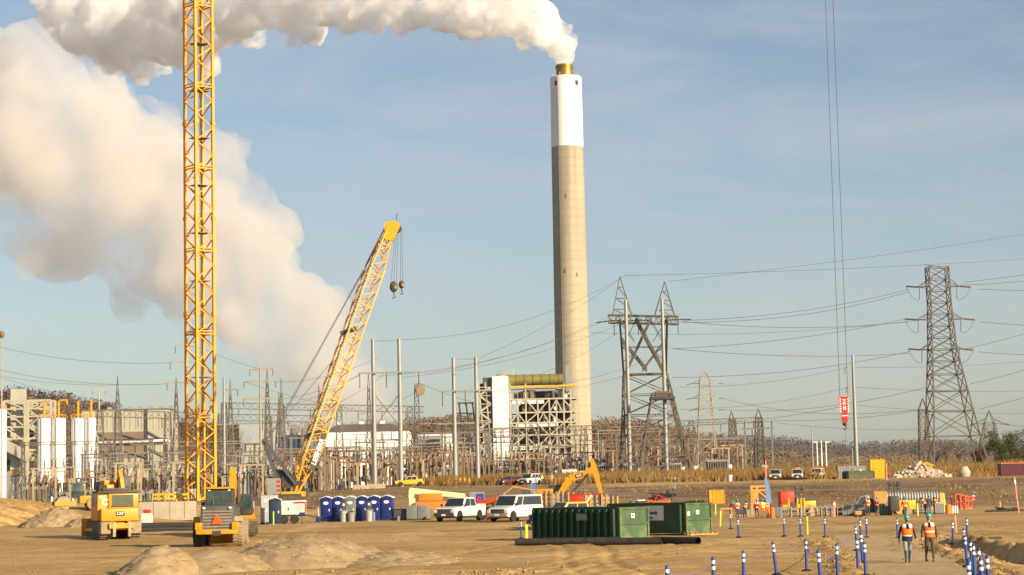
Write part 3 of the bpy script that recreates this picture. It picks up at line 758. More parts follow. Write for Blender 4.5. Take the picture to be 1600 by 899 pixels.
hr.bar(lp(790,578,3), lp(804,577,3), .2); hr.build('handrail', CREAM, sb)
st = MB()                                                           # stair zigzag
for i in range(9):
    y0 = 606+i*13
    a, b = (749,767) if i % 2 else (767,749); st.bar(lp(a,y0,-3), lp(b,y0+13,-3), .8); st.bar(lp(749,y0,-3), lp(768,y0,-3), .35)
for x in (748,758,768): st.bar(lp(x,598,-3), (lp(x,0).x,-3,0), .5)
st.build('stair_flights', CREAM, sb)
MB().bx(lp(738,0).x, lp(752,0).x, 0, 8, 0, lp(740,600).z).build('dark_tower', DARKST, sb)
ds = MB()
for x in (717,728,738): ds.bar((lp(x,0).x,0,0), lp(x,630,0), .6); ds.bar((lp(x,0).x,6,0), lp(x,630,6), .6)
for y in (630,646,662,684,700): ds.bar(lp(715,y,0), lp(740,y,0), .6)
for y in (646,662,684): ds.bar(lp(717,y,0), lp(738,y+16,0), .35); ds.bar(lp(738,y,0), lp(717,y+16,0), .35)
ds.build('dark_frame', DARKST, sb)

# ---- left plant
def block(name, label, cat, px0, px1, pytop, Y, depth, m, parts=None, group=None):
    o = G((px0+px1)/2, Y); t = thing(name, label, cat, o, 0, group); k = PXM(Y)
    w2 = (px1-px0)/2/k; h = P((px0+px1)/2, pytop, Y).z - o.z
    MB().bx(-w2, w2, 0, depth, -1, h).build('wall', m, t)
    return t, w2, h, k
t, w2, h, k = block('boiler_building', 'long beige metal-clad plant hall behind the white tanks', 'industrial building', 128, 262, 641, 650, 20, BEIGE)
lz = lambda y: h-(y-641)/k
lx = lambda x: (x-195)/k
MB().bx(lx(155), lx(228), -0.12, -0.02, lz(716), lz(675)).build('recess_panel', BEIGED, t)
MB().bx(lx(226), lx(231), -0.3, -0.02, lz(735), lz(641)).build('downpipe', DARKST, t)
rib = MB()
for x in range(132,262,9): rib.bx(lx(x), lx(x)+.18, -0.16, -0.01, lz(671), lz(642))
rib.build('cladding_rib', CREAM, t)
MB().bx(-w2-.2, w2+.2, -.25, 20.2, h, h+.35).build('roof', GALVD, t)
MB().bx(lx(155), lx(262), -1.2, -0.2, lz(689), lz(686)).build('walkway', DARKST, t)
pp = MB(); pp.path([(lx(150),-1.5,lz(691)),(lx(264),-1.5,lz(690)),(lx(268),-1.5,lz(694)),(lx(268),-1.5,lz(722))], .45, 8); pp.build('pipe', SIDW, t)
for x0,x1,y0,y1 in ((227,231,700,710),(160,164,700,706)): MB().bx(lx(x0),lx(x1),-.2,-.02,lz(y1),lz(y0)).build('window', GLASS, t)
brc = MB()
for x0,x1 in ((155,176),(180,228),(232,258)): brc.bar((lx(x0),-.6,lz(675)),(lx(x1),-.6,lz(690)),.35); brc.bar((lx(x0),-.6,lz(700)),(lx(x1),-.6,lz(715)),.3)
brc.build('bracing', GALVD, t)
for x in range(165,262,16):
    MB().bx(lx(x),lx(x+5),3,6,h+.3,h+.3+.9).build('roof_vent', GALV, t)

t, w2, h, k = block('conveyor_tower', 'grey steel tower and frame at the left edge behind the white tanks', 'industrial building', 16, 35, 608, 640, 5, mat('siding_grey',(0.42,0.41,0.35),.7,var=.1,scale=.2))
lz = lambda y: h-(y-608)/k
lx = lambda x: (x-25.5)/k
fr = MB()
for x0,x1 in ((9,42),(46,82)):
    for dy in (-2.5, 3):
        for x in (x0,x1): fr.bar((lx(x),dy,0),(lx(x),dy,lz(627)),.75)
        for y in (627,640,652,668,686,704): fr.bar((lx(x0),dy,lz(y)),(lx(x1),dy,lz(y)),.5)
        for y0,y1 in ((627,640),(640,668),(668,690)):
            fr.bar((lx(x0),dy,lz(y0)),(lx(x1),dy,lz(y1)),.4)
            if x0 > 40: fr.bar((lx(x1),dy,lz(y0)),(lx(x0),dy,lz(y1)),.4)
fr.build('steel_frame', CREAM, t)
rnd = random.Random(6)
for i in range(26):
    x = rnd.uniform(8,78); y = rnd.uniform(640,740); m_ = rnd.choice([DARKST,DARKST,GALV,RUST,DGREY,BEIGE,GALVD])
    MB().bx(lx(x),lx(x+rnd.uniform(4,13)),rnd.uniform(-1,1),4,lz(y+rnd.uniform(4,14)),lz(y)).build('equipment_box', m_, t)
MB().box((lx(30),-3,lz(705)),(9,2,3),ry=.5).build('hopper_chute', BEIGE, t)
MB().tube((lx(10),-3.2,lz(744)),(lx(40),-3.2,lz(734)),1.1,n=12).build('conveyor_tube', TANST, t, smooth=True)
MB().bx(lx(15),lx(75),-4,3,-1,lz(745)).build('shed', GREYP, t)
for x in range(20,72,13): MB().bx(lx(x),lx(x+7),-4.1,-4.02,.5,lz(752)).build('shed_panel', BEIGE, t)

def tank(px, w, ytop, Y, label, pipe):
    o = G(px, Y); t = thing('storage_tank', label, 'tank', o, 0, 'tall white storage tanks'); k = PXM(Y); r = w/2/k; h = P(px, ytop, Y).z-o.z
    MB().lathe([(r,-.5),(r,h-.25),(r*.93,h),(0.1,h+.25)], n=28).build('shell', TANKW, t, smooth=True)
    rl = MB()
    for i in range(10):
        a = 2*PI*i/10; rl.bar((r*math.cos(a),r*math.sin(a),h-.2),(r*math.cos(a),r*math.sin(a),h+1.0),.08)
        b = 2*PI*(i+1)/10; rl.bar((r*math.cos(a),r*math.sin(a),h+1),(r*math.cos(b),r*math.sin(b),h+1),.08)
    rl.build('top_railing', CRY, t)
    if pipe: MB().path([(0,0,h),(0,0,h+4.6),(.5,0,h+4.9)]+([(2.2,0,h+4.9),(2.3,0,h+3.8)] if pipe == 2 else []), .3, 6).build('fill_pipe', CRY, t)
    MB().bar((-r*.2,-r-.05,0),(-r*.2,-r-.05,h),.12).build('seam_pipe', GALVD, t)
    MB().lathe([(r+.04,0),(r+.04,.12)], c=(0,0,h*.28), n=28).build('stiffening_ring', GALVD, t)
    ld = MB()
    for xx in (-r-.5,-r-.1): ld.bar((xx,-.3,0),(xx,-.3,h+.6),.1)
    for i in range(int(h/.9)): ld.bar((-r-.5,-.3,i*.9),(-r-.1,-.3,i*.9),.1)
    ld.build('ladder', GALVD, t)
for px, w, pipe, lb in ((69,22,1,'leftmost of the four full white tanks in front of the beige plant hall'),(91.5,22,2,'second white tank, touching the leftmost of the four'),(122,21,1,'third white tank, just right of the gap between the tank pairs'),(142.5,21,1,'rightmost white tank, beside the brown wall recess'),(-2,23,0,'white tank cut off by the left edge of the picture')):
    tank(px, w, 654 if px > 0 else 640, 560, lb, pipe)

# ---- other buildings behind the switchyard
t, w2, h, k = block('warehouse', 'long white warehouse with a low dark roof behind the lattice boom crane', 'building', 510, 640, 674, 690, 26, SIDW)
MB().slab([(-w2-.6,h),(-w2+4,h+2.4),(w2-6,h+2.4),(w2+.6,h)], -.4, 26.4).build('roof', mat('roof_dark',(0.10,0.095,0.09),.8,var=.15,scale=.2), t)
for x in (-11,-3,4,10): MB().bx(x,x+1.4,6,8,h+2.3,h+3.6).build('roof_vent', TANKW, t)
MB().bx(-w2,w2,-.3,-.02,h-6.8,h-6.1).build('canopy', GALVD, t)
for x in (-12,-5,2,9): MB().bx(x,x+2.2,-.12,-.02,-1,h-7.5).build('door', DGREY, t)
for i,(a,b) in enumerate(((443,451),(452,460),(461,470))):
    t, w2, h, k = block('cooling_unit', 'dark blue-grey cooling unit, %s of three beside the boom foot' % ORD[i], 'cooling unit', a, b, 680, 600, 6, mat('unit_blue',(0.055,0.075,0.12),.5,var=.2,scale=.5), group='dark cooling units')
    MB().lathe([(w2*.8,0),(w2*.8,.8)], c=(0,3,h), n=14).build('fan_cowl', GREYP, t, smooth=True)
t, w2, h, k = block('pump_house', 'small white flat roofed block left of the dark side of the scrubber building', 'building', 692, 709, 676, 640, 6, SIDW); MB().bx(-w2-.2,w2+.2,-.2,6.2,h,h+.3).build('roof', DGREY, t)
t, w2, h, k = block('control_house', 'low grey block with a white roof edge behind the tall steel pole pair', 'building', 655, 691, 681, 650, 6, GREYP); MB().bx(-w2-.2,w2+.2,-.2,6.2,h,h+.5).build('roof', SIDW, t)
t, w2, h, k = block('relay_house', 'low pale house among switchgear left of the lattice boom', 'building', 385, 417, 695, 620, 8, BEIGE); MB().bx(-w2-.2,w2+.2,-.2,8.2,h,h+.4).build('roof', GALVD, t)
t, w2, h, k = block('blue_hall', 'grey-blue hall at the foot of the steam cloud', 'building', 375, 445, 662, 900, 20, mat('hall_blue',(0.32,0.36,0.40),.7,var=.06,scale=.1)); MB().bx(-w2-.2,w2+.2,-.2,20.2,h,h+.5).build('roof', GREYP, t)

# ---------------------------------------------------------------- steel pole structures
def pole(px0, py0, px1, py1, Y, r0, r1, base=None):
    return
def pole_pair(name, label, pa, pb, ytop, yarm, arm, Y, r, brace, cat='pole structure', toparm=True):
    """two tubular poles (pixel x at the foot), joined by arms; pixel heights"""
    o = G((pa+pb)/2, Y); t = thing(name, label, cat, o); k = PXM(Y); ht = P((pa+pb)/2, ytop, Y).z-o.z; hw = (pb-pa)/2/k; zz = lambda y: ht-(y-ytop)/k
    for sgn in (-1,1): MB().tube((sgn*hw,0,-.5),(sgn*hw,0,ht),r,r*.72,12).build('pole', POLEM, t, smooth=True)
    if toparm: MB().bar((-hw,0,ht-.3),(hw,0,ht-.3),.22).build('top_beam', POLEM, t)
    if arm: MB().bar(((arm[0]-(pa+pb)/2)/k,-r-.12,zz(yarm)),((arm[1]-(pa+pb)/2)/k,-r-.12,zz(yarm)),.32).build('crossarm', POLEM, t)
    if brace:
        b = MB(); b.bar((-hw,0,zz(brace[0])),(hw,0,zz(brace[1])),.16); b.bar((hw,.2,zz(brace[0])),(-hw,.2,zz(brace[1])),.16); b.build('cross_brace', GALVD, t)
    if arm:
        for x in (arm[0]+2,(pa+pb)/2,arm[1]-10):
            i = MB(); string(i, ((x-(pa+pb)/2)/k,-r-.12,zz(yarm)-.1), ((x-(pa+pb)/2)/k,-r-.12,zz(yarm)-24/k), .13); i.build('insulator', INSUL, t)
    return t
pole_pair('pole_structure', 'tall twin grey steel poles with crossarm and X brace right of the boom', 586, 627, 530, 583, (563,667), 400, 0.50, (615,668))
pole_pair('pole_structure', 'twin grey steel poles just left of the white stair tower', 712, 747, 559, 611, (692,772), 420, 0.50, None)
pole_pair('pole_structure', 'two thick grey poles standing inside the big crossed lattice tower', 985, 1042, 468, 492, None, 473, 0.52, None, toparm=False)
pole_pair('pole_structure', 'thin white portal of two posts and a beam right of the chimney foot', 936, 980, 671, 671, None, 560, 0.22, None)
def single_pole(label, px, ytop, Y, r, arms, m=POLEM, droop=0.0, foot=None):
    o = G(px, Y); t = thing('transmission_pole', label, 'transmission pole', o); k = PXM(Y); ht = P(px, ytop, Y).z-o.z; zz = lambda y: ht-(y-ytop)/k
    MB().tube((0,0,-.5),(0,0,ht),r,r*.55,12).build('pole', m, t, smooth=True)
    for y, a, b in arms:
        MB().bar(((a-px)/k,0,zz(y-droop)),((b-px)/k,0,zz(y)),.28 if Y < 600 else .35).build('crossarm', m, t)
        for e in {a,b}:
            if abs(e-px) > 5:
                i = MB(); string(i, ((e-px)/k,0,zz(y)-.1),((e-px)/k,0,zz(y)-1.6),.12,4); i.build('insulator', INSUL, t)
    return t
single_pole('tan steel pole with three wide crossarms left of the lattice boom', 408, 576, 480, .34, ((577,392,428),(596,383,432),(623,382,437)), TANST)
single_pole('steel pole hidden behind the crane mast, its three arms reaching left', 308, 536, 470, .34, ((541,275,308),(566,267,308),(599,262,308)), TANST, droop=2)
single_pole('slim grey pole just right of the crane mast', 351, 590, 460, .42, ((609,351,372),(663,340,371)))
single_pole('short pole with a small crossarm above the beige plant hall', 155, 608, 700, .36, ((610,145,165),), CREAM)
single_pole('lone leaning grey pole with three short arms beside the red hook block', 1339, 555, 500, .55, ((573,1326,1336),(604,1327,1337),(632,1327,1337)), POLEM)
for i,(px,yt) in enumerate(((1278,690),(1285,688),(1292,690))): single_pole('slim white pole, %s of three side by side on the valley floor' % ORD[i], px, yt, 800, .35, ((691,px-6,px+6),), SIDW)
single_pole('thin tall pole left of the three white valley poles', 1271, 662, 800, .28, ((664,1269,1273),), GALV)
single_pole('short pale pole between the white valley poles and the leaning grey pole', 1333, 700, 700, .25, (), GALV)
# light pole at the left edge
o = G(2, 420); t = thing('light_pole', 'tall floodlight pole cut by the left picture edge', 'light pole', o); k = PXM(420); ht = P(2,522,420).z-o.z
MB().tube((0,0,-.5),(0,0,ht),.22,.12,8).build('pole', GALV, t, smooth=True); MB().lathe([(.2,-.9),(.55,-.5),(.6,.2),(.3,.6)], c=(0,0,ht), n=12).build('floodlight', RUST, t, smooth=True)
# microwave dish mast
o = G(653, 560); t = thing('dish_mast', 'lattice mast carrying a round brown microwave dish', 'antenna mast', o); k = PXM(560); ht = P(653,600,560).z-o.z
lattice(MB(), [(ht*i/12, 1.3*(1-i/18), 1.3*(1-i/18)) for i in range(13)], .16, .08).build('lattice_mast', TOWER, t)
d = MB().lathe([(.1,0),(1.2,.15),(1.75,.5),(1.8,.8),(1.75,.85),(.1,.9)], n=24); d.v = [(x, -z if False else -z*1.0, y) for x,y,z in d.v]; d = d.build('dish', mat('dish_brown',(0.20,0.15,0.09),.7,var=.2), t, smooth=True); d.location = (.6,-.9,ht-1.6); d.rotation_euler = (0,0,R(50))
MB().tube((0,0,ht-2),(.4,-.6,ht-1.7),.25).build('dish_bracket', GALVD, t)

# ---------------------------------------------------------------- lattice transmission towers
def tension_arm(t, z, hw, half, k, up=2.0, slen=2.6, dirs=1.0):
    """crossarm at height z reaching half each side, with level insulator strings and jumper loops"""
    a = MB()
    for sg in (-1,1):
        tip = Vector((sg*half,0,z))
        for y in (-hw,hw): a.bar((sg*hw,y,z),tip,.16); a.bar((sg*hw,y,z+up),tip,.12); a.bar((sg*hw*1.6,y*.8,z),(sg*hw*1.3,y*.9,z+up*.8),.08)
    a.build('crossarm', TOWER, t)
    for sg in (-1,1):
        i = MB(); string(i, (sg*half,0,z),(sg*(half+slen),-.6*sg,z-.35*sg*dirs),.34,7); i.build('insulator', INSUL, t)
        j = MB(); j.path(sagline((sg*(half+slen),-.6*sg,z-.35*sg*dirs),(sg*(half-.6),1.0,z-3.4),1.2,10),.05,4); j.build('jumper_cable', WIREM, t)
        i = MB(); string(i, (sg*(half-.6),0.2,z-.1),(sg*(half-.6),1.0,z-3.3),.12,6); i.build('hanging_insulator', INSUL, t)
Yt = 540; k = PXM(Yt); o = G(1494, Yt); t = thing('transmission_tower', 'tall lattice tower with three pairs of arms near the right edge', 'transmission tower', o)
zt = lambda y, px=1480: P(px, y, Yt).z - o.z
z3 = zt(546); hb = 43/k
lv = [(-1,hb*1.02,hb*1.02)]
n = 6; zs = [0,.27,.48,.65,.79,.9,1.0]
wx = 15.5/k
lv = [(z3*q if q else -1, hb+(19/k-hb)*q**0.9, hb+(19/k-hb)*q**0.9, -14/k*q) for q in zs]
lattice(MB(), lv, .36, .19).build('tower_legs', TOWER, t)
zt0 = zt(418)
lv = [(z3+(zt0-z3)*i/7, 19/k+(wx-19/k)*min(1,i/4), 19/k+(wx-19/k)*min(1,i/4), -14/k-(3/k)*i/7) for i in range(8)]
lattice(MB(), lv, .28, .17).build('tower_shaft', TOWER, t)
top_ = MB(); top_.bar((-17/k-19/k,0,zt(413)),(-17/k+19/k,0,zt(421)),.22)
for sg in (-1,1):
    for yy in (-wx,wx): top_.bar((-17/k+sg*wx,yy,zt(440)),(-17/k+sg*18/k,0,zt(417)),.14)
top_.build('tower_peak', TOWER, t)
for y,hf in ((448,33),(499,37),(546,33)):
    sub = bpy.data.objects.new('crossarm_set', None)
    n0 = len(bpy.data.objects); before = set(bpy.data.objects.keys())
    bpy.data.objects.remove(sub)
    existing = set(t.children)
    tension_arm(t, zt(y), wx, hf/k, k, 1.8, 2.9)
    for c in t.children:
        if c not in existing: c.location.x = -16/k
# crossed-body tower
Yt2 = 480; k = PXM(Yt2); o = G(1026, Yt2); t = thing('transmission_tower', 'big crossed lattice tower with two sharp peaks right of the chimney', 'transmission tower', o)
zt = lambda y, px=1012: P(px, y, Yt2).z - o.z
zb_, zw, zbm = 0, zt(585), zt(500)
lgs = MB()
W0, W1, W2 = 56/k, 33/k, 37/k
d0, d1 = W0, 4.0
lean = -14/k
lattice(lgs, [((zw*q if q else -1),W0+(W1-W0)*q**.85,d0+(d1-d0)*q**.85,lean*q) for q in (0,.2,.4,.6,.8,1.0)], .36, .19)
lgs.build('tower_legs', TOWER, t)
up_ = MB(); A = lambda x,y,z: Vector((lean*1.0+x,y,z))
for y in (-1.7,1.7):
    zm = (zw+zbm)/2
    for sg in (-1,1):
        truss(up_, A(sg*W1,y,zw), A(sg*W2,y,zbm), .4, .4, 9, .2, .12)
        truss(up_, A(sg*W1*.95,y,zw), A(-sg*W2*.30,y,zbm), .4, .4, 11, .2, .12)
        truss(up_, A(sg*W2*.95,y,zbm-4.5), A(-sg*W1*.1,y,zw+1.0), .3, .3, 9, .15, .09)
        up_.bar(A(sg*W2*.30,y,zbm),A(sg*W1*1.04,y,zm),.14); up_.bar(A(sg*W2,y,zbm),A(sg*W2*.4,y,zbm-5),.14); up_.bar(A(sg*W1*1.02,y,zw+3),A(sg*W1*.45,y,zw+5),.14); up_.bar(A(sg*W1*1.05,y,zm),A(sg*W1*.45,y,zw+5),.14)
    up_.bar(A(-W1,y,zw),A(W1,y,zw),.2); up_.bar(A(-W1*1.04,y,zm),A(W1*1.04,y,zm),.14)
for x,z in ((-W1,zw),(W1,zw),(-W2,zbm),(W2,zbm),(0,(zw+zbm)/2),(-W1*1.05,(zw+zbm)/2),(W1*1.05,(zw+zbm)/2)): up_.bar(A(x,-2.2,z),A(x,2.2,z),.12)
up_.build('tower_fork', TOWER, t)
bm_ = MB(); truss(bm_, A(-55/k,0,zbm+.4), A(55/k,0,zbm-.3), .9, 1.3, 14, .28, .17); bm_.build('crossbeam', TOWER, t)
pk = MB()
for sg,yt in ((-1,431),(1,441)):
    tip = A(sg*35/k,0,zt(yt)); 
    for x in (-2.1,2.6):
        for y in (-1.3,1.3): pk.bar(A(sg*35/k+x*(-1 if sg<0 else 1)*-1,y,zbm+.8),tip,.17)
    for q in (.25,.5,.75):
        for y in (-1.3,1.3):
            a = A(sg*35/k-2.1,y,zbm).lerp(tip,q); b = A(sg*35/k+2.4,y,zbm).lerp(tip,q-.2); pk.bar(a,b,.1); pk.bar(A(sg*35/k+2.4,y,zbm).lerp(tip,q),A(sg*35/k-2.1,y,zbm).lerp(tip,q),.1)
pk.build('tower_peak', TOWER, t)
for x in (-50,-12,50):
    for sg in (-1,1):
        i = MB(); string(i, A(x/k,0,zbm), A(x/k+sg*3.6,sg*-2.0,zbm-.3), .2, 7); i.build('insulator', INSUL, t)
    i = MB(); string(i, A((x+4)/k,0,zbm), A((x+4)/k,0,zbm-3.6), .13, 6); i.build('hanging_insulator', INSUL, t)
# stout tower in front of it with a flat platform
def plain_tower(label, px, ytop, ybase_w, top_w, Y, n, plat=False, m=TOWER, wl=.2, wb=.1, arms=(), name='lattice_tower', cat='lattice tower', peak=0, group=None, pat='X'):
    o = G(px, Y); t = thing(name, label, cat, o, 0, group); k = PXM(Y); ht = P(px, ytop, Y).z-o.z
    a, b = ybase_w/2/k, top_w/2/k
    q = [1-(1-i/n)**1.25 for i in range(n+1)]
    lattice(MB(), [(ht*u if i else -1, a+(b-a)*u, a+(b-a)*u) for i,u in enumerate(q)], wl, wb, pat=pat).build('lattice_mast', m, t)
    if plat: MB().bx(-b*1.25,b*1.25,-b*1.25,b*1.25,ht-1.6,ht-.9).build('platform', DARKST, t); MB().bx(-b*.7,b*.8,-b*.7,b*.7,ht-.9,ht+.3).build('equipment_box', TOWER, t)
    if peak:
        pm = MB()
        for x,y in ((-b,-b),(b,-b),(b,b),(-b,b)): pm.bar((x,y,ht),(0,0,ht+peak),wb*1.3)
        pm.build('tower_peak', m, t)
    for y, hf in arms:
        am = MB(); z = ht-(y-ytop)/k
        for sg in (-1,1):
            for yy in (-b,b): am.bar((sg*b,yy,z),(sg*hf/k,0,z),wb*1.5); am.bar((sg*b,yy,z+1.6),(sg*hf/k,0,z),wb*1.2)
        am.build('crossarm', m, t)
        for sg in (-1,1):
            i = MB(); string(i,(sg*hf/k,0,z),(sg*(hf+9)/k,0,z-.5),.22,5); i.build('insulator', INSUL, t)
    return t
plain_tower('stout brown lattice tower with a dark flat platform in front of the big crossed tower', 1038, 614, 84, 30, 470, 5, True, wl=.24)
plain_tower('pale slender double circuit lattice tower far behind the switchyard', 1106, 592, 34, 15, 900, 9, m=mat('far_steel',(0.34,0.30,0.24),.7), wl=.3, wb=.16, arms=((599,20),(622,21),(640,18)), peak=3)
plain_tower('small far lattice tower with spread arms at the foot of the tall right tower', 1549, 660, 42, 14, 700, 5, wl=.22, wb=.12, arms=((662,22),), peak=4)
plain_tower('narrow lattice column left of the tall right tower', 1446, 640, 16, 13, 560, 8, wl=.2, wb=.11, peak=3)
plain_tower('slim lattice column carrying the right end of the switchyard beam', 1188, 652, 17, 9, 620, 8, peak=2.6)
plain_tower('slim lattice column under the middle of the right switchyard beam', 1146, 656, 14, 8, 620, 8, peak=2.6)
for i,(px,yt,Y,w0) in enumerate(((184,610,600,22),(276,614,600,18),(361,618,560,18),(419,598,600,16),(441,614,600,14),(578,606,580,12),(437,640,540,22),(500,625,620,12))):
    plain_tower('thin pointed lattice lightning mast, %s from the left' % ORD[i], px, yt, w0, 3.0, Y, 9, wl=.2, wb=.11, name='lightning_mast', cat='lightning mast', peak=4.5, group='lattice lightning masts', m=TOWER if i % 2 else GALVD)

# ---------------------------------------------------------------- switchyard gantries
def gantry(label, px0, px1, y0, y1, Y, cols, hh=.8, sub=7, m=GALVD, wcol=1.3):
    o = G((px0+px1)/2, Y); t = thing('gantry', label, 'gantry', o); k = PXM(Y)
    a, b = P(px0,y0,Y)-o, P(px1,y1,Y)-o; a.y = b.y = 0
    n = max(6, int((b-a).length/1.8)); truss(MB(), a, b, hh, hh, n, .17, .09).build('beam', m, t)
    for c in cols:
        q = (c-px0)/(px1-px0); p = a.lerp(b,q); gz_ = float(gz(o.x+p.x, Y))-o.z
        lattice(MB(), [(gz_-.3+(p.z+.8-gz_)*i/8, wcol*(1-.5*i/8), wcol*(1-.5*i/8), p.x) for i in range(9)], .17, .09).build('column', m, t)
    nb = max(3, int((px1-px0)/18))
    for i in range(nb):
        p = a.lerp(b,(i+.5)/nb); s_ = MB(); string(s_, (p.x,0,p.z-hh), (p.x,0,p.z-hh-2.4), .15, 6); s_.build('insulator', INSUL if i % 2 else INSULG, t)
    return t
gantry('long lattice switchyard beam behind the crane boom, the higher one', 345, 662, 634, 640, 560, (350,440,530,640))
gantry('long lattice switchyard beam behind the crane boom, the lower one', 340, 500, 652, 655, 530, (345,420,495))
gantry('lattice beam in front of the beige plant hall', 150, 300, 646, 650, 500, (156,184,262,298))
gantry('brown pipe-like lattice beam crossing the scrubber building', 640, 945, 676, 668, 540, (648,716,770,838,912), .55, m=TOWER)
gantry('lattice beam right of the big crossed tower', 1062, 1190, 662, 656, 620, (1080,1146,1188), .75, m=TOWER)
gantry('low rusty beam across the middle switchyard', 430, 700, 706, 700, 470, (440,510,580,650), .4, m=RUST, wcol=.7)
gantry('low beam at the left front of the switchyard', 30, 240, 694, 690, 520, (36,110,170,236), .35, m=GALVD, wcol=.6)
gantry('low beam right of the chimney foot', 935, 1100, 697, 690, 560, (940,1000,1060,1096), .4, m=GALVD, wcol=.6)

# ---------------------------------------------------------------- switchgear: one of each kind, then copies
def bus_support(h=7.5, w=5.0, m=TANST, n=3):
    t = thing('bus_support', 'steel bus support frame with brown insulator stacks in the switchyard', 'switchgear', group='bus supports in the switchyard')
    for x in (-w/2, w/2):
        MB().bar((x,0,-.4),(x,0,h),.42,.36).build('post', m, t)
    MB().bar((-w/2-.6,0,h+.15),(w/2+.6,0,h+.15),.32,.3).build('beam', m, t)
    for i in range(n):
        x = -w/2+w*i/(n-1); s_ = MB(); string(s_, (x,0,h+.3),(x,0,h+2.0),.19,5); s_.build('insulator', INSUL, t)
    MB().tube((-w/2-1.2,0,h+2.1),(w/2+1.2,0,h+2.1),.09,n=6).build('bus_pipe', GALV, t)
    return t
def switch_frame(h=4.6, w=4.0, m=RUST):
    t = thing('disconnect_switch', 'low disconnect switch on a rusty frame in the switchyard', 'switchgear', group='disconnect switches in the switchyard')
    for x in (-w/2, w/2):
        for y in (-.6,.6): MB().bar((x,y,-.4),(x*.85,y,h),.24).build('post', m, t)
    MB().bx(-w/2,w/2,-.8,.8,h,h+.25).build('base_frame', m, t)
    for x in (-w/2+.3,0,w/2-.3):
        s_ = MB(); string(s_,(x,-.4,h+.25),(x,-.4,h+1.6),.17,5); s_.build('insulator', INSUL, t)
        s_ = MB(); string(s_,(x,.4,h+.25),(x+.5,.4,h+1.7),.17,5); s_.build('insulator', INSULG, t)
        MB().bar((x,-.4,h+1.6),(x+.6,.5,h+2.5),.08).build('switch_blade', GALV, t)
    return t
def breaker():
    t = thing('circuit_breaker', 'grey tank circuit breaker with splayed bushings in the switchyard', 'switchgear', group='circuit breakers in the switchyard')
    for x in (-1.5,0,1.5):
        MB().tube((x,-1.1,1.9),(x,1.1,1.9),.5,n=12).build('tank', GALV, t, smooth=True)
        for y in (-.7,.7):
            s_ = MB(); string(s_,(x,y,2.3),(x+.1,y*2.2,4.6),.24,7); s_.build('bushing', INSUL, t)
    for x in (-1.9,1.9):
        for y in (-.6,.6): MB().bar((x,y,-.4),(x,y,1.5),.2).build('leg', GALVD, t)
    MB().bx(-2.2,2.2,-.7,.7,1.35,1.5).build('base_frame', GALVD, t)
    MB().bx(2.2,3.0,-.6,.6,.2,2.2).build('cabinet', TANKW, t)
    return t
def transformer():
    t = thing('transformer', 'grey finned power transformer with three bushings in the switchyard', 'transformer', group='transformers in the switchyard')
    MB().bx(-2.6,2.6,-1.4,1.4,-.3,3.4).build('tank', GREYP, t)
    f = MB()
    for i in range(9): f.bx(-2.4+i*.55,-2.15+i*.55,-2.3,-1.42,.5,3.0)
    f.build('radiator', GALVD, t)
    MB().tube((-2.2,.4,4.3),(1.6,.4,4.3),.5,n=12).build('conservator', GREYP, t, smooth=True)
    for x in (-1.6,0,1.6):
        s_ = MB(); string(s_,(x,-.5,3.4),(x,-1.0,6.0),.26,7); s_.build('bushing', INSUL, t)
    MB().bx(2.6,3.4,-.8,.4,.2,2.2).build('cabinet', TANKW, t)
    return t
def cabinet():
    t = thing('control_cabinet', 'pale control cabinet standing in the switchyard', 'cabinet', group='control cabinets in the switchyard')
    MB().bx(-.8,.8,-.5,.5,-.3,2.2,).build('body', TANKW, t); MB().bx(-.9,.9,-.6,.6,2.2,2.32).build('lid', GALV, t)
    MB().bx(-.7,-.03,-.55,-.5,0,2.0).build('door', SIDW, t); MB().bx(.03,.7,-.55,-.5,0,2.0).build('door', SIDW, t)
    return t
def riser():
    t = thing('bus_post', 'single steel post with one insulator stack in the switchyard', 'switchgear', group='single bus posts in the switchyard')
    MB().bar((0,0,-.4),(0,0,4.8),.4).build('post', TANST, t); s_ = MB(); string(s_,(0,0,4.8),(0,0,7.0),.2,6); s_.build('insulator', INSUL, t); MB().box((0,0,4.8),(1.2,.3,.2)).build('cap', TANST, t)
    return t
protos = {}
rnd = random.Random(21)
def place(kind, px, Y, sc_=1.0, rz=0.0):
    key = kind; o = G(px, Y)
    if key not in protos:
        protos[key] = {'bus': bus_support, 'busr': lambda: bus_support(6.0,4.2,RUST,3), 'tall': lambda: bus_support(10.5,6.5,GALVD,4), 'sw': switch_frame, 'swt': lambda: switch_frame(5.6,5.0,GALVD), 'brk': breaker, 'trf': transformer, 'cab': cabinet, 'post': riser}[kind]()
        t = protos[key]; t.location = o; t.rotation_euler = (0,0,rz); t.scale = (sc_,)*3; return t
    return copy_tree(protos[key], o, rz, scale=sc_)
def row(Y, u0, u1, step, kinds, jit=3):
    u = u0
    while u < u1:
        kd = rnd.choice(kinds); place(kd, u+rnd.uniform(-jit,jit), Y+rnd.uniform(-4,4), rnd.uniform(.85,1.15), rnd.uniform(-.12,.12)); u += step*rnd.uniform(.75,1.25)
row(436, 70, 300, 30, ('bus','post','post'))
row(438, 345, 470, 26, ('busr','bus','post'))
row(436, 480, 745, 25, ('bus','busr','tall','post'))
row(444, 60, 470, 17, ('post','sw','busr','brk'))
row(460, 480, 900, 17, ('brk','sw','busr','cab','swt'))
row(480, 60, 480, 20, ('swt','tall','brk','trf','bus'))
row(505, 480, 900, 19, ('tall','bus','trf','brk'))
row(452, 40, 470, 25, ('brk','sw','sw','cab','swt'))
row(450, 480, 770, 23, ('sw','busr','brk','sw'))
row(470, 150, 900, 27, ('bus','swt','brk','sw','tall'))
row(492, 60, 960, 31, ('busr','tall','trf','bus'))
row(515, 170, 1080, 32, ('tall','swt','trf','brk','cab'))
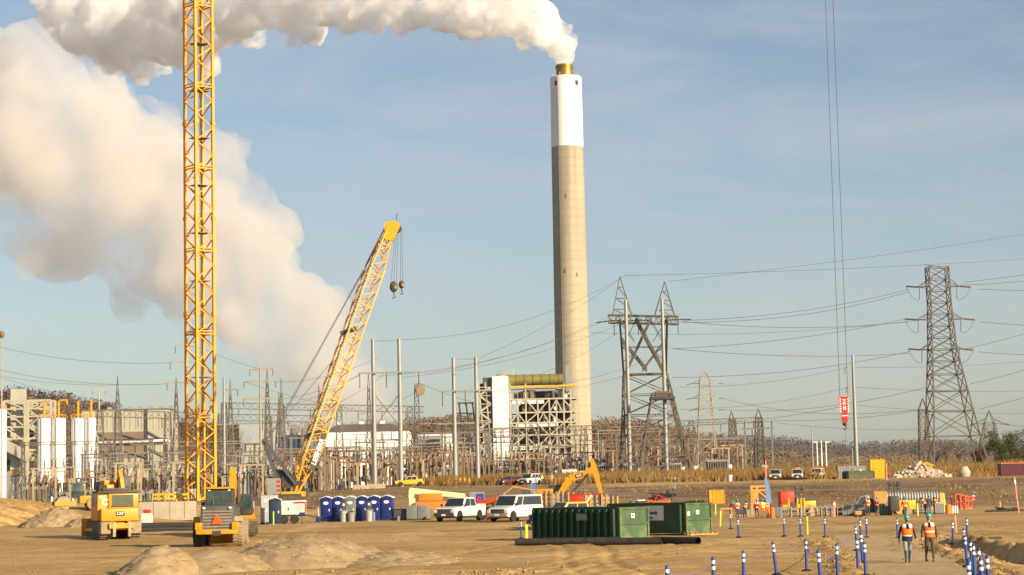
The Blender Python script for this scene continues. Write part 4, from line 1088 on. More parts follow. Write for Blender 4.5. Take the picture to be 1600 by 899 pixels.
row(540, 690, 1195, 22, ('sw','tall','brk','trf','cab','busr'))
row(575, 800, 1200, 24, ('tall','bus','trf','cab'))

# control-yard fence along the front of the switchyard
o = G(150, 425); t = thing('chain_fence', 'chain link fence along the left front of the switchyard', 'fence', o)
fx0, fx1 = G(-60,425).x-o.x, G(400,425).x-o.x
pm = MB(); x = fx0; n_ = 0
while x < fx1 and n_ < 40:
    z = float(gz(o.x+x, 425))-o.z; MB().bar((x,0,z-.2),(x,0,z+2.4),.09).build('post', GALVD, t); x += 1.8; n_ += 1
wm = MB()
for i in range(9): wm.bar((fx0,0,.2+i*.26),(fx1,0,.2+i*.26),.02)
for i in range(110): xx = fx0+(fx1-fx0)*i/110; wm.bar((xx,0,.1),(xx,0,2.35),.02)
wm.build('wire_mesh', GALVD, t)

# ---------------------------------------------------------------- overhead lines
WCNT = [0]
def wire(px0, py0, Y0, px1, py1, Y1, sag, label, r=0.034):
    a, b = P(px0,py0,Y0), P(px1,py1,Y1)
    r = r*max(1.0,(Y0+Y1)/900)
    o = MB().path(sagline(a,b,sag*.42,22), r, 4).build('power_line', WIREM); return tag(o, label, 'power line', 'overhead power lines')
i = 0
for (x0,y0,x1,y1,sg,lb) in (
    (1067,501,1421,452,4,'power line from the crossed tower to the top left arm of the right tower'),
    (1067,504,1421,456,5,'power line just below the topmost one between the two big lattice towers'),
    (1040,500,1419,503,4,'power line from the crossed tower to the middle left arm of the right tower'),
    (1055,545,1419,498,3,'power line rising to the middle left arm of the right tower'),
    (1050,545,1423,552,3,'lowest power line between the two big lattice towers'),
    (1050,590,1423,549,4,'power line rising to the lowest left arm of the right tower')):
    wire(x0,y0,480,x1,y1,540,sg,lb,.05)
for (x0,y0,x1,y1,sg,lb) in (
    (1529,452,1760,446,2,'power line leaving the top right arm of the right tower'),
    (1508,441,1760,404,1,'earth wire leaving the peak of the right tower to the right edge'),
    (1500,446,1760,418,2,'second wire climbing right from the top of the right tower'),
    (1532,503,1760,508,2,'power line leaving the middle right arm of the right tower'),
    (1529,550,1760,552,2,'power line leaving the lowest right arm of the right tower'),
    (1510,545,1760,470,2,'wire rising from the right tower body to the right edge'),
    (1516,600,1760,520,3,'lower wire rising from the right tower to the right edge'),
    (1528,640,1760,560,3,'lowest wire rising from the right tower to the right edge'),
    (1563,663,1760,668,2,'line leaving the small far tower to the right edge')):
    wire(x0,y0,545,x1,y1,600,sg,lb,.05)
for (x0,y0,Y0,x1,y1,Y1,sg,lb) in (
    (665,584,400,955,493,478,4,'power line from the right arm end of the tall twin poles to the crossed tower'),
    (627,590,400,985,500,478,5,'power line from the tall twin poles to the crossed tower beam'),
    (590,588,400,955,497,478,6,'power line from the left tall pole to the crossed tower'),
    (772,611,420,965,520,478,3,'power line from the twin poles by the stair tower to the crossed tower'),
    (694,612,420,1020,560,478,6,'sagging power line from the left arm of the poles by the stair tower'),
    (747,560,420,975,432,478,3,'earth wire from the stair tower pole to the left crossed tower peak'),
    (627,531,400,975,432,478,8,'earth wire from the tall twin poles to the left peak of the crossed tower'),
    (1045,440,480,1760,338,700,3,'thin earth wire from the right peak climbing to the right edge'),
    (975,431,480,1760,392,760,3,'thin earth wire from the left peak climbing to the right edge'),
    (563,586,400,430,640,530,2,'line dropping from the tall twin poles to the switchyard beam'),
    (600,586,400,500,640,560,2,'line dropping behind the lattice boom to the higher beam'),
    (383,597,480,560,640,560,2,'line from the tan pole to the higher switchyard beam'),
    (437,624,480,563,585,400,2,'line from the tan pole arm to the tall twin poles'),
    (432,597,480,590,560,400,3,'upper line from the tan pole arm to the tall twin poles'),
    (267,567,470,-80,520,520,6,'power line from the hidden pole to the left edge'),
    (262,600,470,-80,556,520,6,'lower power line from the hidden pole to the left edge'),
    (308,541,470,408,577,480,1,'short line between the hidden pole and the tan pole'),
    (372,609,460,383,597,480,.5,'short jumper line beside the tan pole'),
    (184,602,600,-120,560,560,5,'thin line from the first lightning mast to the left edge'),
    (0,590,560,184,630,600,2,'line dropping across the hill to the first lightning mast'),
    (1126,640,900,1449,605,700,8,'far line between the pale tower and the right side'),
    (1127,622,900,1440,640,700,9,'far sagging line right of the pale tower'),
    (1190,656,620,1446,640,560,3,'line from the right switchyard beam to the narrow column'),
    (1190,658,620,1536,664,700,5,'line from the right switchyard beam to the small far tower'),
    (1062,605,480,1326,574,500,3,'line from the crossed tower to the top arm of the leaning pole'),
    (1062,640,480,1327,605,500,3,'line from the crossed tower to the middle arm of the leaning pole'),
    (1080,660,620,1327,633,500,3,'line from the switchyard beam to the lowest arm of the leaning pole'),
    (1337,574,500,1760,545,620,4,'line from the leaning pole to the right edge, the upper one'),
    (1337,605,500,1760,600,620,4,'line from the leaning pole to the right edge, the middle one'),
    (1337,633,500,1760,640,620,4,'line from the leaning pole to the right edge, the lower one'),
    (925,520,470,1440,500,540,4,'long line passing behind the two thick poles'),
    (772,613,420,985,585,470,3,'line from the poles by the stair tower to the thick poles'),
    (660,600,560,790,640,560,2,'stay wire from the dish mast down to the right'),
    (650,612,560,560,648,560,2,'stay wire from the dish mast down to the left')):
    wire(x0,y0,Y0,x1,y1,Y1,sg,lb)
# ================================================================ cranes
def text_mesh(body, size, m, parent, loc, rot, name='lettering', extr=0.008, shear=0.0, bold=0.0):
    cu = bpy.data.curves.new('t', 'FONT'); cu.body = body; cu.size = size; cu.extrude = extr; cu.align_x = 'CENTER'; cu.align_y = 'CENTER'; cu.shear = shear; cu.offset = bold; cu.resolution_u = 3
    o = bpy.data.objects.new('t', cu); COL.objects.link(o)
    me = bpy.data.meshes.new_from_object(o.evaluated_get(bpy.context.evaluated_depsgraph_get()))
    bpy.data.objects.remove(o); bpy.data.curves.remove(cu); me.materials.clear(); me.materials.append(m)
    ob = bpy.data.objects.new(name, me); COL.objects.link(ob); ob.parent = parent
    if isinstance(rot, Matrix): ob.matrix_local = Matrix.Translation(loc) @ rot.to_4x4()
    else: ob.location = loc; ob.rotation_euler = rot
    return ob
# ---- tower crane mast (corner towards the camera), jib far above the picture
Yk = 260; o = G(314, Yk); k = PXM(Yk)
tc_ = thing('tower_crane', 'yellow lattice tower crane mast rising out of the top of the picture', 'tower crane', o, R(41))
HM, hwid = 92.0, 1.28
lg = MB(); br = MB(); nb = int(HM/1.75)
for x in (-hwid,hwid):
    for y in (-hwid,hwid): lg.bar((x,y,-.5),(x,y,HM),.32)
lg.build('mast_legs', CRY, tc_)
cs = [(-hwid,-hwid),(hwid,-hwid),(hwid,hwid),(-hwid,hwid)]
for i in range(nb):
    z0, z1 = HM*i/nb, HM*(i+1)/nb
    for q in range(4):
        a, b = cs[q], cs[(q+1)%4]
        if (i+q) % 2: a, b = b, a
        br.bar((a[0],a[1],z0),(b[0],b[1],z1),.13)
        if i % 6 == 0: br.bar((a[0],a[1],z0),(b[0],b[1],z0),.16); br.bar((a[0],a[1],z0+.35),(b[0],b[1],z0+.35),.12)
br.build('mast_bracing', mat('crane_orange_yellow',(0.80,0.33,0.015),.5,var=.12,dirt=.12), tc_)
z = 3.4
while z < HM-4:
    MB().bx(-hwid*.82,hwid*.82,-hwid*.82,hwid*.55,z,z+.07).build('landing', RUST, tc_); z += 6.15
ldm = MB()
for x in (.15,.6): ldm.bar((x,.75,0),(x,.75,HM),.06)
z = .3
while z < HM: ldm.bar((.15,.75,z),(.6,.75,z),.035); z += .6
ldm.build('ladder', GALVD, tc_)
cl = MB()
for z in np.arange(11.5, HM, 12.3):
    for x,y in cs: cl.box((x,y,z),(.46,.46,.5))
cl.build('leg_coupling', CRY, tc_)
MB().bx(-2.6,2.6,-2.6,2.6,-.6,.05).build('base_slab', CONC, tc_)
MB().lathe([(1.7,0),(1.7,1.2)], c=(0,0,HM), n=20).build('slewing_ring', CRY, tc_)
MB().bx(1.3,2.8,-3.0,-1.4,HM+.2,HM+2.4).build('operator_cab', SIDW, tc_)
# the jib reaches to the hook at the right of the picture
hk = P(1318.5, 620, 262); jd = (Vector((hk.x,hk.y,0))-Vector((o.x,o.y,0))); jl = jd.length; ja = math.atan2(jd.y,jd.x)-R(41)
jd2 = Vector((math.cos(ja),math.sin(ja),0))
truss(MB(), jd2*-18+Vector((0,0,HM+2)), jd2*(jl+6)+Vector((0,0,HM+2)), .9, .8, 56, .2, .1).build('jib', CRY, tc_)
MB().box(tuple(jd2*-16+Vector((0,0,HM+.2))),(3,3,3),ja).build('counterweight', CONC, tc_)
inv = Matrix.Rotation(-R(41),4,'Z') @ Matrix.Translation(-o)
def tl(v): return inv @ v
hs = 262/3200.0
hkl = tl(hk)
hr_ = MB()
for dx in (-.52,.52): hr_.tube(hkl+Vector((0,0,-.2))+jd2*dx, hkl+jd2*dx*.9+Vector((0,0,HM+1.5-hkl.z)), .035, n=5)
hr_.build('hoist_rope', WIREM, tc_)
hb = bpy.data.objects.new('hook_block', None)
hbm = MB(); hbm.slab([(-.62,0),(.62,0),(.62,-.9),(.40,-2.0),(.36,-3.3),(-.36,-3.3),(-.40,-2.0),(-.62,-.9)],-.18,.18)
hbk = hbm.build('hook_block', HOTR, tc_); hbk.location = hkl; hbk.rotation_euler = (0,0,-R(41))
stp = MB()
for i in range(6):
    for sg in (-1,1):
        z = -.12-i*.32; stp.add([(sg*.60,-.19,z),(sg*.40,-.19,z-.16),(sg*.40,-.19,z-.31),(sg*.60,-.19,z-.15)],[(0,1,2,3)])
stp.build('warning_stripe', REFL, hbk); MB().bx(-.37,.37,-.19,-.181,-2.5,-2.38).build('white_band', REFL, hbk)
mk = MB(); mk.lathe([(.20,-.192),(.20,-.186),(.11,-.186),(.11,-.192)], c=(0,0,-.85), n=16, axis='Y', cap=False); mk.bx(-.2,.2,-.192,-.184,-.45,-.33); mk.bx(-.08,.08,-.192,-.184,-.6,-.36); mk.bx(-.17,-.07,-.192,-.184,-1.75,-1.2); mk.bx(.07,.17,-.192,-.184,-1.75,-1.2); mk.bx(-.1,.1,-.191,-.184,-1.5,-1.4)
mk.build('white_mark', REFL, hbk)
hmn = MB(); hmn.lathe([(.05,0),(.28,-.1),(.30,-.35),(.1,-.5)], c=(0,0,-3.25), n=12); hmn.path([(0,0,-3.7),(.16,0,-3.85),(.14,0,-4.1),(-.05,0,-4.2),(-.2,0,-4.05)], .08, 6)
hmn.build('hook', DARKST, hbk, smooth=True); MB().tube((0,0,-4.15),(.05,0,-11.5),.02,n=4).build('tag_line', WIREM, hbk)

# ---- crawler crane with lattice boom
Yq = 236; k = PXM(Yq); o = G(452, Yq); cc = thing('crawler_crane', 'yellow crawler crane with a leaning lattice boom and grey backstay frame', 'crawler crane', o)
def L_(px, py, dy=0.0):
    p = P(px,py,Yq)-o; return Vector((p.x,dy,p.z))
Ft, Hd = L_(463,770,-.2), L_(604,352,4.0)
ax = (Hd-Ft).normalized(); sd = Vector((ax.z,0,-ax.x)).normalized(); dp = ax.cross(sd).normalized()
def boom_pt(t, w, a, b): return Ft.lerp(Hd,t) + sd*w*a + dp*w*b
th = R(28)
cor = [(math.cos(th+PI/2*i+PI/4), math.sin(th+PI/2*i+PI/4)) for i in range(4)]
def bw(t): return 0.35+1.35*min(1,t/.14) if t < .14 else 1.70 if t < .86 else 1.70-.95*(t-.86)/.14
nseg = 34; chd = MB(); lac = MB()
for i in range(nseg):
    t0, t1 = i/nseg, (i+1)/nseg
    for q in range(4):
        c0, c1 = cor[q], cor[(q+1)%4]
        chd.bar(boom_pt(t0,bw(t0)*.72,*c0), boom_pt(t1,bw(t1)*.72,*c0), .17)
        a, b = (c0,c1) if (i+q)%2 else (c1,c0)
        lac.bar(boom_pt(t0,bw(t0)*.72,*a), boom_pt(t1,bw(t1)*.72,*b), .075)
        if i % 4 == 0: lac.bar(boom_pt(t0,bw(t0)*.72,*c0), boom_pt(t0,bw(t0)*.72,*c1), .11)
chd.build('boom_chord', BOOMY, cc); lac.build('boom_lacing', mat('boom_lacing',(0.68,0.34,0.03),.6,var=.12), cc)
wk = MB(); wk.bar(boom_pt(.10,.9,-.75,-.2), boom_pt(.93,.9,-.75,-.2), .55, .06); wk.build('boom_walkway', GALV, cc)
for t in (.025,.21,.60): MB().box(tuple(boom_pt(t,.3,-1.6,-.8)),(1.9,.8,.45),ry=-.3).build('boom_platform', DARKST, cc)
hd = MB(); hd.slab([(Hd.x-.6,Hd.z-1.2),(Hd.x+.5,Hd.z-1.4),(Hd.x+1.4,Hd.z+.4),(Hd.x+.9,Hd.z+1.0),(Hd.x-.4,Hd.z+.8)],Hd.y-.5,Hd.y+.5); hd.build('boom_head', BOOMY, cc)
MB().lathe([(.5,-.15),(.55,0),(.5,.15)], c=tuple(Hd+Vector((1.0,0,.1))), n=16, axis='Y').build('sheave', DARKST, cc, smooth=True)
MB().tube(Hd+Vector((.9,0,.9)),Hd+Vector((1.0,0,1.9)),.05,n=5).build('antenna', DARKST, cc)
# blocks on their lines
for (px0,py1,px1,py2,w_,lb) in ((615,434,612,452,.55,0),(624.5,433,624.5,446,.38,1)):
    a = L_(px1,py1,4.0); b = L_(px1,py2,4.0)
    ln = MB()
    for dx in ((-.3,0,.3) if lb == 0 else (-.12,.12)): ln.tube(Hd+Vector((1.0+dx*.6+lb*.5,0,.1)), a+Vector((dx,0,0)), .022, n=4)
    ln.build('hoist_rope', WIREM, cc)
    blk = MB().ell(tuple((a+b)/2),(w_*.9,.3,(a.z-b.z)/2),14,8).build('hook_block', DARKST, cc, smooth=True)
    MB().lathe([(.17,-.05),(.17,.05)], c=tuple((a+b)/2+Vector((w_*.5,-.32,-.1))), n=14, axis='Y').build('sheave', YEL, blk)
    MB().path([b,b+Vector((0,0,-.3)),b+Vector((.18,0,-.5)),b+Vector((0,0,-.7)),b+Vector((-.18,0,-.55))],.07,6).build('hook', DARKST, blk)
# pendants, backstay frame, house, tracks
gt = L_(414,690,0)
pn = MB()
for dy in (-.7,.7): pn.tube(gt+Vector((0,dy,0)) if False else L_(436,660,dy), L_(590,370,4+dy*.4), .035, n=4)
pn.tube(gt+Vector((0,-.7,0)), L_(436,660,-.7), .035, n=4); pn.tube(gt+Vector((0,.7,0)), L_(436,660,.7), .035, n=4)
pn.tube(gt, L_(520,560,1.5), .03, n=4)
pn.build('pendant', WIREM, cc)
am = MB()
for dy in (-.9,.9):
    am.bar(L_(463,757,dy), gt+Vector((0,dy,0)), .28); am.bar(L_(440,768,dy), gt+Vector((-.1,dy,0)), .28)
am.tube(gt+Vector((0,-1,0)), gt+Vector((0,1,0)), .3, n=8)
for q in (.3,.6): am.bar(L_(463,757,-.9).lerp(gt,q), L_(440,768,.9).lerp(gt,q), .1)
am.build('backstay_frame', DGREY, cc)
w0, w1 = L_(420,748), L_(440,768)
MB().bx(w0.x,w1.x,-1.8,1.8,L_(430,790).z,w0.z).build('counterweight', GREYP, cc)
cw = MB()
for i in range(6): z = L_(430,790).z+.1+i*.5; cw.bx(w1.x-.3,w1.x+.06,-1.86,-1.8,z,z+.25)
cw.build('warning_stripe', HOTR, cc)
h0, h1 = L_(441,768), L_(476,780)
MB().bx(h0.x,h1.x,-1.6,1.6,L_(450,789).z,h0.z-.05).build('machinery_house', CRY, cc, bevel=.08)
MB().bx(h1.x-1.0,h1.x+.3,1.65,2.6,L_(450,789).z,h0.z+.3).build('operator_cab', CABGL, cc, bevel=.06)
MB().box(tuple(L_(452,752,.2)),(1.6,1.6,1.3)).build('winch', DARKST, cc)
MB().box(tuple(L_(438,742,.2)),(1.4,1.2,1.2)).build('winch', DARKST, cc)
for dy in (-2.3,2.3):
    m_ = MB(); m_.slab([(-4.6,.5),(-4.1,.05),(4.1,.05),(4.6,.5),(4.6,.8),(4.1,1.2),(-4.1,1.2),(-4.6,.8)],dy-.45,dy+.45); m_.build('crawler_track', TRACK, cc)
MB().bx(-1.6,1.6,-1.9,1.9,.7,1.5).build('carbody', DARKST, cc)
lt = Matrix((ax, ax.cross(-dp if dp.y>0 else dp).normalized(), Vector((0,0,0)))).transposed()
nrm = Vector((0.25,-1,0)); nrm = (nrm - ax*nrm.dot(ax)).normalized(); rot = Matrix((ax, nrm.cross(ax).normalized(), nrm)).transposed()
pc = boom_pt(.155,1.25,.55,0)+nrm*1.0
pl = MB(); pl.box((0,0,0),(4.5,.66,.03)); pl = pl.build('name_board', DARKST, cc); pl.matrix_local = Matrix.Translation(pc-nrm*.04) @ rot.to_4x4()
text_mesh('LIEBHERR', .74, REFL, cc, pc, rot, bold=.02, shear=.15)

# ================================================================ wheeled vehicles  (nose along +x)
def wheel(t, x, y, r, w, tyre=BLACK, rimm=CHROME, name='wheel'):
    sg = 1 if y > 0 else -1
    tw = MB().lathe([(r*.62,-w/2),(r*.93,-w/2),(r,-w/2+.05),(r,w/2-.05),(r*.93,w/2),(r*.62,w/2)], n=20, axis='Y').build(name, tyre, t, smooth=True); tw.location = (x,y,r)
    MB().lathe([(r*.63,-w/2*.8*sg*-1),(r*.6,sg*w*.38),(r*.25,sg*w*.44),(.02,sg*w*.46)], n=16, axis='Y', cap=False).build('rim', rimm, tw, smooth=True)
    return tw
def vehicle(name, label, cat, loc, rz, paint, kind='pickup', group=None, tyre=BLACK, grille=DARKST, low=None, detail=True):
    t = thing(name, label, cat, loc, rz, group)
    D = {'pickup': dict(L=5.9,W=2.0,H=1.95,belt=1.18,hood=1.18,c=(1.25,.55,-1.15,-1.35),wb=(1.95,-1.75),r=.41,bed=True),
         'van':    dict(L=5.7,W=2.0,H=2.12,belt=1.22,hood=1.15,c=(1.75,1.15,-2.72,-2.8),wb=(1.95,-1.55),r=.39,bed=False),
         'suv':    dict(L=4.9,W=1.95,H=1.85,belt=1.10,hood=1.08,c=(1.25,.55,-2.1,-2.42),wb=(1.5,-1.45),r=.39,bed=False),
         'car':    dict(L=4.6,W=1.82,H=1.48,belt=.92,hood=.92,c=(1.05,.25,-1.3,-2.0),wb=(1.4,-1.35),r=.33,bed=False)}[kind]
    h = D['L']/2; w = D['W']/2; bz_ = .42; be = D['belt']; c0,c1,c2,c3 = D['c']
    if D['bed']: pts = [(h-.15,bz_,w-.06),(h,bz_+.2,w-.08),(h-.02,D['hood']-.18,w-.05),(h-.15,D['hood']-.06,w-.12),(c0,be+.03,w-.03),(c3,be+.03,w-.02),(-h,be+.02,w-.02),(-h,bz_+.1,w-.04),(-h+.2,bz_,w-.06)]
    else: pts = [(h-.15,bz_-.05,w-.06),(h,bz_+.15,w-.08),(h-.02,D['hood']-.22,w-.06),(h-.18,D['hood']-.06,w-.12),(c0,be+.04,w-.03),(c3,be+.02,w-.02),(-h,be-.1,w-.05),(-h,bz_+.1,w-.06),(-h+.2,bz_-.05,w-.06)]
    MB().prof(pts).build('body', paint, t, bevel=.05)
    wt = w-.22 if kind != 'van' else w-.12
    MB().prof([(c0,be-.02,w-.05),(c1,D['H'],wt),(c2,D['H'],wt),(c3,be-.02,w-.05)]).build('cab', paint, t, bevel=.05)
    hh = D['H']
    # glass, set 12 mm proud of the cab skin
    def face(u0,u1,v0,v1,sg,p):      # side window between roof line and belt line
        q = []
        for u,v in ((u0,v0),(u1,v0),(u1,v1),(u0,v1)):
            xb = c0+(c3-c0)*u; xt = c1+(c2-c1)*u; x = xb+(xt-xb)*v; y = (w-.05)+(wt-w+.05)*v+.012; q.append((x,sg*y,be+(hh-be)*v))
        p.add(q,[(0,1,2,3)])
    wins = {'pickup':((.10,.50),(.54,.93)),'van':((.05,.245),(.27,.955)),'suv':((.08,.40),(.43,.72),(.75,.96)),'car':((.10,.48),(.52,.90))}[kind]
    for sg in (-1,1):
        for a,b in wins:
            m_ = MB(); face(a,b,.10,.86,sg,m_); m_.build('side_window', GLASS, t)
    def cross(xb,xt,mi,v0=.08,v1=.90,ww=.90):
        d = .016 if xb > 0 else -.016; q = []
        for s_,v in ((-1,v0),(1,v0),(1,v1),(-1,v1)):
            q.append((xb+(xt-xb)*v+d, s_*ww*((w-.05)+(wt-w+.05)*v), be+(hh-be)*v+.01))
        return MB().add(q,[(0,1,2,3)])
    cross(c0,c1,0).build('windshield', GLASS, t); cross(c3,c2,0,.2,.86).build('rear_window', GLASS, t)
    if D['bed']:
        MB().bx(-h+.12,c3-.12,-w+.2,w-.2,be+.028,be+.036).build('bed_floor', DGREY, t)
        bl = MB()
        for sg in (-1,1): bl.bx(-h+.02,c3-.03,sg*(w-.12)-.1,sg*(w-.12)+.1,be,be+.20)
        bl.build('bed_side', paint, t, bevel=.02); MB().bx(-h-.01,-h+.1,-w+.08,w-.08,be-.5,be+.2).build('tailgate', paint, t, bevel=.02)
    gh = D['hood']
    MB().bx(h-.05,h+.02,-w*(.80 if kind=='pickup' else .62),w*(.80 if kind=='pickup' else .62),gh-(.66 if kind=='pickup' else .5),gh-.14).build('grille', grille, t, bevel=.015)
    for sg in (-1,1):
        MB().bx(h-.16,h+.03,sg*w*.80-.17,sg*w*.80+.17,gh-.44,gh-.2).build('headlight', LAMPW, t, bevel=.02)
        MB().bx(-h-.012,-h+.05,sg*(w-.15)-.09,sg*(w-.15)+.09,be-.42,be-.05).build('tail_light', REDL, t)
        MB().box((c0-.15,sg*(w+.14),be+.16),(.14,.2,.24)).build('mirror', DARKST, t, bevel=.02)
        if kind == 'van': MB().bx(h-.1,h+.012,sg*w*.78-.16,sg*w*.78+.16,gh-.56,gh-.44).build('turn_signal', AMBER, t)
    MB().bx(h-.08,h+.10,-w+.1,w-.1,bz_+.02,bz_+.26).build('bumper', CHROME if kind=='van' else DARKST, t, bevel=.03)
    MB().bx(-h-.10,-h+.05,-w+.12,w-.12,bz_+.02,bz_+.22).build('bumper', DGREY, t, bevel=.03)
    MB().bx(-h+.3,h-.3,-w+.1,w-.1,bz_-.14,bz_+.02).build('underbody', DARKST, t)
    MB().bx(h+.10,h+.115,-.2,.2,bz_+.06,bz_+.2).build('number_plate', REFL, t)
    for x in D['wb']:
        for sg in (-1,1):
            am = MB(); n = 14; r = D['r']+.09
            am.add([(x+r*math.cos(PI*i/n), sg*(w-.015), D['r']+r*math.sin(PI*i/n)) for i in range(n+1)]+[(x+r,sg*(w-.015),.3),(x-r,sg*(w-.015),.3)],[tuple(list(range(n+1))+[n+2,n+1])])
            am.build('wheel_arch', BLACK, t)
            wheel(t, x, sg*(w-.10), D['r'], .26, tyre)
    if detail:
        for sg in (-1,1):
            hm = MB()
            for a,b in wins[:2]: hm.bx(c0+(c3-c0)*(b)-.02,c0+(c3-c0)*b+.14,sg*(w-.01)-.015,sg*(w-.01)+.015,be-.12,be-.07)
            hm.build('door_handle', DARKST, t)
    return t
vehicle('pickup_truck', 'white crew cab pickup truck with a black grille beside the portable toilets', 'pickup truck', G(719,172), R(-115), WHITEP, 'pickup', tyre=BLACK)
vehicle('passenger_van', 'white passenger van with amber turn signals behind the green dumpster', 'van', G(806,167), R(-121), WHITEP, 'van')
vehicle('pickup_truck', 'yellow pickup truck half hidden behind the ribbed green dumpster', 'pickup truck', G(889,150), R(-150), PUY, 'pickup')
vehicle('pickup_truck', 'yellow pickup truck parked up the slope by the switchyard', 'pickup truck', G(641,392), R(190), PUY, 'pickup')
vehicle('car', 'dark red car parked at the edge of the dry grass', 'car', G(798,334), R(-140), mat('car_red',(0.16,0.015,0.02),.3,coat=.5,var=.05), 'car')
vehicle('suv', 'white SUV parked beside the dark red car', 'car', G(828,334), R(-120), WHITEP, 'suv')
vehicle('suv', 'silver white SUV left of the one with orange roof gear on the upper bench', 'car', G(1212,338), R(-98), mat('silver_paint',(0.55,0.54,0.50),.35,coat=.4,var=.04,dirt=.2), 'suv')
t = vehicle('suv', 'white SUV with orange gear on its roof on the upper bench', 'car', G(1246,338), R(-97), WHITEP, 'suv')
MB().box((-.6,.1,1.98),(.9,.8,.25)).build('roof_rack_load', ORANGE, t, bevel=.05)
t = vehicle('pickup_truck', 'pickup truck with an orange barrel at its tail on the upper bench', 'pickup truck', G(1277,345), R(-105), WHITEP, 'pickup')
MB().bx(-2.9,-1.9,-.9,.9,1.4,2.1).build('barrel_load', ORANGE, t, bevel=.06)

# ================================================================ earth movers
def tracks(t, L=4.2, w=.6, gauge=2.2, h=1.0, m=TRACK, name='track'):
    for sg in (-1,1):
        m_ = MB(); n = 8
        out = [(L/2*0.9+ .45*h*math.sin(PI*i/n), h/2-.5*h*math.cos(PI*i/n)) for i in range(n+1)] + [(-L/2*0.9-.45*h*math.sin(PI*i/n), h/2+.5*h*math.cos(PI*i/n)) for i in range(n+1)]
        m_.slab(out, sg*gauge/2-w/2, sg*gauge/2+w/2)
        k = len(out)                                                # grouser bars
        per = []
        for i in range(k):
            a, b = Vector((out[i][0],0,out[i][1])), Vector((out[(i+1)%k][0],0,out[(i+1)%k][1])); nn = max(1,int((b-a).length/.22))
            for j in range(nn): per.append(a.lerp(b,j/nn))
        for p in per: m_.box((p.x, sg*gauge/2, p.z),(.05,w*1.0,.09), ry=0)
        tr = m_.build(name, m, t)
        rl = MB()
        for x in np.linspace(-L*.38,L*.38,5): rl.lathe([(.2,-w/2-.02),(.2,w/2+.02)], c=(x,sg*gauge/2,.28), n=12, axis='Y')
        rl.build('roller', DARKST, tr)
def dozer(label, loc, rz):
    t = thing('bulldozer', label, 'bulldozer', loc, rz)
    tracks(t, 4.4, .72, 2.15, 1.25)
    MB().bx(-2.0,1.6,-.75,.75,.6,1.5).build('chassis', YEL, t, bevel=.05)
    MB().bx(.3,2.4,-.75,.75,1.3,2.2).build('engine_hood', YEL, t, bevel=.08)
    MB().bx(-2.35,-.9,-1.35,1.35,1.25,2.15).build('fuel_tank', YEL, t, bevel=.08)
    MB().bx(-1.9,-.1,-1.42,.74,2.15,3.25).build('cab', YEL, t, bevel=.06)
    MB().bx(-1.75,.6,.78,1.5,1.3,3.24).build('side_tank', YEL, t, bevel=.05); text_mesh('C', .62, REFL, t, (-1.768,.98,2.6), (R(90),0,R(-90)), bold=.02)
    MB().bx(-2.05,.05,-1.55,1.55,3.25,3.42).build('roof', DARKST, t, bevel=.04)
    MB().bx(-1.2,-.4,-1.0,1.0,3.42,3.62).build('air_unit', DARKST, t, bevel=.04)
    MB().bx(-1.925,-1.9,-1.05,.50,2.36,3.12).build('rear_window', CABGL, t)
    MB().bx(-1.94,-1.926,-1.1,.55,2.26,2.34).build('window_seal', BLACK, t)
    for y in (-1.435,1.502): MB().bx(-1.6,-.4,y,y+.015,2.4,3.1).build('side_window', CABGL, t)
    MB().box((-1.55,0,2.62),(.5,.6,.5)).build('seat', LIME, t)
    MB().bx(-2.365,-2.35,-.32,.32,1.62,1.94).build('name_plate', BLACK, t)
    text_mesh('CAT', .26, REFL, t, (-2.372,0,1.78), (R(90),0,R(-90)), bold=.008)
    # ripper and dusty fenders
    rp_ = MB(); rp_.bx(-3.0,-2.7,-.9,.9,.75,1.1)
    for y in (-.6,.6): rp_.bar((-2.2,y,1.2),(-2.85,y,.95),.18); rp_.bar((-2.2,y,.8),(-2.85,y,.85),.16)
    rp_.build('ripper_frame', YEL, t)
    for y in (-.55,.55): MB().slab([(-3.02,1.2),(-2.75,1.2),(-2.78,.5),(-2.95,.15),(-3.05,.5)],y-.1,y+.1).build('ripper_tooth', TANST, t)
    for sg in (-1,1):
        MB().bx(-2.75,-2.1,sg*1.08-.38,sg*1.08+.38,.35,1.2).build('sprocket_guard', DUSTY, t, bevel=.06)
        MB().box((-1.7,sg*1.28,2.98),(.18,.16,.16)).build('work_light', LAMPW, t)
        MB().bar((-.2,sg*1.5,2.3),(-.2,sg*1.5,3.2),.07).build('grab_rail', DARKST, t)
        MB().bar((-1.0,sg*1.25,.7),(2.9,sg*1.45,.6),.22).build('push_arm', YEL, t)
    MB().tube((1.2,.3,2.2),(1.2,.3,3.1),.1,n=10).build('exhaust_stack', DARKST, t, smooth=True)
    b = MB()
    n = 7; rowp = []
    for i in range(n+1):
        a = -0.55+1.1*i/n; rowp.append((3.0-.55*math.cos(a)+.35, .15+1.3*i/n))
    b.slab(rowp + [(p[0]+.08,p[1]) for p in reversed(rowp)], -1.75, 1.75); b.build('blade', YEL, t)
    return t
dozer('yellow bulldozer seen from behind with its long shadow on the left', G(177,150), R(113))
def rot_box(m, p, q, w, h0, h1, y=0):
    """tapered box beam from p to q in the x-z plane"""
    p, q = Vector(p), Vector(q); d = (q-p).normalized(); n = Vector((-d.z,0,d.x))
    vs = []
    for c,h in ((p,h0),(q,h1)):
        for a,b in ((-1,-1),(1,-1),(1,1),(-1,1)): vs.append(c+n*h/2*b+Vector((0,y+a*w/2,0)))
    return m.add(vs,[(0,3,2,1),(4,5,6,7),(0,1,5,4),(1,2,6,5),(2,3,7,6),(3,0,4,7)])
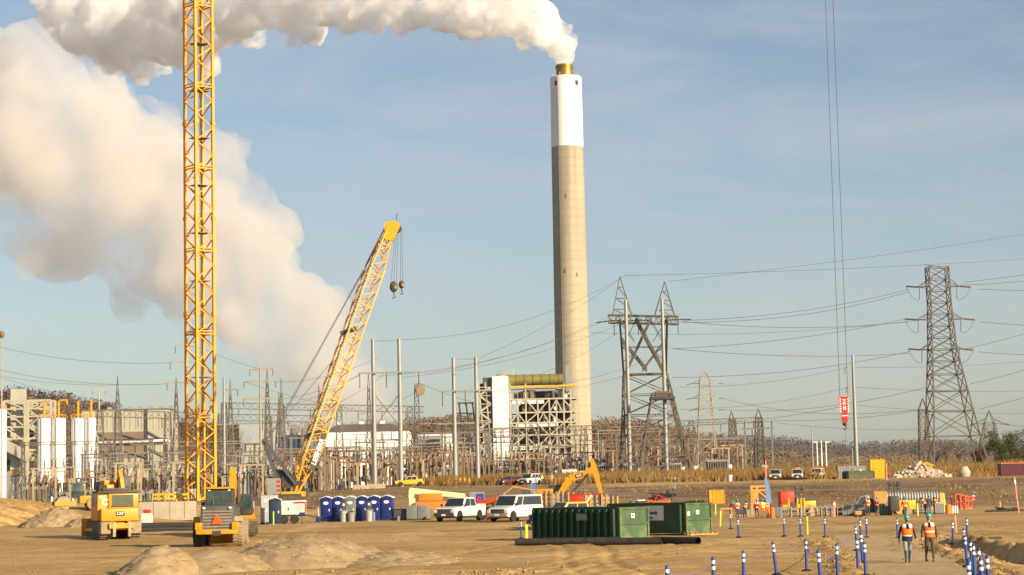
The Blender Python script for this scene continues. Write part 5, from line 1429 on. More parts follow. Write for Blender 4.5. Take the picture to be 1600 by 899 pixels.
def excavator(label, loc, rz, boom, stick, bucket=True, sw=0.0, m=YEL, mark=True):
    """boom: list of (x,z) joints, stick end (x,z)"""
    t = thing('excavator', label, 'excavator', loc, rz)
    tracks(t, 4.4, .6, 2.5, .95)
    MB().lathe([(.7,0),(.7,.25)], c=(0,0,.95), n=18).build('turntable', DARKST, t)
    MB().bx(-2.6,1.2,-1.4,1.4,1.2,2.1).build('upper_deck', m, t, bevel=.06)
    MB().bx(-2.9,-1.5,-1.4,1.4,1.25,2.5).build('counterweight', DGREY, t, bevel=.15)
    MB().bx(-1.5,.2,-1.35,.3,2.1,2.6).build('engine_cover', m, t, bevel=.06)
    cb = MB().bx(-.3,1.35,.5,1.4,1.5,3.0).build('cab', DARKST, t, bevel=.1)
    MB().bx(1.352,1.365,.6,1.3,1.9,2.85).build('front_window', CABGL, t)
    MB().bx(-.1,1.1,1.402,1.414,2.0,2.8).build('side_window', CABGL, t)
    MB().bx(-.1,1.1,.488,.498,2.1,2.8).build('side_window', CABGL, t)
    bm_ = MB()
    hs_ = [.55,.75,.6,.45,.4]
    for i in range(len(boom)-1): rot_box(bm_, (boom[i][0],0,boom[i][1]), (boom[i+1][0],0,boom[i+1][1]), .5, hs_[i], hs_[i+1])
    bo = bm_.build('boom', m, t)
    tip = boom[-1]
    s_ = MB(); d = Vector((stick[0]-tip[0],0,stick[1]-tip[1])).normalized()
    rot_box(s_, (tip[0]-d.x*.9,0,tip[1]-d.z*.9), (tip[0]+d.x*.2,0,tip[1]+d.z*.2), .42, .35, .62); rot_box(s_, (tip[0]+d.x*.2,0,tip[1]+d.z*.2), (stick[0],0,stick[1]), .42, .62, .32); s_.build('stick', m, t)
    cy_ = MB(); mid = boom[len(boom)//2]
    for y in (-.36,.36): cy_.tube((boom[0][0]+.7,y,boom[0][1]-.5),(mid[0],y,mid[1]-.15),.1,n=8)
    cy_.tube((mid[0],0,mid[1]+.5),(tip[0]-d.x*.85,0,tip[1]-d.z*.85),.09,n=8); cy_.build('hydraulic_cylinder', DARKST, t)
    if bucket:
        b = MB(); x,z = stick; b.slab([(x-.2,z+.1),(x+.35,z-.1),(x+.5,z-.7),(x+.1,z-1.15),(x-.55,z-1.1),(x-.75,z-.8)],-.55,.55); b.build('bucket', TRACK, t)
    if mark:
        q = boom[1]; q2 = boom[2]; c = ((q[0]+q2[0])/2,(q[1]+q2[1])/2); a = math.atan2(q2[1]-q[1],q2[0]-q[0])
        pl = MB().bx(-.42,.42,-.266,-.256,-.2,.2).build('name_plate', BLACK, bo); pl.location = (c[0],0,c[1]); pl.rotation_euler = (0,-a,0)
        text_mesh('CAT', .3, REFL, pl, (0,-.275,0), (R(90),0,0), bold=.01)
    return t
excavator('yellow excavator with a raised arched boom behind the formwork stacks', G(862,214), R(-4), [(.9,2.0),(2.0,3.6),(3.9,4.2),(4.5,4.75)], (5.2,2.0))
excavator('excavator with a dark cab and upright boom behind the wheel loader', G(367,150), R(-86), [(.9,1.9),(1.2,3.0),(1.5,3.7),(1.9,4.05)], (2.9,2.2), mark=False)
excavator('distant excavator whose boom rises behind the bulldozer', G(180,238), R(-60), [(.9,1.6),(1.3,2.3),(1.6,2.75),(1.9,2.9)], (2.7,1.2), mark=False)
def loader(label, loc, rz):
    t = thing('wheel_loader', label, 'wheel loader', loc, rz)
    MB().bx(-3.2,-.2,-.62,.62,.75,1.35).build('rear_chassis', YEL, t, bevel=.06)
    MB().prof([(-3.45,.95,1.0),(-3.50,1.5,1.08),(-3.35,2.5,1.0),(-1.3,2.62,.96),(-1.3,.95,1.0)]).build('engine_hood', DGREY, t, bevel=.1)
    g = MB()
    for i in range(7): z = 1.06+i*.185; g.box((-3.50+.02*i*.4,0,z),(.09,1.78,.085),ry=-.3)
    g.build('rear_grille', mat('grille_tan',(0.26,0.23,0.16),.7,var=.2), t)
    MB().add([(-3.61,-.33,1.40),(-3.61,.33,1.40),(-3.61,.08,1.92),(-3.61,-.08,1.92)],[(0,1,2,3)]).build('warning_triangle', mat('triangle_orange',(0.85,0.10,0.02),.4), t)
    MB().bx(-1.55,.15,-.86,.86,1.5,3.55).build('cab', DARKST, t, bevel=.08)
    for y in (-.80,.06): MB().bx(-1.566,-1.552,y,y+.74,2.70,3.42).build('rear_window', CABGL, t)
    for y in (-.88,.865): MB().bx(-1.3,0,y,y+.015,2.3,3.3).build('side_window', CABGL, t)
    MB().bx(-1.75,.3,-.98,.98,3.55,3.66).build('roof', YEL, t, bevel=.03)
    MB().tube((-2.2,.35,2.4),(-2.2,.35,2.95),.09,n=8).build('exhaust_stack', DARKST, t)
    MB().bx(-3.75,-3.2,-1.28,1.28,.78,1.05).build('rear_bumper', YEL, t, bevel=.06)
    MB().bx(-3.8,-3.72,-.25,.25,.7,1.0).build('tow_hitch', DARKST, t)
    for sg in (-1,1):
        MB().bx(-3.72,-3.30,sg*1.12-.22,sg*1.12+.22,1.05,1.5).build('corner_weight', YEL, t, bevel=.05)
        MB().prof([(-2.9,1.7,.01)]*3) if False else None
        fd = MB(); fd.slab([(-2.75,1.55),(-2.5,1.85),(-1.4,1.85),(-1.1,1.5),(-1.2,1.45),(-1.45,1.76),(-2.45,1.76),(-2.68,1.5)], sg*1.2-.33, sg*1.2+.33); fd.build('fender', YEL if sg > 0 else TANST, t)
        MB().box((-3.47,sg*.80,2.38),(.06,.16,.12)).build('tail_light', LAMPW, t)
        MB().box((-1.57,sg*.62,3.48),(.06,.16,.1)).build('work_light', LAMPW, t)
        MB().bx(.3,.42,sg*1.15-.12,sg*1.15+.12,2.35,2.75).build('mirror', DARKST, t)
        MB().bar((.3,sg*.8,2.9),(.36,sg*1.15,2.6),.05).build('mirror_arm', DARKST, t)
        for x in (-2.0,1.5):
            ty = DUSTY if sg < 0 else BLACK
            tw = MB(); r = .83; tw.lathe([(r*.55,-.33),(r*.94,-.33),(r,-.27),(r,.27),(r*.94,.33),(r*.55,.33)], n=28, axis='Y')
            for i in range(22):
                a = 2*PI*i/22; tw.box((r*1.01*math.cos(a),.16,r*1.01*math.sin(a)),(.06,.3,.13),ry=-a); a += .14; tw.box((r*1.01*math.cos(a),-.16,r*1.01*math.sin(a)),(.06,.3,.13),ry=-a)
            w_ = tw.build('wheel', ty, t); w_.location = (x,sg*1.22,r)
            MB().lathe([(r*.56,sg*.2),(r*.5,sg*.3),(.1,sg*.34)], n=18, axis='Y').build('rim', YEL, w_, smooth=True)
        rr_ = MB(); rr_.bar((-3.3,sg*.9,2.45),(-1.4,sg*.9,2.55),.05); rr_.bar((-3.3,sg*.9,2.0),(-3.3,sg*.9,2.45),.05); rr_.build('handrail', DARKST, t)
        MB().slab([(.4,1.3),(.7,2.0),(2.4,1.6),(3.3,.5),(3.0,.4),(2.2,1.25)], sg*.55-.1, sg*.55+.1).build('lift_arm', YEL, t)
    MB().bx(-.1,2.2,-.5,.5,.7,1.4).build('front_chassis', YEL, t)
    b = MB(); b.slab([(3.0,.1),(4.2,.05),(3.4,.35),(3.2,.9),(3.5,1.4),(3.0,1.3),(2.85,.7)],-1.5,1.5); b.build('bucket', YEL, t)
    return t
loader('yellow wheel loader seen from behind with an orange triangle on its grille', G(346,130), R(94))
# compactor
o = G(126,215); t = thing('soil_compactor', 'small yellow drum compactor with a green tinted cab below the switchyard', 'compactor', o, R(200))
MB().bx(-2.2,.2,-.8,.8,.7,1.5).build('engine_hood', YEL, t, bevel=.1)
MB().bx(-.3,.9,-.7,.7,1.3,2.75).build('cab', CABGL, t, bevel=.08); MB().bx(-.4,1.0,-.8,.8,2.75,2.85).build('roof', DGREY, t)
MB().lathe([(.72,-.95),(.75,-.9),(.75,.9),(.72,.95)], c=(1.9,0,.75), n=24, axis='Y').build('drum', TANST, t, smooth=True)
MB().bx(1.0,2.8,-1.12,-1.0,.5,.95).build('drum_frame', YEL, t); MB().bx(1.0,2.8,1.0,1.12,.5,.95).build('drum_frame', YEL, t); MB().bx(.6,1.1,-1.1,1.1,.5,.95).build('drum_frame', YEL, t)
for y in (-.8,.8): wheel(t,-1.2,y,.7,.45,DUSTY,YEL)

# ================================================================ site equipment near the toilets
o = G(421,178); t = thing('storage_locker', 'grey metal locker box left of the white generator trailer', 'storage locker', o, R(8))
MB().bx(-.75,.75,-.8,.8,.1,2.5).build('body', GREYP, t, bevel=.02); MB().bx(-.8,.8,-.85,.85,0,.12).build('base_frame', DARKST, t)
for x in (-.7,.02): MB().bx(x,x+.68,-.83,-.802,.2,2.4).build('door', mat('locker_door',(0.40,0.40,0.39),.5), t)
for x,z in ((-.45,1.9),(.3,1.0),(-.4,1.1)): MB().bx(x,x+.22,-.845,-.832,z,z+.25).build('notice', REFL, t)
def toilet(label, px, Y, body, rz, group='portable toilets in a row', decal=True):
    o = G(px,Y); t = thing('portable_toilet', label, 'portable toilet', o, rz, group)
    MB().bx(-.52,.52,-.52,.58,.08,2.02).build('cabin', body, t, bevel=.03)
    MB().bx(-.57,.57,-.57,.62,0,.1).build('skid_base', DGREY, t)
    d = MB().bx(-.43,.43,-.56,-.522,.14,1.98).build('door', body, t, bevel=.015)
    MB().bx(.26,.34,-.60,-.562,.95,1.15).build('handle', REFL, d)
    r_ = MB(); r_.prof([(-.58,2.02,.6)]*3) if False else None
    rf = MB(); rf.add([(-.57,-.6,2.02),(.57,-.6,2.02),(.57,.63,2.02),(-.57,.63,2.02),(-.57,-.6,2.10),(.57,-.6,2.10),(.57,.63,2.10),(-.57,.63,2.10),(0,-.6,2.30),(0,.63,2.30)],
           [(0,3,2,1),(0,1,5,8,4),(1,2,6,5),(2,3,7,9,6),(3,0,4,7),(4,8,9,7),(8,5,6,9)]); rf.build('roof', mat('toilet_roof',(0.72,0.72,0.72),.5), t)
    gb = MB(); gb.add([(-.52,-.605,2.0),(.52,-.605,2.0),(.5,-.605,2.09),(0,-.605,2.25),(-.5,-.605,2.09)],[(0,1,2,3,4)]); gb.build('gable', body, t)
    if decal:
        e = MB(); n = 20; e.add([(.24*math.cos(2*PI*i/n),-.568,1.68+.15*math.sin(2*PI*i/n)) for i in range(n)],[tuple(range(n))]); e.build('oval_decal', REFL, d)
    v = MB()
    for z in (1.86,1.80,.3,.36): v.bx(-.35,.35,-.575,-.561,z,z+.025)
    v.build('vent_slat', DARKST if body != BLUEP else mat('vent_blue',(0.01,0.02,0.12),.5), d)
    return t
GREYT = mat('toilet_grey', (0.19,0.205,0.195), .5, var=.08)
for i,px in enumerate((511.5,530,549,567.5,586.5,606)):
    toilet(('grey portable toilet between blue ones in the row' if i == 2 else 'blue portable toilet, %s from the left in the row of six' % ORD[i]), px, 184-abs(i-2.5)*.05, GREYT if i == 2 else BLUEP, R(-7))
toilet('dark blue portable toilet beside the grey locker, behind a lime stake', 430, 175, mat('toilet_dark',(0.012,0.025,0.07),.5), R(5), None, False)
def wash(label, px):
    o = G(px,182.3); t = thing('hand_wash_station', label, 'hand wash station', o, R(-10), 'hand wash stations')
    MB().lathe([(.30,0),(.32,.7),(.30,.95)], n=14).build('tank', mat('wash_grey',(0.36,0.35,0.31),.6), t, smooth=True)
    MB().bx(-.34,.34,-.3,.3,.95,1.05).build('basin', GREYP, t, bevel=.02); MB().bx(-.2,.2,.05,.25,1.05,1.75).build('dispenser', DGREY, t, bevel=.04)
    MB().tube((0,0,1.05),(0,-.12,1.25),.025).build('tap', CHROME, t); MB().bx(-.1,.1,.03,.05,1.4,1.6).build('notice', REFL, t)
    MB().lathe([(.12,0),(.12,.8)], c=(.42,0,0), n=10).build('water_bottle', mat('wash_blue',(0.15,0.22,0.35),.4), t, smooth=True)
wash('grey hand wash station in front of the second blue toilet', 537); wash('grey hand wash station in front of the fourth blue toilet', 577)
o = G(549,182); t = thing('trash_barrel', 'open grey trash barrel before the grey toilet', 'trash barrel', o)
MB().lathe([(.27,0),(.30,.3),(.31,.8),(.33,.82),(.30,.84),(.27,.78)], n=18).build('drum', GREYP, t, smooth=True); MB().lathe([(.29,.76),(.05,.95)], n=12).build('black_bag', BLACK, t)
o = G(497,182); t = thing('sign_stand', 'small blue sign stand at the left end of the toilet row', 'sign stand', o); MB().bx(-.2,.2,-.03,.03,0,.45).build('panel', BLUEP, t); MB().bar((.15,.1,0),(0,0,1.3),.05).build('post', REFL, t)
# generator / light trailer
o = G(457.5,177); t = thing('generator_trailer', 'white generator trailer with red trim and black running gear', 'generator trailer', o, R(4))
MB().bx(-1.17,1.17,-.6,.6,.78,1.98).build('housing', WHITEP, t, bevel=.04)
MB().bx(-.05,1.16,-.612,-.602,.85,1.85).build('side_panel', mat('panel_grey',(0.55,0.55,0.56),.4), t)
MB().bx(.1,1.16,-.625,-.613,1.72,1.86).build('red_stripe', HOTR, t); MB().bx(.35,.95,-.636,-.626,1.8,1.88).build('blue_stripe', BLUEP, t)
MB().bx(1.08,1.17,-.63,-.613,.9,1.7).build('red_edge', HOTR, t); MB().bx(.6,1.1,-.63,-.613,.72,.95).build('blue_corner', BLUEP, t)
lb_ = MB()
for i in range(4): lb_.bx(.25,.9-.12*(i%2),-.622,-.613,1.55-.16*i,1.59-.16*i)
lb_.build('printed_notice', GREYP, t)
for x,z in ((-1.02,1.3),(-.4,1.15)): MB().bx(x,x+.1,-.615,-.602,z,z+.25).build('latch', BLACK, t)
MB().bx(-1.3,1.3,-.5,.5,.62,.78).build('chassis', DARKST, t)
for x in (-.75,.15):
    for y in (-.62,.62): wheel(t,x,y,.36,.22)
MB().bar((1.2,0,.68),(2.5,0,.5),.12).build('drawbar', DARKST, t); MB().bar((2.3,0,.5),(2.3,0,0),.09).build('jack_stand', DARKST, t)
jk = MB()
for x in (-1.2,.75): jk.bar((x,-.75,.7),(x+.1,-.95,0),.07); jk.box((x+.1,-.95,.03),(.25,.25,.05))
jk.build('outrigger', DARKST, t)
# bins right of the toilets
o = G(626,183.5); t = thing('waste_bin', 'squat dark plastic bin right of the last toilet', 'waste bin', o, R(-6)); MB().prof([(-.5,0,.4),(-.55,.95,.48),(.55,.95,.48),(.5,0,.4)]).build('body', DGREY, t, bevel=.03); MB().bx(-.6,.6,-.52,.52,.95,1.03).build('lid', BLACK, t, bevel=.02); MB().lathe([(.13,0),(.14,.4)],c=(-.1,-.75,0),n=10).build('bucket', mat('bucket_blue',(0.15,0.2,0.3),.5), t)
o = G(654,183); t = thing('water_tank', 'rounded grey water tank box with a dividing seam beside the pickup', 'water tank', o, R(-8))
for sg in (-1,1):
    m_ = MB(); m_.slab([(-.98,.12),(-.98,1.1),(-.8,1.32),(-.1,1.32),(-.02,1.25),(-.02,.12)] if sg < 0 else [(.02,.12),(.02,1.25),(.1,1.32),(.8,1.32),(.98,1.1),(.98,.12)],-.6,.6); m_.build('shell', GREYT, t, bevel=.04)
MB().bx(-1,1,-.55,.55,0,.12).build('skid', DARKST, t); MB().tube((.75,-.68,.1),(.75,-.68,.3),.1).build('valve', BLACK, t)
# telescopic lift
o = G(676,196); t = thing('boom_lift', 'cream and orange telescopic boom lift behind the white pickup', 'boom lift', o, 0); k = PXM(196)
lx = lambda x: (x-676)/k; lz = lambda y: (P(676,y,196)-o).z
rot_box(MB(), (lx(641),0,lz(766)), (lx(727),0,lz(776)), .55, .55, .42).build('boom', CREAMP, t)
rot_box(MB(), (lx(644),0,lz(765)), (lx(644),0,lz(793)), .6, .5, .55).build('boom_riser', CREAMP, t)
MB().bx(lx(656),lx(692),-.9,.9,lz(783),lz(771)).build('turret', ORANGE, t, bevel=.1); MB().bx(lx(650),lx(700),-1.0,1.0,lz(796),lz(784)).build('chassis', ORANGE, t, bevel=.06)
MB().bx(lx(640),lx(652),-.5,.5,lz(792),lz(778)).build('counterweight', CREAMP, t, bevel=.04)
rot_box(MB(), (lx(722),0,lz(774)), (lx(738),0,lz(792)), .3, .5, .35).build('jib', ORANGE, t)
bk = MB()
for z0 in (lz(794),lz(788),lz(782)):
    bk.bar((lx(733),-.8,z0),(lx(750),-.8,z0),.07); bk.bar((lx(733),.6,z0),(lx(750),.6,z0),.07)
for x in (733,741.5,750): bk.bar((lx(x),-.8,lz(794)),(lx(x),-.8,lz(782)),.07); bk.bar((lx(x),.6,lz(794)),(lx(x),.6,lz(782)),.07)
bk.build('work_basket', HOTR, t)
for x in (-1.3,1.2):
    for y in (-1.0,1.0): wheel(t,x,y,.45,.35,DUSTY,CREAMP)
o = G(746,206); t = thing('info_board', 'grey trailer board with a blue poster behind the white pickup', 'notice board', o, R(-4)); MB().bx(-.75,.75,-.05,.05,.9,2.4).build('panel', GREYP, t); MB().bx(-.1,.68,-.075,-.052,1.1,2.2).build('blue_poster', mat('poster_blue',(0.03,0.06,0.35),.5), t); MB().bx(.1,.4,-.09,-.076,1.5,1.9).build('red_patch', HOTR, t)
for x in (-.5,.5): MB().bar((x,0,0),(x,0,.9),.08).build('leg', DARKST, t)
o = G(766,177); t = thing('hose_skid', 'red skid with a slanted orange lid between pickup and van', 'equipment skid', o, R(-20)); MB().bx(-.75,.75,-.6,.6,.25,1.1).build('frame', DARKST, t, bevel=.04); rot_box(MB(),(-.9,0,1.35),(.85,0,1.75),1.2,.4,.35).build('lid', mat('lid_orange_red',(0.62,0.09,0.02),.45), t)
MB().bx(-.8,.8,-.7,-.55,.1,.45).build('red_rail', REDP, t)
for x in (-.45,.45): wheel(t,x,-.65,.28,.18); wheel(t,x,.65,.28,.18)
o = G(812,188); t = thing('tarp_canopy', 'orange plywood gable canopy behind the white van', 'canopy', o, 0)
MB().slab([(-1.5,2.15),(-.5,2.85),(1.5,2.45),(1.5,2.37),(-.5,2.76),(-1.45,2.08)],-1,1).build('roof', PLY, t)
for x in (-1.3,1.3):
    for y in (-.9,.9): MB().bar((x,y,0),(x,y,2.3),.1).build('post', WOOD, t)
o = G(831,205); t = thing('banner', 'blue feather banner above the orange canopy', 'banner', o); MB().bar((0,0,0),(0,0,3.2),.05).build('pole', GALV, t); MB().slab([(0,2.2),(.42,2.25),(.45,2.9),(.2,3.2),(0,3.2)],-.02,.02).build('cloth', mat('banner_blue',(0.06,0.17,0.50),.6), t)

# formwork racks: five stacks of timber panels
for i,px in enumerate((848,874,900,926,951)):
    o = G(px,196); t = thing('formwork_stack', 'tall stack of brown formwork panels, %s from the left below the excavator' % ORD[i], 'formwork stack', o, R(-3+2*i), 'formwork stacks')
    for q in range(5): MB().bx(-.78,.78,-.55,.55,.15+q*.42,.15+q*.42+.3).build('panel', (WOOD,PLY,TANST,GREYP if i == 1 else WOOD,WOOD)[q], t)
    for x in (-.66,-.22,.22,.66): MB().bx(x-.09,x+.09,-.62,-.56,0,2.35).build('upright', (WOOD if i != 1 else GREYT) if x < 0 else DARKST, t)
o = G(902,180); t = thing('tool_box', 'dark red site tool box with a slanted strut behind the yellow pickup', 'tool box', o, R(-6)); MB().bx(-.6,.6,-.5,.5,1.2,2.1).build('body', REDP, t, bevel=.03); MB().bx(-.65,.65,-.55,.55,2.1,2.16).build('lid', REDP, t); MB().bx(-.55,.55,-.45,.45,0,1.2).build('stand', DARKST, t); MB().bx(.6,2.2,-.1,.0,2.05,2.15).build('boom_arm', REDP, t); MB().bar((.7,-.1,1.2),(1.3,-.1,2.05),.1).build('strut', REFL, t)
o = G(964,197); t = thing('yellow_marker', 'plain yellow marker panel at the right end of the formwork stacks', 'marker panel', o); MB().bx(-.18,.18,-.08,.08,.3,2.2).build('panel', PUY, t); MB().bar((0,0.1,0),(0,0.1,2.0),.08).build('post', WOOD, t)
o = G(958,188); t = thing('pipe_rack', 'pale green pipe rack behind the second dumpster', 'pipe rack', o, R(5)); fr = MB()
for x in (-1.4,-.5,.4,1.3): fr.bar((x,-.4,0),(x,-.4,1.5),.12); fr.bar((x,.4,0),(x,.4,1.5),.12); fr.bar((x,-.4,1.1),(x,.4,1.1),.1)
fr.build('frame', mat('rack_green',(0.30,0.36,0.27),.6), t)
for i in range(6): MB().tube((-1.7,-.35+.14*i,1.22+.05*(i%2)),(1.6,-.35+.14*i,1.22+.05*(i%2)),.08,n=8).build('pipe', GREYT if i%2 else GALV, t)
o = G(998,200); t = thing('utility_cart', 'small green and white utility cart behind the second dumpster', 'utility cart', o, R(-140)); MB().bx(-1.2,1.2,-.6,.6,.45,.85).build('body', mat('cart_green',(0.08,0.22,0.07),.5), t, bevel=.05); MB().bx(.6,1.3,-.55,.55,.85,1.1).build('hood', REDP, t, bevel=.04)
for x in (-.3,.6):
    for y in (-.5,.5): MB().bar((x,y,.8),(x*.9,y,1.85),.06).build('roll_bar', DARKST, t)
MB().bx(-.4,.6,-.55,.55,1.85,1.92).build('roof', REFL, t)
for x in (-.8,.85):
    for y in (-.6,.6): wheel(t,x,y,.3,.2)
o = G(1035,186); t = thing('drill_rig', 'orange and black drill rig with a folded mast behind the second dumpster', 'drill rig', o, R(-20)); tracks(t, 2.6, .4, 1.7, .8)
MB().bx(-1.1,1.1,-.8,.8,.8,1.4).build('chassis', YEL, t, bevel=.05); MB().bx(-.8,.8,-.6,.6,1.4,1.9).build('engine_cover', ORANGE, t, bevel=.05); rot_box(MB(),(-1.3,0,2.0),(1.4,0,2.45),.3,.35,.3).build('mast', DARKST, t)
for x,z in ((-.7,2.1),(0,2.25),(.6,2.4),(1.2,2.9)): MB().box((x,-.1,z+.2),(.3,.3,.3)).build('hydraulic_head', DARKST if x < 1 else GREYP, t)
MB().path([(-.6,-.4,1.9),(-.2,-.5,2.4),(.4,-.5,2.1),(.9,-.4,1.6)],.06,6).build('hose', HOTR, t); MB().bx(-1.2,-.8,-.5,.5,1.4,2.0).build('control_box', ORANGE, t); MB().tube((.9,-.3,1.4),(1.2,-.3,3.0),.05).build('light_pole', DARKST, t)

# ---- roll-off dumpsters
def dumpster(label, px_end, Y, rz, L=6.7, W=2.35, H=1.85, ribs=11, sign=False):
    """end door at local +x; origin below the middle of the door"""
    o = G(px_end, Y); t = thing('dumpster', label, 'dumpster', o, rz, 'roll-off dumpsters'); h = W/2
    sk = .14
    MB().bx(-L,-.02,-h,-h+.07,sk,H).build('side_wall', GREEND, t); MB().bx(-L,-.02,h-.07,h,sk,H).build('side_wall', GREEND, t)
    MB().bx(-L,-L+.07,-h+.07,h-.07,sk,H).build('front_wall', GREEND, t); MB().bx(-L,-.02,-h+.07,h-.07,sk,sk+.06).build('floor_plate', DARKST, t)
    rm = MB()
    for y in (-h-.03,h-.12): rm.bx(-L-.03,.0,y,y+.15,H,H+.13)
    rm.bx(-L-.03,-L+.12,-h,h,H,H+.13); rm.build('top_rail', GREEND, t)
    for sg in (-1,1):
        for i in range(ribs):
            x = -L+.2+(L-.5)*i/(ribs-1); MB().prof([(x-.10,sk,.0)]*3) if False else None
            y0, y1 = (h,h+.2) if sg > 0 else (-h-.2,-h); MB().bx(x-.075,x+.075,y0,y1,sk,H).build('rib', GREEND, t)
        y0 = h if sg > 0 else -h-.1
        MB().bx(-L,-.02,y0,y0+.1,sk-.02,sk+.14).build('bottom_rail', GREEND, t)
    d = MB().bx(-.02,.06,-h,h,sk,H+.1).build('end_door', GREENL, t)
    fr = MB()
    for y in (-h,h-.12): fr.bx(.06,.14,y,y+.12,sk,H+.1)
    for z in (sk,.95,H-.02): fr.bx(.06,.13,-h+.12,h-.12,z,z+.11)
    fr.build('door_frame', GREENL, d)
    MB().bx(.065,.075,-.2,.06,1.32,1.58).build('label_plate', REFL, d); MB().bx(.075,.079,-.14,.0,1.4,1.5).build('label_print', DARKST, d)
    if sign:
        MB().bx(.065,.075,-h+.2,-h+.4,1.25,1.5).build('small_label', REFL, d)
    hg = MB()
    for z in (.5,1.0,1.5): hg.tube((.0,h+.06,z),(.0,h+.06,z+.2),.06)
    hg.build('hinge', DARKST, d)
    wl = MB()
    for x in (-.5,-L+.5):
        for y in (-h+.3,h-.3): wl.lathe([(.12,-.1),(.12,.1)], c=(x,y,.12), n=12, axis='Y')
    wl.build('roller', RUST, t)
    return t
RZ = math.atan2(-.79,.62)
t = dumpster('long green dumpster with many side ribs and a rust streaked end door', 990, 121.5, RZ+R(0), 8.0, 2.3, 1.85, 13)
hh = 2.3/2
MB().bx(-3.6,-2.6,-hh-.212,-hh-.202,1.2,1.6).build('faded_label', GREYT, t)
t = dumpster('green dumpster with smooth sides and a white notice, standing behind the ribbed one', 1091, 132, RZ+R(2), 7.2, 2.35, 1.95, 2, True)
sg_ = MB().bx(-4.6,-1.9,-1.19,-1.178,.95,1.9).build('white_notice', mat('notice_white',(0.60,0.61,0.60),.6,dirt=.1), t)
text_mesh('Ready', .34, DARKST, sg_, (-2.9,-1.2,1.45), (R(90),0,0), bold=.01); text_mesh('Corp', .28, DARKST, sg_, (-3.2,-1.2,1.14), (R(90),0,0), bold=.01)
o = G(1094,130.6); t = thing('wooden_skid', 'orange timber skid under the end of the smooth dumpster', 'timber skid', o, RZ+PI/2)
for y in (-.3,.1): MB().bx(-1.2,1.2,y-.06,y+.06,.02,.13).build('runner', PLY, t)
for x in np.linspace(-1.1,1.1,6): MB().bx(x-.08,x+.08,-.45,.3,.131,.165).build('board', PLY, t)
# black pipes on the ground before the dumpsters
for a,b,Y0,Y1,lb in ((806,968,115,113.5,'long black steel pipe on the ground below the ribbed dumpster'),(930,1034,112.2,111.0,'middle rusty black pipe overlapping the long one'),(1022,1091,112.6,109.5,'short open black pipe at the right end of the three')):
    p, q = G(a,Y0,.2), G(b,Y1,.2); m_ = MB(); m_.tube(p,q,.2,n=18,cap=False); m_.tube(q,p,.165,n=18,cap=False)
    d = (q-p).normalized(); 
    for c in (p,q): m_.tube(c-d*.01,c+d*.01,.2,n=18,cap=False)
    tag(m_.build('steel_pipe', mat('pipe_black',(0.035,0.028,0.024),.7,var=.4,dirt=.4,dcol=(0.16,0.09,0.04)), smooth=True), lb, 'pipe', 'pipes on the ground')

# ---- left middle ground
o = G(262,213); t = thing('concrete_block_wall', 'low grey concrete retaining block between bulldozer and wheel loader', 'concrete wall', o); MB().bx(-2.9,2.9,-.4,.4,-.2,1.75).build('block', CONC, t, bevel=.03)
for x in (-1.4,.3,1.8): MB().bx(x-.02,x+.02,-.415,-.4,0,1.7).build('joint', DARKST, t)
for i,(px0,px1,Y,z) in enumerate(((212,306,172,.10),(213,307,166,.10),(216,305,160,.10),(213,304,169,.32))):
    p, q = G(px0,Y,z), G(px1,Y,z); m_ = MB(); d = q-p
    m_.box(tuple((p+q)/2+Vector((0,0,.10))),(d.length,.26,.03)); m_.box(tuple((p+q)/2-Vector((0,0,.08))),(d.length,.26,.03)); m_.box(tuple((p+q)/2),(d.length,.03,.15))
    tag(m_.build('steel_beam', DARKST), 'dark steel beam lying between bulldozer and loader, %s of four counted from the rear' % ORD[(2,1,3,0)[i] if False else i], 'steel beam', 'steel beams on the ground')
o = G(230,206); t = thing('bulk_bag', 'white bulk bag with a red top before the concrete block', 'bulk bag', o); MB().prof([(-.5,0,.45),(-.55,.5,.52),(-.45,.95,.45),(.45,.95,.45),(.55,.5,.52),(.5,0,.45)]).build('bag', mat('bag_white',(0.62,0.58,0.5),.9,bump=.5), t, bevel=.08); MB().box((0,0,1.15),(.7,.6,.35)).build('red_top', REDP, t, bevel=.08)
for i,(px,Y) in enumerate(((248,248),(268,246),(285,248))):
    o = G(px,Y); t = thing('barricade', 'yellow barricade below the switchyard, %s from the left' % ORD[i], 'barricade', o, R(5*i), 'yellow barricades')
    for z in (.35,.85): MB().bx(-.8,.8,-.04,.04,z,z+.25).build('rail', PUY, t)
    for x in (-.7,.7): MB().bar((x,-.3,0),(x,0,1.1),.09).build('leg', PUY, t); MB().bar((x,.3,0),(x,0.02,1.1),.09).build('leg', PUY, t)
for i,(px,Y,w_) in enumerate(((564,372,3.0),(588,385,3.4),(1048,342,2.4))):
    o = G(px,Y); t = thing('concrete_barrier', ('pale concrete barrier at the switchyard edge, the left one','pale concrete barrier at the switchyard edge, the right one','pale concrete slab on the bench edge left of the white bucket')[i], 'concrete barrier', o, R(6), 'concrete barriers')
    m_ = MB(); m_.add([(-w_/2*1,-.3,0),(-w_/2,.3,0),(-w_/2,.12,.9),(-w_/2,-.12,.9),(w_/2,-.3,0),(w_/2,.3,0),(w_/2,.12,.9),(w_/2,-.12,.9)],[(0,1,2,3),(7,6,5,4),(0,4,5,1),(1,5,6,2),(2,6,7,3),(3,7,4,0)]); m_.build('block', TANST if i < 2 else CREAM, t)

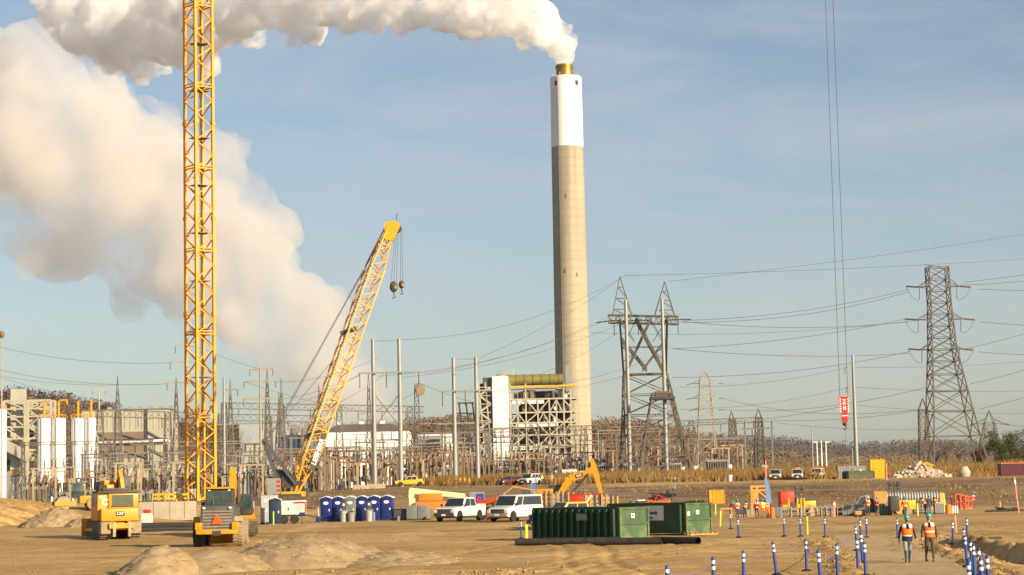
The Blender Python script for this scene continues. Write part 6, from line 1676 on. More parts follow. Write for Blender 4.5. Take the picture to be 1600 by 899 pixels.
# ---- upper bench, right
def box_container(label, px0, px1, y0, Y, m, depth=2.4, cat='shipping container', rz=0.0, name='shipping_container', top=None):
    o = G((px0+px1)/2, Y); t = thing(name, label, cat, o, rz); k = PXM(Y); w2 = (px1-px0)/2/k; h = P((px0+px1)/2,y0,Y).z-o.z
    MB().bx(-w2,w2,0,depth,.1,h).build('body', m, t)
    rb = MB(); n = max(4,int(w2*2/.45))
    for i in range(n+1): x = -w2+.03+(2*w2-.06)*i/n; rb.bx(x-.05,x+.05,-.04,-.005,.15,h-.1)
    rb.build('corrugation', m, t); MB().bx(-w2-.03,w2+.03,-.06,depth+.03,h,h+.1).build('top_frame', top or m, t); MB().bx(-w2-.03,w2+.03,-.06,depth+.03,0,.1).build('bottom_frame', m, t)
    return t
MAROON = mat('maroon', (0.085,0.018,0.028), .6, var=.15)
box_container('dark maroon container with an orange top edge at the right edge', 1565, 1640, 724, 330, MAROON, top=ORANGE)
box_container('grey ribbed container left of the yellow one on the upper bench', 1310, 1353, 729, 365, GREYP)
box_container('bright yellow container on the upper bench', 1361, 1383, 719, 372, PUY)
box_container('small orange ribbed box container on the slope', 1109, 1132, 767, 262, mat('container_orange',(0.80,0.30,0.01),.5,var=.08), cat='container')
t = dumpster('small faded green dumpster at the bench edge below the grey container', 1346, 336, R(-88), 4.6, 4.2, 1.25, 8)
FADG = mat('faded_green',(0.09,0.105,0.06),.7,var=.2,dirt=.3)
for c in t.children_recursive:
    if c.data and c.data.materials[0] in (GREEND, GREENL): c.data.materials[0] = FADG
o = G(1335,355); t = thing('scrap_pile', 'brown scrap heap in front of the grey container', 'scrap pile', o); rnd = random.Random(5); m_ = MB()
for i in range(60): a=rnd.uniform(-1,1); m_.box((a*1.6,rnd.uniform(-.8,.8),rnd.uniform(.2,1.9)*(1-abs(a)*.6)),(rnd.uniform(.3,.9),.3,.2),rnd.uniform(0,3),rx=rnd.uniform(-1,1))
m_.build('scrap', RUST, t)
fo = G(1424,362); t = thing('mesh_fence', 'orange mesh barrier fence behind the rubble pile', 'fence', fo); fx = G(1384,362).x-fo.x; fx2 = G(1470,362).x-fo.x
mm = MB()
for i in range(5): mm.bar((fx,0,.2+i*.22),(fx2,0,.2+i*.22),.07)
for i in range(40): x = fx+(fx2-fx)*i/39; mm.bar((x,0,.2),(x,0,1.1),.07)
mm.build('orange_mesh', REDP, t)
for i in range(9): x = fx+(fx2-fx)*i/8; MB().bar((x,.05,0),(x,.05,1.3),.08).build('post', DARKST, t)
o = G(1440,380); t = thing('excavator_arm_lift', 'orange yellow machine arm behind the rubble pile', 'loading arm', o); rot_box(MB(),(-2.2,0,1.6),(1.0,0,2.6),.5,.6,.5).build('boom', CRY, t); rot_box(MB(),(1.0,0,2.6),(2.2,0,2.1),.4,.45,.3).build('stick', CRY, t); MB().bx(-2.6,-1.2,-.9,.9,0,1.7).build('body', ORANGE, t, bevel=.1)
o = G(1507,338); t = thing('mixer_drum', 'dusty cream mixer drum standing right of the rubble pile', 'mixer drum', o, R(10)); MB().lathe([(.75,0),(1.0,.5),(1.0,1.0),(.55,1.75),(.3,1.8)], n=22).build('drum', CREAM, t, smooth=True); MB().lathe([(1.02,.55),(1.02,.7)], n=22).build('band', TANST, t); MB().bx(-.9,.9,-.7,.7,-.05,.15).build('base', DARKST, t)
o = G(1141,316); t = thing('bucket', 'white bucket standing on the bench edge', 'bucket', o); MB().lathe([(.26,0),(.34,.85),(.37,.87),(.37,.93),(.2,.95)], n=18).build('pail', REFL, t, smooth=True); MB().path([(-.34,0,.8),(-.2,-.25,.55),(.2,-.25,.55),(.34,0,.8)],.02,5).build('handle', DARKST, t)
for i,px in enumerate((712,719,726,733)):
    o = G(px,348); t = thing('marker_post', 'short yellow marker post on the grass edge, %s of four' % ORD[i], 'marker post', o, 0, 'yellow marker posts'); MB().tube((0,0,0),(0,0,1.25),.16,n=10).build('post', PUY, t); MB().lathe([(.17,0),(.1,.12)],c=(0,0,1.25),n=10).build('cap', PUY, t)
for px,yt,Y,lb in ((1590,740,222,'tall leaning orange survey stake at the right edge'),(1226,742,240,'slim orange stake on the slope')):
    pass

# ---- trees at the right edge
def tree(label, px, ytop, Y, wd, cols, seed, bare=False):
    rnd = random.Random(seed); o = G(px,Y); t = thing('tree', label, 'tree', o, 0, 'trees by the right edge'); k = PXM(Y); h = P(px,ytop,Y).z-o.z; w = wd/2/k
    tr = MB(); tr.tube((0,0,-.3),(0,0,h*.55),.28,.14,8)
    tips = []
    for i in range(9 if not bare else 22):
        a = rnd.uniform(0,6.28); z0 = h*rnd.uniform(.2,.6); e = Vector((math.cos(a)*w*rnd.uniform(.4,.95), math.sin(a)*w*.8, z0+h*rnd.uniform(.15,.42))); tr.tube((0,0,z0),e,.10,.03,5); tips.append(e)
        if bare:
            for q in range(4): tr.tube(Vector((0,0,z0)).lerp(e,rnd.uniform(.4,1)), e+Vector((rnd.uniform(-1,1),rnd.uniform(-1,1),rnd.uniform(.2,1.6)))*w*.35,.045,.02,4)
    tr.build('trunk', mat('bark_%d'%seed,(0.10,0.075,0.05),.9), t)
    if not bare:
        V=[];Fc=[];MI=[]
        cl = [(Vector((rnd.gauss(0,.42)*w,rnd.gauss(0,.4)*w,h*rnd.uniform(.22,.93))), rnd.uniform(.22,.5)*w) for _ in range(22)]
        for c,r in cl:
            c.x *= 1.0-.45*max(0,(c.z/h-.6))/.4; mi0 = rnd.randrange(len(cols))
            for q in range(190):
                d = Vector((rnd.gauss(0,1),rnd.gauss(0,1),rnd.gauss(0,.8))).normalized()*r*rnd.uniform(.5,1.05); p = c+d; s_ = rnd.uniform(.12,.3)
                e1 = Vector((rnd.uniform(-1,1),rnd.uniform(-1,1),rnd.uniform(-1,1)))*s_; e2 = Vector((rnd.uniform(-1,1),rnd.uniform(-1,1),rnd.uniform(-1,1)))*s_
                n_ = len(V); V += [p-e1,p+e1,p+e2]; Fc.append((n_,n_+1,n_+2)); MI.append(mi0 if rnd.random()<.75 else rnd.randrange(len(cols)))
        me = bpy.data.meshes.new('crown'); me.from_pydata([tuple(v) for v in V],[],Fc)
        for c in cols: me.materials.append(c)
        me.polygons.foreach_set('material_index',MI); ob = bpy.data.objects.new('crown',me); COL.objects.link(ob); ob.parent = t
LG = [mat('leaf_%d'%i,c,.8,var=.2,scale=.5,spec=.15) for i,c in enumerate(((0.04,0.065,0.012),(0.07,0.085,0.015),(0.025,0.04,0.01),(0.10,0.09,0.02)))]
LA = [mat('autumn_leaf_%d'%i,c,.8,var=.2,scale=.5,spec=.15) for i,c in enumerate(((0.16,0.10,0.03),(0.11,0.085,0.03),(0.20,0.11,0.03)))]
for i,(px,yt,w_,c,lb) in enumerate(((1556,664,40,LG,'rounded dark green tree left in the group by the right edge'),(1580,674,38,LG,'lower green tree in the middle of the group by the right edge'),(1606,668,50,LG,'broad green tree cut by the right edge'),(1530,700,22,LA,'small russet tree left of the green group'),(1569,700,20,LA,'small yellowing tree in front of the green group'))):
    tree(lb,px,yt,640+i*6,w_,c,30+i)
for i,(px,yt,w_) in enumerate(((1480,690,24),(1500,696,20),(1464,700,18),(372,660,46),(300,672,40))):
    tree('bare leafless tree %s' % ('under the tall right tower, the tallest','under the tall right tower, the right one','under the tall right tower, the left one','with brown twigs right of the crane mast','with brown twigs behind the crane mast')[i], px, yt, 600 if i < 3 else 640, w_, None, 50+i, True)
# ================================================================ people
SKIN = mat('skin', (0.42,0.23,0.14), .6, var=.05)
TEALH = mat('teal_hard_hat', (0.03,0.42,0.36), .35, var=.03)
VORG = mat('vest_orange', (0.88,0.16,0.015), .7, var=.08, scale=6)
VRED = mat('vest_red', (0.62,0.03,0.05), .7, var=.08, scale=6)
VLIM = mat('vest_yellow', (0.72,0.75,0.05), .7, var=.08, scale=6)
HAIR = mat('hair', (0.03,0.02,0.015), .8)
CLOTH = {}
def cloth(c):
    if c not in CLOTH: CLOTH[c] = mat('cloth', c, .9, var=.2, scale=7)
    return CLOTH[c]
BOOT = mat('boot', (0.24,0.17,0.10), .85, var=.2)
def person(label, loc, rz, shirt=(0.045,0.03,0.03), pants=(0.20,0.24,0.25), vest=VORG, hat=TEALH, pose='stand', fingers=False, lower=None, h=1.78, group='workers on the site', bands=((.98,1.05),), beard=False):
    """faces local -y; feet at z = 0"""
    t = thing('person', label, 'person', loc, rz, group); s = h/1.78
    st = {'stand':(0.03,-0.03),'walk':(0.20,-0.22),'walk2':(-.17,.19),'bend':(.06,-.08)}[pose]
    bend = .75 if pose == 'bend' else 0.0
    def tor(x, y, z):                                        # bend the trunk forward about the hips
        if not bend: return Vector((x,y,z))*s
        c, sn = math.cos(bend), math.sin(bend); dz = z-.95; return Vector((x, y*c-dz*sn, .95+y*sn+dz*c))*s
    V = []; Rr = []; E = []
    def v(p, r): V.append(tuple(p)); Rr.append((r*s,r*s) if not isinstance(r,tuple) else (r[0]*s,r[1]*s)); return len(V)-1
    pel = v(Vector((0,0,.95))*s,(.155,.115)); w1 = v(tor(0,.0,1.10),(.145,.105)); chst = v(tor(0,0,1.30),(.175,.12)); sh = v(tor(0,.01,1.43),(.13,.085)); nk = v(tor(0,0,1.52),.058); hd = v(tor(0,-.02,1.58),.06)
    E += [(pel,w1),(w1,chst),(chst,sh),(sh,nk),(nk,hd)]
    for sg,f in ((-1,st[0]),(1,st[1])):
        hp = v(Vector((sg*.095,0,.88))*s,.098); kn = v(Vector((sg*.11,-f*.55-.03,.48))*s,.064); an = v(Vector((sg*.115,-f+.02+ (0.05 if f<0 else 0),.10))*s,.045); to = v(Vector((sg*.12,-f-.06,.06))*s,.042)
        E += [(pel,hp),(hp,kn),(kn,an),(an,to)]
    hands = []
    for sg,f in ((-1,st[1]),(1,st[0])):
        so_ = v(tor(sg*.195,.01,1.40),.066)
        if pose == 'bend': el = v(tor(sg*.25,-.20,1.16),.05); wr = v(tor(sg*.20,-.44,1.08),.036); ha = v(tor(sg*.19,-.53,1.05),.034)
        elif pose == 'stand' : el = v(tor(sg*.27,.04,1.12),.05); wr = v(tor(sg*.22,-.16,.98),.036); ha = v(tor(sg*.19,-.24,.96),.034)
        else: el = v(tor(sg*.275,-f*.30+.03,1.13),.05); wr = v(tor(sg*.30,-f*.75-.05,.88),.036); ha = v(tor(sg*.30,-f*.9-.06,.79),.036)
        E += [(chst,so_),(so_,el),(el,wr),(wr,ha)]; hands.append((Vector(V[wr]),Vector(V[ha]),sg))
    me = bpy.data.meshes.new('body'); me.from_pydata(V,E,[]); o = bpy.data.objects.new('body',me); COL.objects.link(o)
    md = o.modifiers.new('s','SKIN'); md.use_smooth_shade = True
    for i,d in enumerate(me.skin_vertices[0].data): d.radius = Rr[i]; d.use_root = (i == 0)
    ss = o.modifiers.new('u','SUBSURF'); ss.levels = 2; ss.render_levels = 2
    me2 = bpy.data.meshes.new_from_object(o.evaluated_get(bpy.context.evaluated_depsgraph_get())); o.modifiers.clear(); o.data = me2; bpy.data.meshes.remove(me)
    me2.materials.clear()
    for m_ in (cloth(shirt), cloth(pants), SKIN, cloth(lower or pants), BOOT): me2.materials.append(m_)
    hipz = .96*s
    nkp = tor(0,0,1.49)
    for p in me2.polygons:
        c = p.center
        near_hand = min(((c-a).length if (c-a).dot(b-a) < 0 else 0) if (c-b).length < .13*s and (c-a).dot(b-a) > -.002 else 9 for a,b,_ in hands) < 1
        if near_hand: mi = 2
        elif (c-nkp).dot(tor(0,0,1.6)-nkp) > 0 and abs(c.x) < .1: mi = 2
        elif c.z < .10*s: mi = 4
        elif c.z < .46*s and abs(c.x) < .2: mi = 3
        elif c.z < hipz and abs(c.x) < .225*s and (not bend or c.y > -.16): mi = 1
        else: mi = 0
        p.material_index = mi; p.use_smooth = True
    o.parent = t
    # head with nose, ears, eyes
    hm = MB(); hc = tor(0,-.03,1.665)
    hm.ell(tuple(hc),(.078*s,.095*s,.115*s),14,10)
    fwd = (tor(0,-1,1.665)-tor(0,0,1.665)).normalized(); upv = (tor(0,0,1.8)-tor(0,0,1.6)).normalized()
    hm.ell(tuple(hc+fwd*.095*s-upv*.015*s),(.016*s,.022*s,.025*s),8,5)
    for sg in (-1,1): hm.ell(tuple(hc+Vector((sg*.08*s,0,0))-upv*.01*s),(.012*s,.02*s,.03*s),8,5)
    hm.build('head', SKIN, o, smooth=True)
    ey = MB()
    for sg in (-1,1): ey.ell(tuple(hc+Vector((sg*.03*s,0,0))+fwd*.083*s+upv*.012*s),(.012*s,.01*s,.008*s),8,5)
    ey.ell(tuple(hc+fwd*.088*s-upv*.055*s),(.025*s,.008*s,.006*s),8,5); ey.build('face_details', HAIR, o)
    hr = MB(); hr.ell(tuple(hc-fwd*.02*s+upv*.005*s),(.082*s,.085*s,.10*s),12,8); hr.build('hair', HAIR, o, smooth=True)
    if beard: MB().ell(tuple(hc+fwd*.035*s-upv*.075*s),(.06*s,.06*s,.05*s),10,6).build('beard', HAIR, o, smooth=True)
    hh = MB(); tc0 = hc+upv*.055*s
    hh.ell((0,0,0),(.115*s,.14*s,.115*s),16,8,z0=0.0); 
    n = 20; rim = []
    for i in range(n):
        a = 2*PI*i/n; k_ = 1.15+(.18 if math.sin(a) < -.2 else 0); rim += [(.115*s*math.cos(a)*1.0,.14*s*math.sin(a),-.001),(.115*s*math.cos(a)*k_,.14*s*math.sin(a)*k_,-.012*s)]
    hh.add(rim,[(2*i,2*((i+1)%n),2*((i+1)%n)+1,2*i+1) for i in range(n)])
    hh.bx(-.012*s,.012*s,-.11*s,.12*s,.085*s,.118*s)
    ho = hh.build('hard_hat', hat, t, smooth=True); ho.location = tc0; ho.rotation_euler = (bend,0,0)
    # vest: open shell round the trunk, with reflective bands
    if vest:
        vm = MB(); n = 24; zs = [.93,.98,1.04,1.10,1.16,1.22,1.28,1.34,1.40,1.45,1.475]
        ring = []
        for z in zs:
            a = .175+.055*min(1,max(0,(z-.95)/.3)); b = .135+.03*min(1,max(0,(z-.95)/.25))
            if z > 1.40: a *= 1-(z-1.40)*3.2; b *= 1-(z-1.40)*4.0
            ring.append([tor(a*math.cos(2*PI*i/n),.01+b*math.sin(2*PI*i/n),z) for i in range(n)])
        vs_ = [p for r_ in ring for p in r_]; fs_=[]; ms_=[]
        for j in range(len(zs)-1):
            for i in range(n):
                ang = 2*PI*(i+.5)/n; zc = (zs[j]+zs[j+1])/2; ca, sa = math.cos(ang), math.sin(ang)
                if sa < -.97 and zc > 1.30: continue                       # neck opening
                if abs(ca) > .90 and 1.24 < zc < 1.44: continue            # arm holes
                refl = any(a <= zc <= b for a,b in bands) or (zc > 1.35 and .34 < abs(ca) < .85)
                dark = sa < -.9925 and zc < 1.30
                fs_.append((j*n+i,j*n+(i+1)%n,(j+1)*n+(i+1)%n,(j+1)*n+i)); ms_.append(1 if refl and not dark else 2 if dark else 0)
        vm.v = [tuple(p) for p in vs_]; vm.f = fs_; vm.m = ms_
        vm.build('safety_vest', [vest,REFL,DARKST], t, smooth=True)
    for sg,f in ((-1,st[0]),(1,st[1])):
        b = MB(); b.ell((sg*.118*s,(-f-.035)*s,.055*s),(.052*s,.135*s,.06*s),12,6,z0=-.9); b.bx((sg*.118-.05)*s,(sg*.118+.05)*s,(-f-.16)*s,(-f+.085)*s,.0,.022*s); b.build('boot', BOOT, t, smooth=True)
    if fingers:
        for a,b,sg in hands:
            d = (b-a).normalized(); out = Vector((sg,0,0)); fw_ = Vector((0,-1,0)); fm = MB()
            for q in range(4):
                base = b + d*.035 + fw_*(.03-.02*q); ln_ = (.062,.072,.068,.052)[q]
                p1 = base+d*ln_*.55; p2 = p1+(d*.85-out*.5).normalized()*ln_*.5; fm.path([base-d*.03,base,p1,p2],[.010,.0095,.0085,.007],6)
            fm.path([b-d*.01+fw_*.02,b+d*.02+fw_*.05-out*.01,b+d*.055+fw_*.055-out*.02],[.012,.011,.009],6)
            fm.build('fingers', SKIN, o, smooth=True)
    return t
# the two walkers
pA = G(1419,78.0); pA.z += lump(pA.x,pA.y)+.016; pB = G(1453.5,78.6); pB.z += lump(pB.x,pB.y)+.016
person('person walking in an orange vest with a navy hem and blue-grey jeans', pA, R(2), (0.035,0.022,0.022), (0.22,0.27,0.27), VORG, TEALH, 'walk', True, (0.05,0.07,0.14), 1.74, 'people walking up the path', ((1.0,1.06),), True)
o_ = [c for c in bpy.data.objects if c.name.startswith('person')][0]
hem = MB(); 
for z0,z1,a0 in ((.80,.98,.19),): hem.lathe([(a0,z0),(a0+.008,z1)], n=20, cap=False)
hem.v = [(x,y*.8+.01,z) for x,y,z in hem.v]; hem.build('jacket_hem', mat('navy',(0.012,0.016,0.035),.8), o_)
person('person walking in an orange vest and brown trousers, right of the one in jeans', pB, R(-4), (0.06,0.045,0.04), (0.085,0.06,0.045), VORG, TEALH, 'walk2', True, None, 1.78, 'people walking up the path', ((1.09,1.17),))
# workers further back
JE = (0.05,0.07,0.12); GRY = (0.10,0.10,0.10); BLU = (0.07,0.10,0.16); TAN = (0.35,0.22,0.10)
for px,Y,rz,shirt,pants,vst,hat,pose,lb in (
    (1142,206,20,(0.25,0.02,0.02),JE,None,TEALH,'bend','worker in a red shirt bent over behind the orange sawhorse'),
    (1152.5,197,190,(0.25,0.22,0.2),JE,VORG,TEALH,'stand','worker in an orange vest standing right of the orange sawhorse'),
    (1164,201,150,(0.05,0.06,0.08),GRY,VORG,TEALH,'bend','stooping worker in an orange vest and dark trousers left of the doorway frame'),
    (1183,197,180,(0.4,0.02,0.04),(0.02,0.025,0.04),VRED,TEALH,'stand','worker in a dark red vest with a silver band, back to the camera'),
    (1192,198,185,(0.7,0.6,0.05),TAN,VLIM,TEALH,'stand','worker in a yellow top and tan trousers between red and orange ones'),
    (1199.5,199,200,(0.6,0.12,0.02),(0.5,0.16,0.05),VORG,mat('dark_hat',(0.05,0.05,0.05),.5),'bend','worker bending in an orange vest beside the striped drum'),
    (1356.5,199,175,(0.5,0.1,0.02),GRY,VORG,mat('white_hat',(0.7,0.7,0.68),.4),'stand','worker with a white hat and orange vest at the metal crates'),
    (1371,199,120,(0.5,0.1,0.02),GRY,VORG,TEALH,'stand','worker seen from the side beside the narrow grey bin'),
    (1414.5,186,10,(0.35,0.03,0.02),BLU,VORG,TEALH,'walk','worker walking beside the black and yellow compressor'),
    (1446.5,200,215,(0.5,0.14,0.03),BLU,VORG,TEALH,'bend','worker bending in front of the corrugated culvert, the left one of the pair'),
    (1452,203,170,(0.06,0.08,0.10),BLU,None,TEALH,'stand','worker in dark clothes behind the pair at the culvert'),
    (1465,199,200,(0.5,0.14,0.03),GRY,VORG,HAIR,'bend','worker with a dark hat leaning over the small crate at the culvert end'),
    (1521,236,200,(0.3,0.03,0.03),GRY,VRED,TEALH,'stand','worker at the right end of the red steel frames'),
    (847,333,10,(0.05,0.06,0.05),(0.03,0.03,0.03),VLIM,VLIM,'stand','flagger in a lime vest right of the white SUV'),
    (862,333,10,(0.5,0.35,0.1),TAN,VORG,PUY,'stand','person in a yellow hat standing in the grass right of the flagger')):
    z = G(px,Y); person(lb, z, R(rz), shirt, pants, vst, hat, pose, False)

# ================================================================ posts, ropes and stakes
def bollard_mesh():
    t = thing('delineator_post', '-', 'delineator post', group='blue posts along the walkway')
    MB().lathe([(.052,0.0),(.050,1.06),(.044,1.12),(.02,1.14)], n=14).build('tube', BOLLB, t, smooth=True)
    for z in (.80,.955): MB().lathe([(.0535,z),(.0535,z+.085)], n=14, cap=False).build('white_band', REFL, t, smooth=True)
    MB().lathe([(.19,0),(.19,.04),(.1,.09),(.055,.1)], n=14).build('rubber_base', BLACK, t, smooth=True)
    return t
proto = [None]; tops = {}
def bollard(key, px, ytop, label, lean=(0,0), h=1.14):
    Y = 130.0
    for _ in range(30):                                     # depth where a post of this height ends at ytop
        g = G(px,Y); yt = 0
        d = (g + Vector((0,0,h))) - EYE; yy = CY - F*d.dot(UP)/d.dot(FW)
        Y += (ytop-yy)*-1*Y*Y/(F*1.85)*0.8 if False else 0
        f = (ytop - (768.5-.021*(px-800)))/(yy - (768.5-.021*(px-800))); Y = Y/max(.5,min(2,f))
    g = G(px,Y); x, y = g.x, g.y
    if 56 < y < 124 and False: g.z += .05
    if proto[0] is None: proto[0] = bollard_mesh(); b = proto[0]
    else: b = copy_tree(proto[0])
    b.location = g + Vector((0,0,lump(x,y)*.6)); b.rotation_euler = (lean[0],lean[1],random.Random(int(px*7)).uniform(0,6)); b['label'] = label
    bpy.context.view_layer.update() if False else None
    m_ = Matrix.Translation(b.location) @ b.rotation_euler.to_matrix().to_4x4(); tops[key] = m_ @ Vector((0,0,1.02))
random.seed(3)
near = [(1044,883,0),(1116,872,0),(1163,860,0),(1213.5,846.5,.09),(1260.5,843,0),(1284,862.5,-.06),(1309,850,0)]
for i,(px,yt,ln_) in enumerate(near): bollard(('n',i),px,yt,'near blue post with white bands at the lower edge, %s from the left' % ORD[i] if i != 3 else 'near blue post leaning to the right at the lower edge',(0,ln_))
clus = [(1339,821.5,-.03),(1345,811.5,0),(1354.3,809,.01),(1341,844,-.03),(1347.5,833.5,-.02),(1352.5,846.5,0)]
for i,(px,yt,ln_) in enumerate(clus): bollard(('c',i),px,yt,'blue post in the tight cluster left of the two walkers, ' + ('top left','second from top','rearmost, slightly apart','front left','middle','front right')[i],(0,ln_))
back = [(1142,802,-.03),(1154.5,810,.05),(1225.5,808.5,0),(1251,808.5,0),(1289.5,809,0),(1402.5,809,0),(1489.5,813.5,0)]
for i,(px,yt,ln_) in enumerate(back): bollard(('b',i),px,yt,('far blue post by the smooth dumpster, the left of two','far blue post by the smooth dumpster, leaning right','far blue post left of the lime stake','far blue post just left of the lime stake','far blue post right of the lime stake','far blue post just behind the left walker','far blue post beside the short coral stake')[i],(0,ln_))
rgt = [(1505.5,817,-.04),(1512,812.5,0),(1511.5,836,-.05),(1519,844,-.02),(1523.5,849,-.01),(1531,856.5,-.03),(1536.5,870,-.03),(1545,867.5,0),(1516.5,877,.02),(1513.5,872,-.05)]
for i,(px,yt,ln_) in enumerate(rgt): bollard(('r',i),px,yt,'blue post in the crowded row right of the walkers, ' + ('rearmost left','rearmost right','third going forward','fourth going forward','fifth going forward','sixth going forward','tall one near the front','rightmost','very front one','front left, half hidden')[i],(0,ln_))
bollard(('d',0),814.5,814,'blue post standing alone left of the ribbed dumpster')
def rope(a, b, sag, label):
    p, q = tops[a], tops[b]; tag(MB().path(sagline(p,q,sag,14),.012,5).build('rope', ROPE), label, 'rope', 'purple ropes between posts')
for i in range(6): rope(('n',i),('n',i+1),.22,'purple rope between near posts, %s span from the left' % ORD[i])
rope(('n',6),('c',0),.15,'purple rope from the last near post to the tight cluster')
for i in range(4): rope(('b',i),('b',i+1),.2,'thin rope between far posts, %s span from the left' % ORD[i])
rope(('b',4),('c',2),.25,'thin rope from the far posts to the tight cluster'); rope(('b',5),('b',6),.25,'thin rope crossing behind the two walkers'); rope(('b',6),('r',1),.15,'thin rope from the coral stake post to the right row')
def stake(label, px, Y, h, m, tilt=(0,0), w_=.07, g='survey stakes', flag=None):
    o = G(px,Y); t = thing('survey_stake', label, 'survey stake', o, 0.3, g, tilt); MB().bx(-w_/2,w_/2,-w_/4,w_/4,-.2,h).build('lath', m, t)
    if flag: MB().bx(-w_/2-.01,w_/2+.01,-w_/4-.01,w_/4+.01,h*.8,h*.92).build('ribbon', flag, t)
CORAL = mat('coral_stake',(0.85,0.22,0.12),.6)
stake('bright lime stake left of the ribbed dumpster', 823, 124, 1.0, LIME, w_=.16)
stake('lime stake by the smooth dumpster, slightly leaning', 1125.5, 158, 1.2, LIME, (0,.05), .1)
stake('lime stake between far blue posts', 1262, 127, 1.1, LIME, (0,0), .08)
stake('lime stake right of the yellow compressor', 1434.5, 190, 1.15, LIME, (0,-.03), .12)
stake('lime stake before the dark blue toilet', 427.5, 173.5, 1.1, LIME, (0,0), .1)
stake('short coral stake beside a far blue post', 1494.5, 122, 1.05, CORAL, (0,-.04), .09)
stake('coral drum marker in front of the rebar racks', 1303.5, 197, 1.4, CORAL, (0,.03), .2, flag=REFL)
stake('tall leaning coral stake at the right edge', 1592, 196, 3.4, CORAL, (0,-.09), .1, flag=REFL)
stake('yellow stake between the sandy berm and the compactor', 73.5, 205, 1.0, PUY, (0,0), .14)
stake('thin coral stake standing on the slope left of the SUVs', 1197, 305, 3.2, CORAL, (0,.02), .12)
stake('thin coral stake at the bench edge left of the rubble', 1386, 300, 2.6, CORAL, (0,.0), .12)
stake('lime stake near the orange ribbed box', 1118, 225, 1.2, LIME, (0,.04), .12)
stake('thin yellow stake right of the red steel frames', 1563, 228, .8, PUY, (0,0), .09)
stake('lime stake behind the corrugated culvert', 1476, 212, 1.9, LIME, (0,.0), .1)

# ================================================================ work area along the foot of the bank
o = G(1137,200); t = thing('sawhorse', 'orange sawhorse in front of the bending red worker', 'sawhorse', o); MB().bx(-.7,.5,-.06,.06,.85,1.0).build('beam', PLY, t)
for x in (-.6,.4):
    for y in (-.3,.3): MB().bar((x,y,0),(x,0,.9),.08).build('leg', PLY, t)
o = G(1189,226); t = thing('timber_gate', 'orange timber frame gate standing behind the workers', 'timber frame', o); m_ = MB()
for x in (-.95,-.35,.85): m_.bar((x,0,0),(x,0,3.0),.22)
for z in (3.0,2.6,1.2): m_.bar((-1.1,0,z),(1.0,0,z),.2)
m_.bar((-.95,.03,1.2),(-.35,.03,2.6),.14); m_.bar((-.35,.03,2.6),(.85,.03,1.6),.14); m_.build('frame', mat('gate_orange',(0.75,0.30,0.05),.7), t)
MB().bx(-.9,-.4,-.15,-.12,1.25,2.5).build('lattice_panel', PLY, t); MB().bx(-.3,.8,-.15,-.12,.3,1.1).build('lower_panel', ORANGE, t)
o = G(1202,222); t = thing('banner', 'tall pale blue feather banner right of the orange timber gate', 'banner', o, 0, None, (0,-.04)); MB().bar((0,0,0),(0,0,4.0),.05).build('pole', GALV, t); MB().slab([(-.25,1.2),(.35,1.2),(.3,2.8),(.05,3.9),(-.25,3.9)],-.02,.02).build('cloth', mat('banner_pale_blue',(0.12,0.24,0.48),.6), t)
o = G(1229,240); t = thing('tool_box', 'dark red box on legs right of the pale blue banner', 'tool box', o, R(8)); MB().bx(-.8,.8,-.6,.6,.9,2.3).build('body', REDP, t, bevel=.03); MB().bx(-.85,.85,-.65,.65,2.3,2.38).build('lid', REDP, t)
for x in (-.7,.7): MB().bar((x,-.5,0),(x,-.5,.9),.12).build('leg', DARKST, t); MB().bar((x,.5,0),(x,.5,.9),.12).build('leg', DARKST, t)
def light_tower(label, px, Y, rz, body=PUY, big=1.0):
    o = G(px,Y); t = thing('light_tower', label, 'light tower', o, rz); s = big
    MB().bx(-.3*s,1.2*s,-.5*s,.5*s,.5*s,1.35*s).build('engine_cover', body, t, bevel=.08); MB().bx(-1.1*s,-.3*s,-.55*s,.55*s,.35*s,1.75*s).build('control_cabinet', DARKST, t, bevel=.05)
    MB().bar((-.6*s,0,1.7*s),(-.6*s,0,3.0*s),.14*s).build('mast', DARKST, t)
    for x in (-1.0,-.2):
        for z in (2.9,2.45): MB().box((x*s,-.15,z*s),(.4*s,.22,.34*s)).build('floodlight', DARKST, t, bevel=.03)
    MB().bar((-1.1*s,0,2.7*s),(-.1*s,0,2.7*s),.08).build('lamp_bar', DARKST, t)
    for y in (-.55,.55): wheel(t,.5*s,y*s,.32*s,.2,DUSTY)
    MB().bar((1.1*s,0,.5*s),(2.0*s,0,.4*s),.1).build('drawbar', DARKST, t)
light_tower('light tower with a yellow engine cover left of the rebar racks', 1258, 230, R(10), PUY, .95)
light_tower('bigger black and yellow light tower behind the left walker', 1409, 195, R(3), PUY, 1.05)
o = G(1237,222); t = thing('pump', 'low yellow pump behind the yellow posts', 'pump', o); MB().bx(-1.0,1.0,-.4,.4,.4,1.0).build('housing', PUY, t, bevel=.1); MB().lathe([(.3,-.5),(.3,.5)],c=(.2,0,.9),n=14,axis='Y').build('motor', DGREY, t); MB().bx(-1.1,1.1,-.5,.5,0,.3).build('skid', DARKST, t)
for i,px in enumerate((1233,1246.5,1252,1257)):
    o = G(px,205); t = thing('guard_post', 'yellow guard post in front of the light tower, %s of four' % ORD[i], 'guard post', o, 0, 'yellow guard posts'); MB().tube((0,0,0),(0,0,1.75),.10,n=10).build('post', PUY, t); MB().bx(-.14,.14,-.14,.14,0,.05).build('foot_plate', DARKST, t)
o = G(1214,196); t = thing('steel_crate', 'grey steel crate left of the rebar racks', 'steel crate', o, R(-14)); MB().bx(-.5,.5,-.5,.5,.1,1.02).build('box', GREYT, t, bevel=.02); m_ = MB()
for x in (-.45,.4): m_.bx(x,x+.06,-.52,-.5,.1,1.0)
m_.build('rib', GALV, t); MB().bx(-.5,.5,-.4,.4,0,.1).build('skid', WOOD, t)
